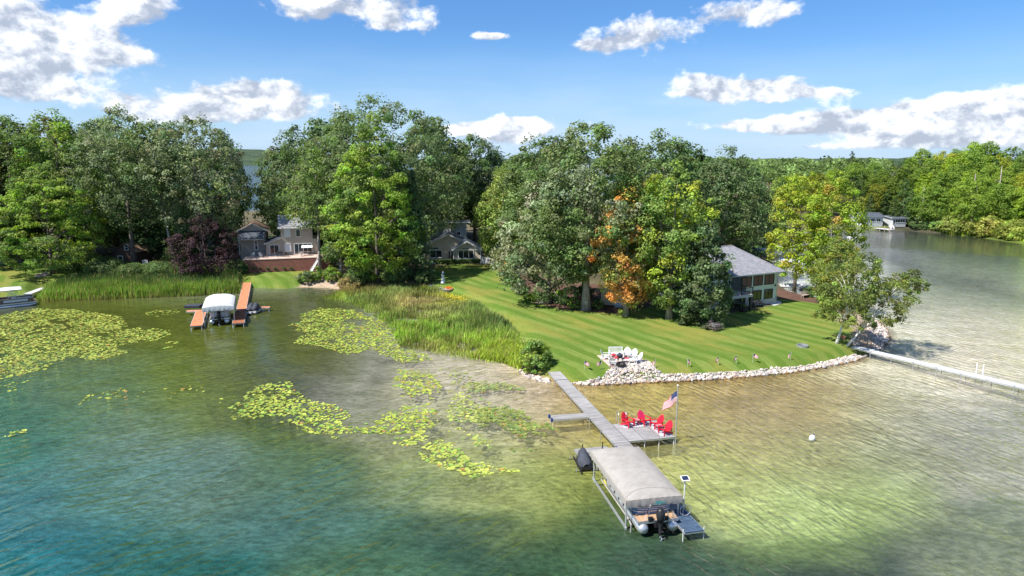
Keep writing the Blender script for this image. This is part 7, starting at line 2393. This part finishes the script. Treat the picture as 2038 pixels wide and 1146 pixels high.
# ------------------------------------------------------------------ lawn bits
q = G(1597, 690)
t = thing('fire_ring', q, 0, 'grey ring of a fire pit lying alone on the right lawn', 'fire ring')
MB().lathe([(.62, 0), (.64, .22), (.52, .22), (.50, .02)], 24).build('ring', M['galv'], t)
MB().lathe([(.49, .03), (.3, .05), (.05, .06)], 16).build('ash', M['cover'], t)
q = G(1415, 647)
t = thing('marker_post', q, 0, 'short white marker post at the foot of the juniper', 'post')
MB().tube([(0, 0, -.1), (0, 0, 1.25)], .05, 8).build('post', M['white'], t)
q = G(1697, 686)
t = thing('tree_stump', q + Vector((.6, .6, 0)), 0, 'pale sawn log stump between the birch trunks and the dock', 'stump')
MB().lathe([(.62, -.1), (.5, .15), (.46, .55)], 12).build('log', M['log'], t)
q = G(1678, 679)
t = thing('flower_pot', q + Vector((.4, .8, 0)), 0, 'small terracotta pot behind the white birch trunks', 'pot')
MB().lathe([(.18, 0), (.26, .4), (.22, .4), (.2, .3)], 12).build('pot', M['terracotta'], t)
# lighthouse ornament and the planter at the marsh edge
q = G(882, 563)
t = thing('lighthouse_ornament', q, 0, 'white lighthouse ornament on its rock bed where the lawn meets the marsh', 'ornament')
MB().lathe([(.42, 0), (.40, .3), (.30, .35), (.22, 1.3), (.30, 1.34), (.30, 1.42)], 14).build('tower', M['white'], t)
l = MB(); l.lathe([(.16, 1.42), (.16, 1.7)], 10); l.build('lantern', M['glass'], t)
l = MB(); l.lathe([(.24, 1.7), (.03, 1.98), (.02, 2.1)], 10); l.build('cap', M['white'], t)
for z in (.62, 1.0):
    b = MB(); b.lathe([(.34 - .1 * z, z), (.33 - .1 * z, z + .12)], 14); b.build('band', M['white'], t)
t = thing('rock_bed', G(880, 577), 0, 'round bed of dark rocks around the foot of the lighthouse ornament', 'rock bed')
for k in range(26):
    o = link(bpy.data.objects.new('rock', SM[k % 10]), t)
    a = k * 2.4; rr = 2.6 * math.sqrt((k + .5) / 26)
    o.location = (rr * math.cos(a), rr * math.sin(a) * .9, .1); s_ = g.uniform(.22, .42); o.scale = (s_, s_, s_); o.rotation_euler = (g.normal() * .3, g.normal() * .3, g.random() * 6)
    c = g.uniform(.25, .6); o.color = (c, c * .97, c * .97, 1)
q = G(893, 580)
t = thing('planter', q, 0, 'round stone planter full of orange flowers at the marsh edge', 'planter')
MB().lathe([(.5, 0), (.75, .45), (.68, .5), (.6, .42)], 14).build('bowl', M['paver'], t)
hp = np.stack([g.normal(size=160) * .3, g.normal(size=160) * .3, .5 + .3 * g.random(160)], 1)
V, F = leaf_quads(hp, unit(g.normal(size=(160, 3)) + [0, 0, 1]), .2 * np.ones(160), .8, g)
mesh_np('blossom', V, F, M['flower'], t, col=np.ones((len(V), 3)))
q = G(916, 598)
t = thing('goldenrod', q, 0, 'patch of yellow flowers glowing at the edge of the marsh', 'flowers')
hp = np.stack([g.normal(size=220) * .9, g.normal(size=220) * .7, .35 + .4 * g.random(220)], 1)
V, F = leaf_quads(hp, unit(g.normal(size=(220, 3)) + [0, 0, 1]), .16 * np.ones(220), .7, g)
mesh_np('blossom', V, F, M['yellowflower'], t, col=np.ones((len(V), 3)))
q = G(858, 572)
t = thing('white_stone', q, 0, 'small white stone block left of the lighthouse bed', 'stone'); 
o = link(bpy.data.objects.new('boulder', SM[2]), t); o.scale = (.4, .4, .5); o.location = (0, 0, .2); o.color = (1.4, 1.4, 1.4, 1)
# white tag on the tallest oak
q = G(1166, 616)
t = thing('trunk_sign', Vector((q.x - .05, q.y - .62, q.z + 1.0)), 0, 'small white plate with a black oval fixed to the tallest oak trunk', 'sign')
MB().box((0, 0, 0), (.34, .04, .5)).build('plate', M['white'], t)
MB().wallpoly([(.09 * math.cos(a), .03 + .13 * math.sin(a)) for a in np.linspace(0, 6.283, 11)[:-1]], -.026, -.021).build('oval', M['black'], t)
# left lawn fire pit and lawn chairs
q = G(85, 549)
t = thing('fire_pit', q, 0, 'low ring of pavers with a log on the left lawn', 'fire pit')
for k in range(14):
    a = k * 2 * math.pi / 14
    b = MB(); b.box((1.05 * math.cos(a), 1.05 * math.sin(a), .16), (.42, .24, .34), rot=Matrix.Rotation(a + 1.57, 3, 'Z')); b.build('paver_block', M['paver'], t)
MB().lathe([(.85, .04), (.1, .06)], 14).build('ash', M['cover'], t)
b = MB(); b.tube([(-.5, .2, .3), (.6, .5, .5)], .16, 8); b.build('log', M['log'], t)
for px, py, lab in ((8, 527, 'left of two pale lawn chairs under the trees at the left edge'), (17, 526, 'right of two pale lawn chairs under the trees at the left edge')):
    adirondack(G(px, py), R(20), lab, 'bluewater')
# stacked boats and canoes on the right shore
SB = [((1552, 570), (1600, 572), 'pale upturned rowing boat nearest the hip-roofed house', 'tarpaulin'), ((1596, 580), (1622, 584), 'grey upturned canoe beside the yellowing maple', 'cover'), ((1600, 574), (1626, 578), 'pale kayak lying on the rack by the right shore', 'whiteplastic')]
for (pa, pb, lab, m_) in SB:
    a, b = G(*pa), G(*pb)
    v = b - a; L = max(v.length, 3.2)
    t = thing('rowing_boat', (a + b) / 2, math.atan2(v.y, v.x), lab, 'boat')
    rings = []
    n_ = 8
    for x, w, h in ((-.5, .05, .2), (-.4, .42, .42), (-.15, .62, .5), (.15, .62, .5), (.4, .42, .42), (.5, .05, .2)):
        rings.append([(x * L, w * math.cos(math.pi * k / n_), .15 + h * math.sin(math.pi * k / n_)) for k in range(n_ + 1)])
    vv = [p for r_ in rings for p in r_]
    ff = [(i * (n_ + 1) + k, i * (n_ + 1) + k + 1, (i + 1) * (n_ + 1) + k + 1, (i + 1) * (n_ + 1) + k) for i in range(5) for k in range(n_)]
    MB().add(vv, ff).build('hull', M[m_], t, smooth=True)
    k_ = MB(); k_.bar((-.46 * L, 0, .5), (.46 * L, 0, .66), .05, .06); k_.build('keel', M[m_], t)
    for e in (-.3, .3):
        c_ = MB(); c_.bar((e * L, -.6, .08), (e * L, .6, .08), .12, .16); c_.build('cradle', M['log'], t)
# the neighbour's tarpaulin-covered boats glimpsed behind the yellow maple
for (px, py, lab, rz, zz0) in ((1525, 500, 'pale covered boat behind the hip roof, left of the yellowing maple', -.2, 1.2), (1572, 528, 'pale covered boat at the shore just right of the hip roof', -.5, .3)):
    p = P(px, py, zz0)
    t = thing('covered_boat', (p[0], p[1], max(gz(p[0], p[1]), 0)), rz, lab, 'boat')
    MB().prism([(-3, -1.2), (2.2, -1.2), (3.4, 0), (2.2, 1.2), (-3, 1.2)], .1, .8).build('hull', M['alu'], t)
    b = MB(); b.wallpoly([(-3, .8), (3.2, .8), (2.0, 1.4), (-2.4, 1.6)], -1.1, 1.1); b.build('tarpaulin', M['tarpaulin'], t)
# wooden bench under the right shore maples
t = thing('log_bench', G(1604, 592), .5, 'weathered wooden bench on the mulch by the right shore', 'bench')
MB().box((0, 0, .42), (1.8, .5, .08)).build('seat', M['log'], t)
b = MB(); b.slab((-.9, .24, .46), (.9, .24, .46), (.9, .38, .95), (-.9, .38, .95), .05); b.build('backrest', M['log'], t)
for sx in (-.8, .8):
    for sy in (-.2, .2):
        MB().bar((sx, sy, 0), (sx, sy, .38), .08, .08).build('leg', M['log'], t)
# buoy or rock off the point
q = P(1617, 877, 0)
t = thing('marker_buoy', (q[0], q[1], 0), .3, 'white barrel buoy floating alone off the stone bank', 'buoy')
b = MB(); b.tube([(-.12, 0, .02), (-.02, 0, .30), (.05, 0, .46)], [.22, .24, .12], 12); b.build('drum', M['whiteplastic'], t, smooth=True)
b = MB(); b.tube([(.04, 0, .42), (.07, 0, .56)], [.05, .03], 7); b.build('cap', M['bluebumper'], t)
# posts and a snag in the shallows
q = P(745, 345, 0)
# fallen trunk on the far bay shore
a = G(1898, 452); b_ = G(1932, 440)
t = thing('fallen_tree', a, 0, 'bare grey trunk fallen across the far bay shore', 'fallen tree')
m_ = MB(); p1 = Vector(P(1897, 451, a.z + .3)) - a; p2 = Vector((9.5, 5, 4.2)); m_.tube([p1, p1.lerp(p2, .5) + Vector((0, 0, .3)), p2], [.35, .3, .12], 7); m_.build('trunk', M['bark_pale'], t, smooth=True)
m_ = MB(); m_.tube([p1.lerp(p2, .6), p1.lerp(p2, .75) + Vector((1, -1, 2))], [.12, .04], 5); m_.tube([p1.lerp(p2, .75), p1.lerp(p2, .95) + Vector((0, 1, 2.5))], [.1, .03], 5); m_.build('limb', M['bark_pale'], t)
# cottage dock and white things on the bay shore
a, b = P(1745, 454, .6), P(1776, 457.5, .6)
v = Vector((b[0] - a[0], b[1] - a[1], 0)); rz = math.atan2(v.y, v.x)
t = thing('cottage_dock', (a[0], a[1], 0), rz, 'weathered pale dock on posts in front of the white cottage across the bay', 'dock')
deck_section(t, (0, 0), (v.length, 0), 2.0, .7, 20, 'whiteplastic', 'greyframe', g)
for k in range(4):
    for e in (-.95, .95):
        dock_leg(t, .2 + k * (v.length - .4) / 3, e, 1.6, -1, .09, 'log', False)
p = P(1774, 452, .8)
t = thing('moored_dinghy', (p[0], p[1], .1), 1.2, 'small white boat standing at the end of the cottage dock', 'boat')
MB().prism([(-2, -.7), (1.2, -.75), (2.3, 0), (1.2, .75), (-2, .7)], 0, .9).build('hull', M['white'], t)
MB().box((-.2, 0, 1.3), (1.4, 1.1, .8), taper=.8).build('cabin', M['white'], t)
b = MB()
b.tube([(-1.9, 0, .8), (-2.2, 0, .9), (-2.25, 0, .2)], [.12, .14, .06], 7); b.build('outboard', M['black'], t)
p = G(1706, 452)
t = thing('flag_post', p, 0, 'thin pale post on the far shore left of the white cottage', 'post')
MB().tube([(0, 0, 0), (0, 0, 3.2)], .09, 6).build('post', M['white'], t)
q = P(1697, 474, 0)
t = thing('swim_float', (q[0], q[1], 0), 0, 'white swim float near the yellow maples in the far bay', 'float')
MB().box((0, 0, .2), (2.2, 1.8, .4)).build('deck', M['white'], t)
for e in (-.8, .8):
    m_ = MB(); m_.tube([(e, -.9, .02), (e, .9, .02)], .25, 10); m_.build('drum', M['galv'], t)
# utility pole behind the tan house
p = G(846, 512)
t = thing('utility_pole', p, 0, 'tall grey utility pole behind the dark spruce and the tan house', 'pole')
hp_ = top_z(846, 392, p.y) - p.z
MB().tube([(0, 0, -.3), (0, 0, hp_)], [.16, .12], 8).build('pole', M['bark_pale'], t)
MB().bar((-1.0, 0, hp_ - .5), (1.0, 0, hp_ - .5), .12, .12).build('crossarm', M['bark_pale'], t)
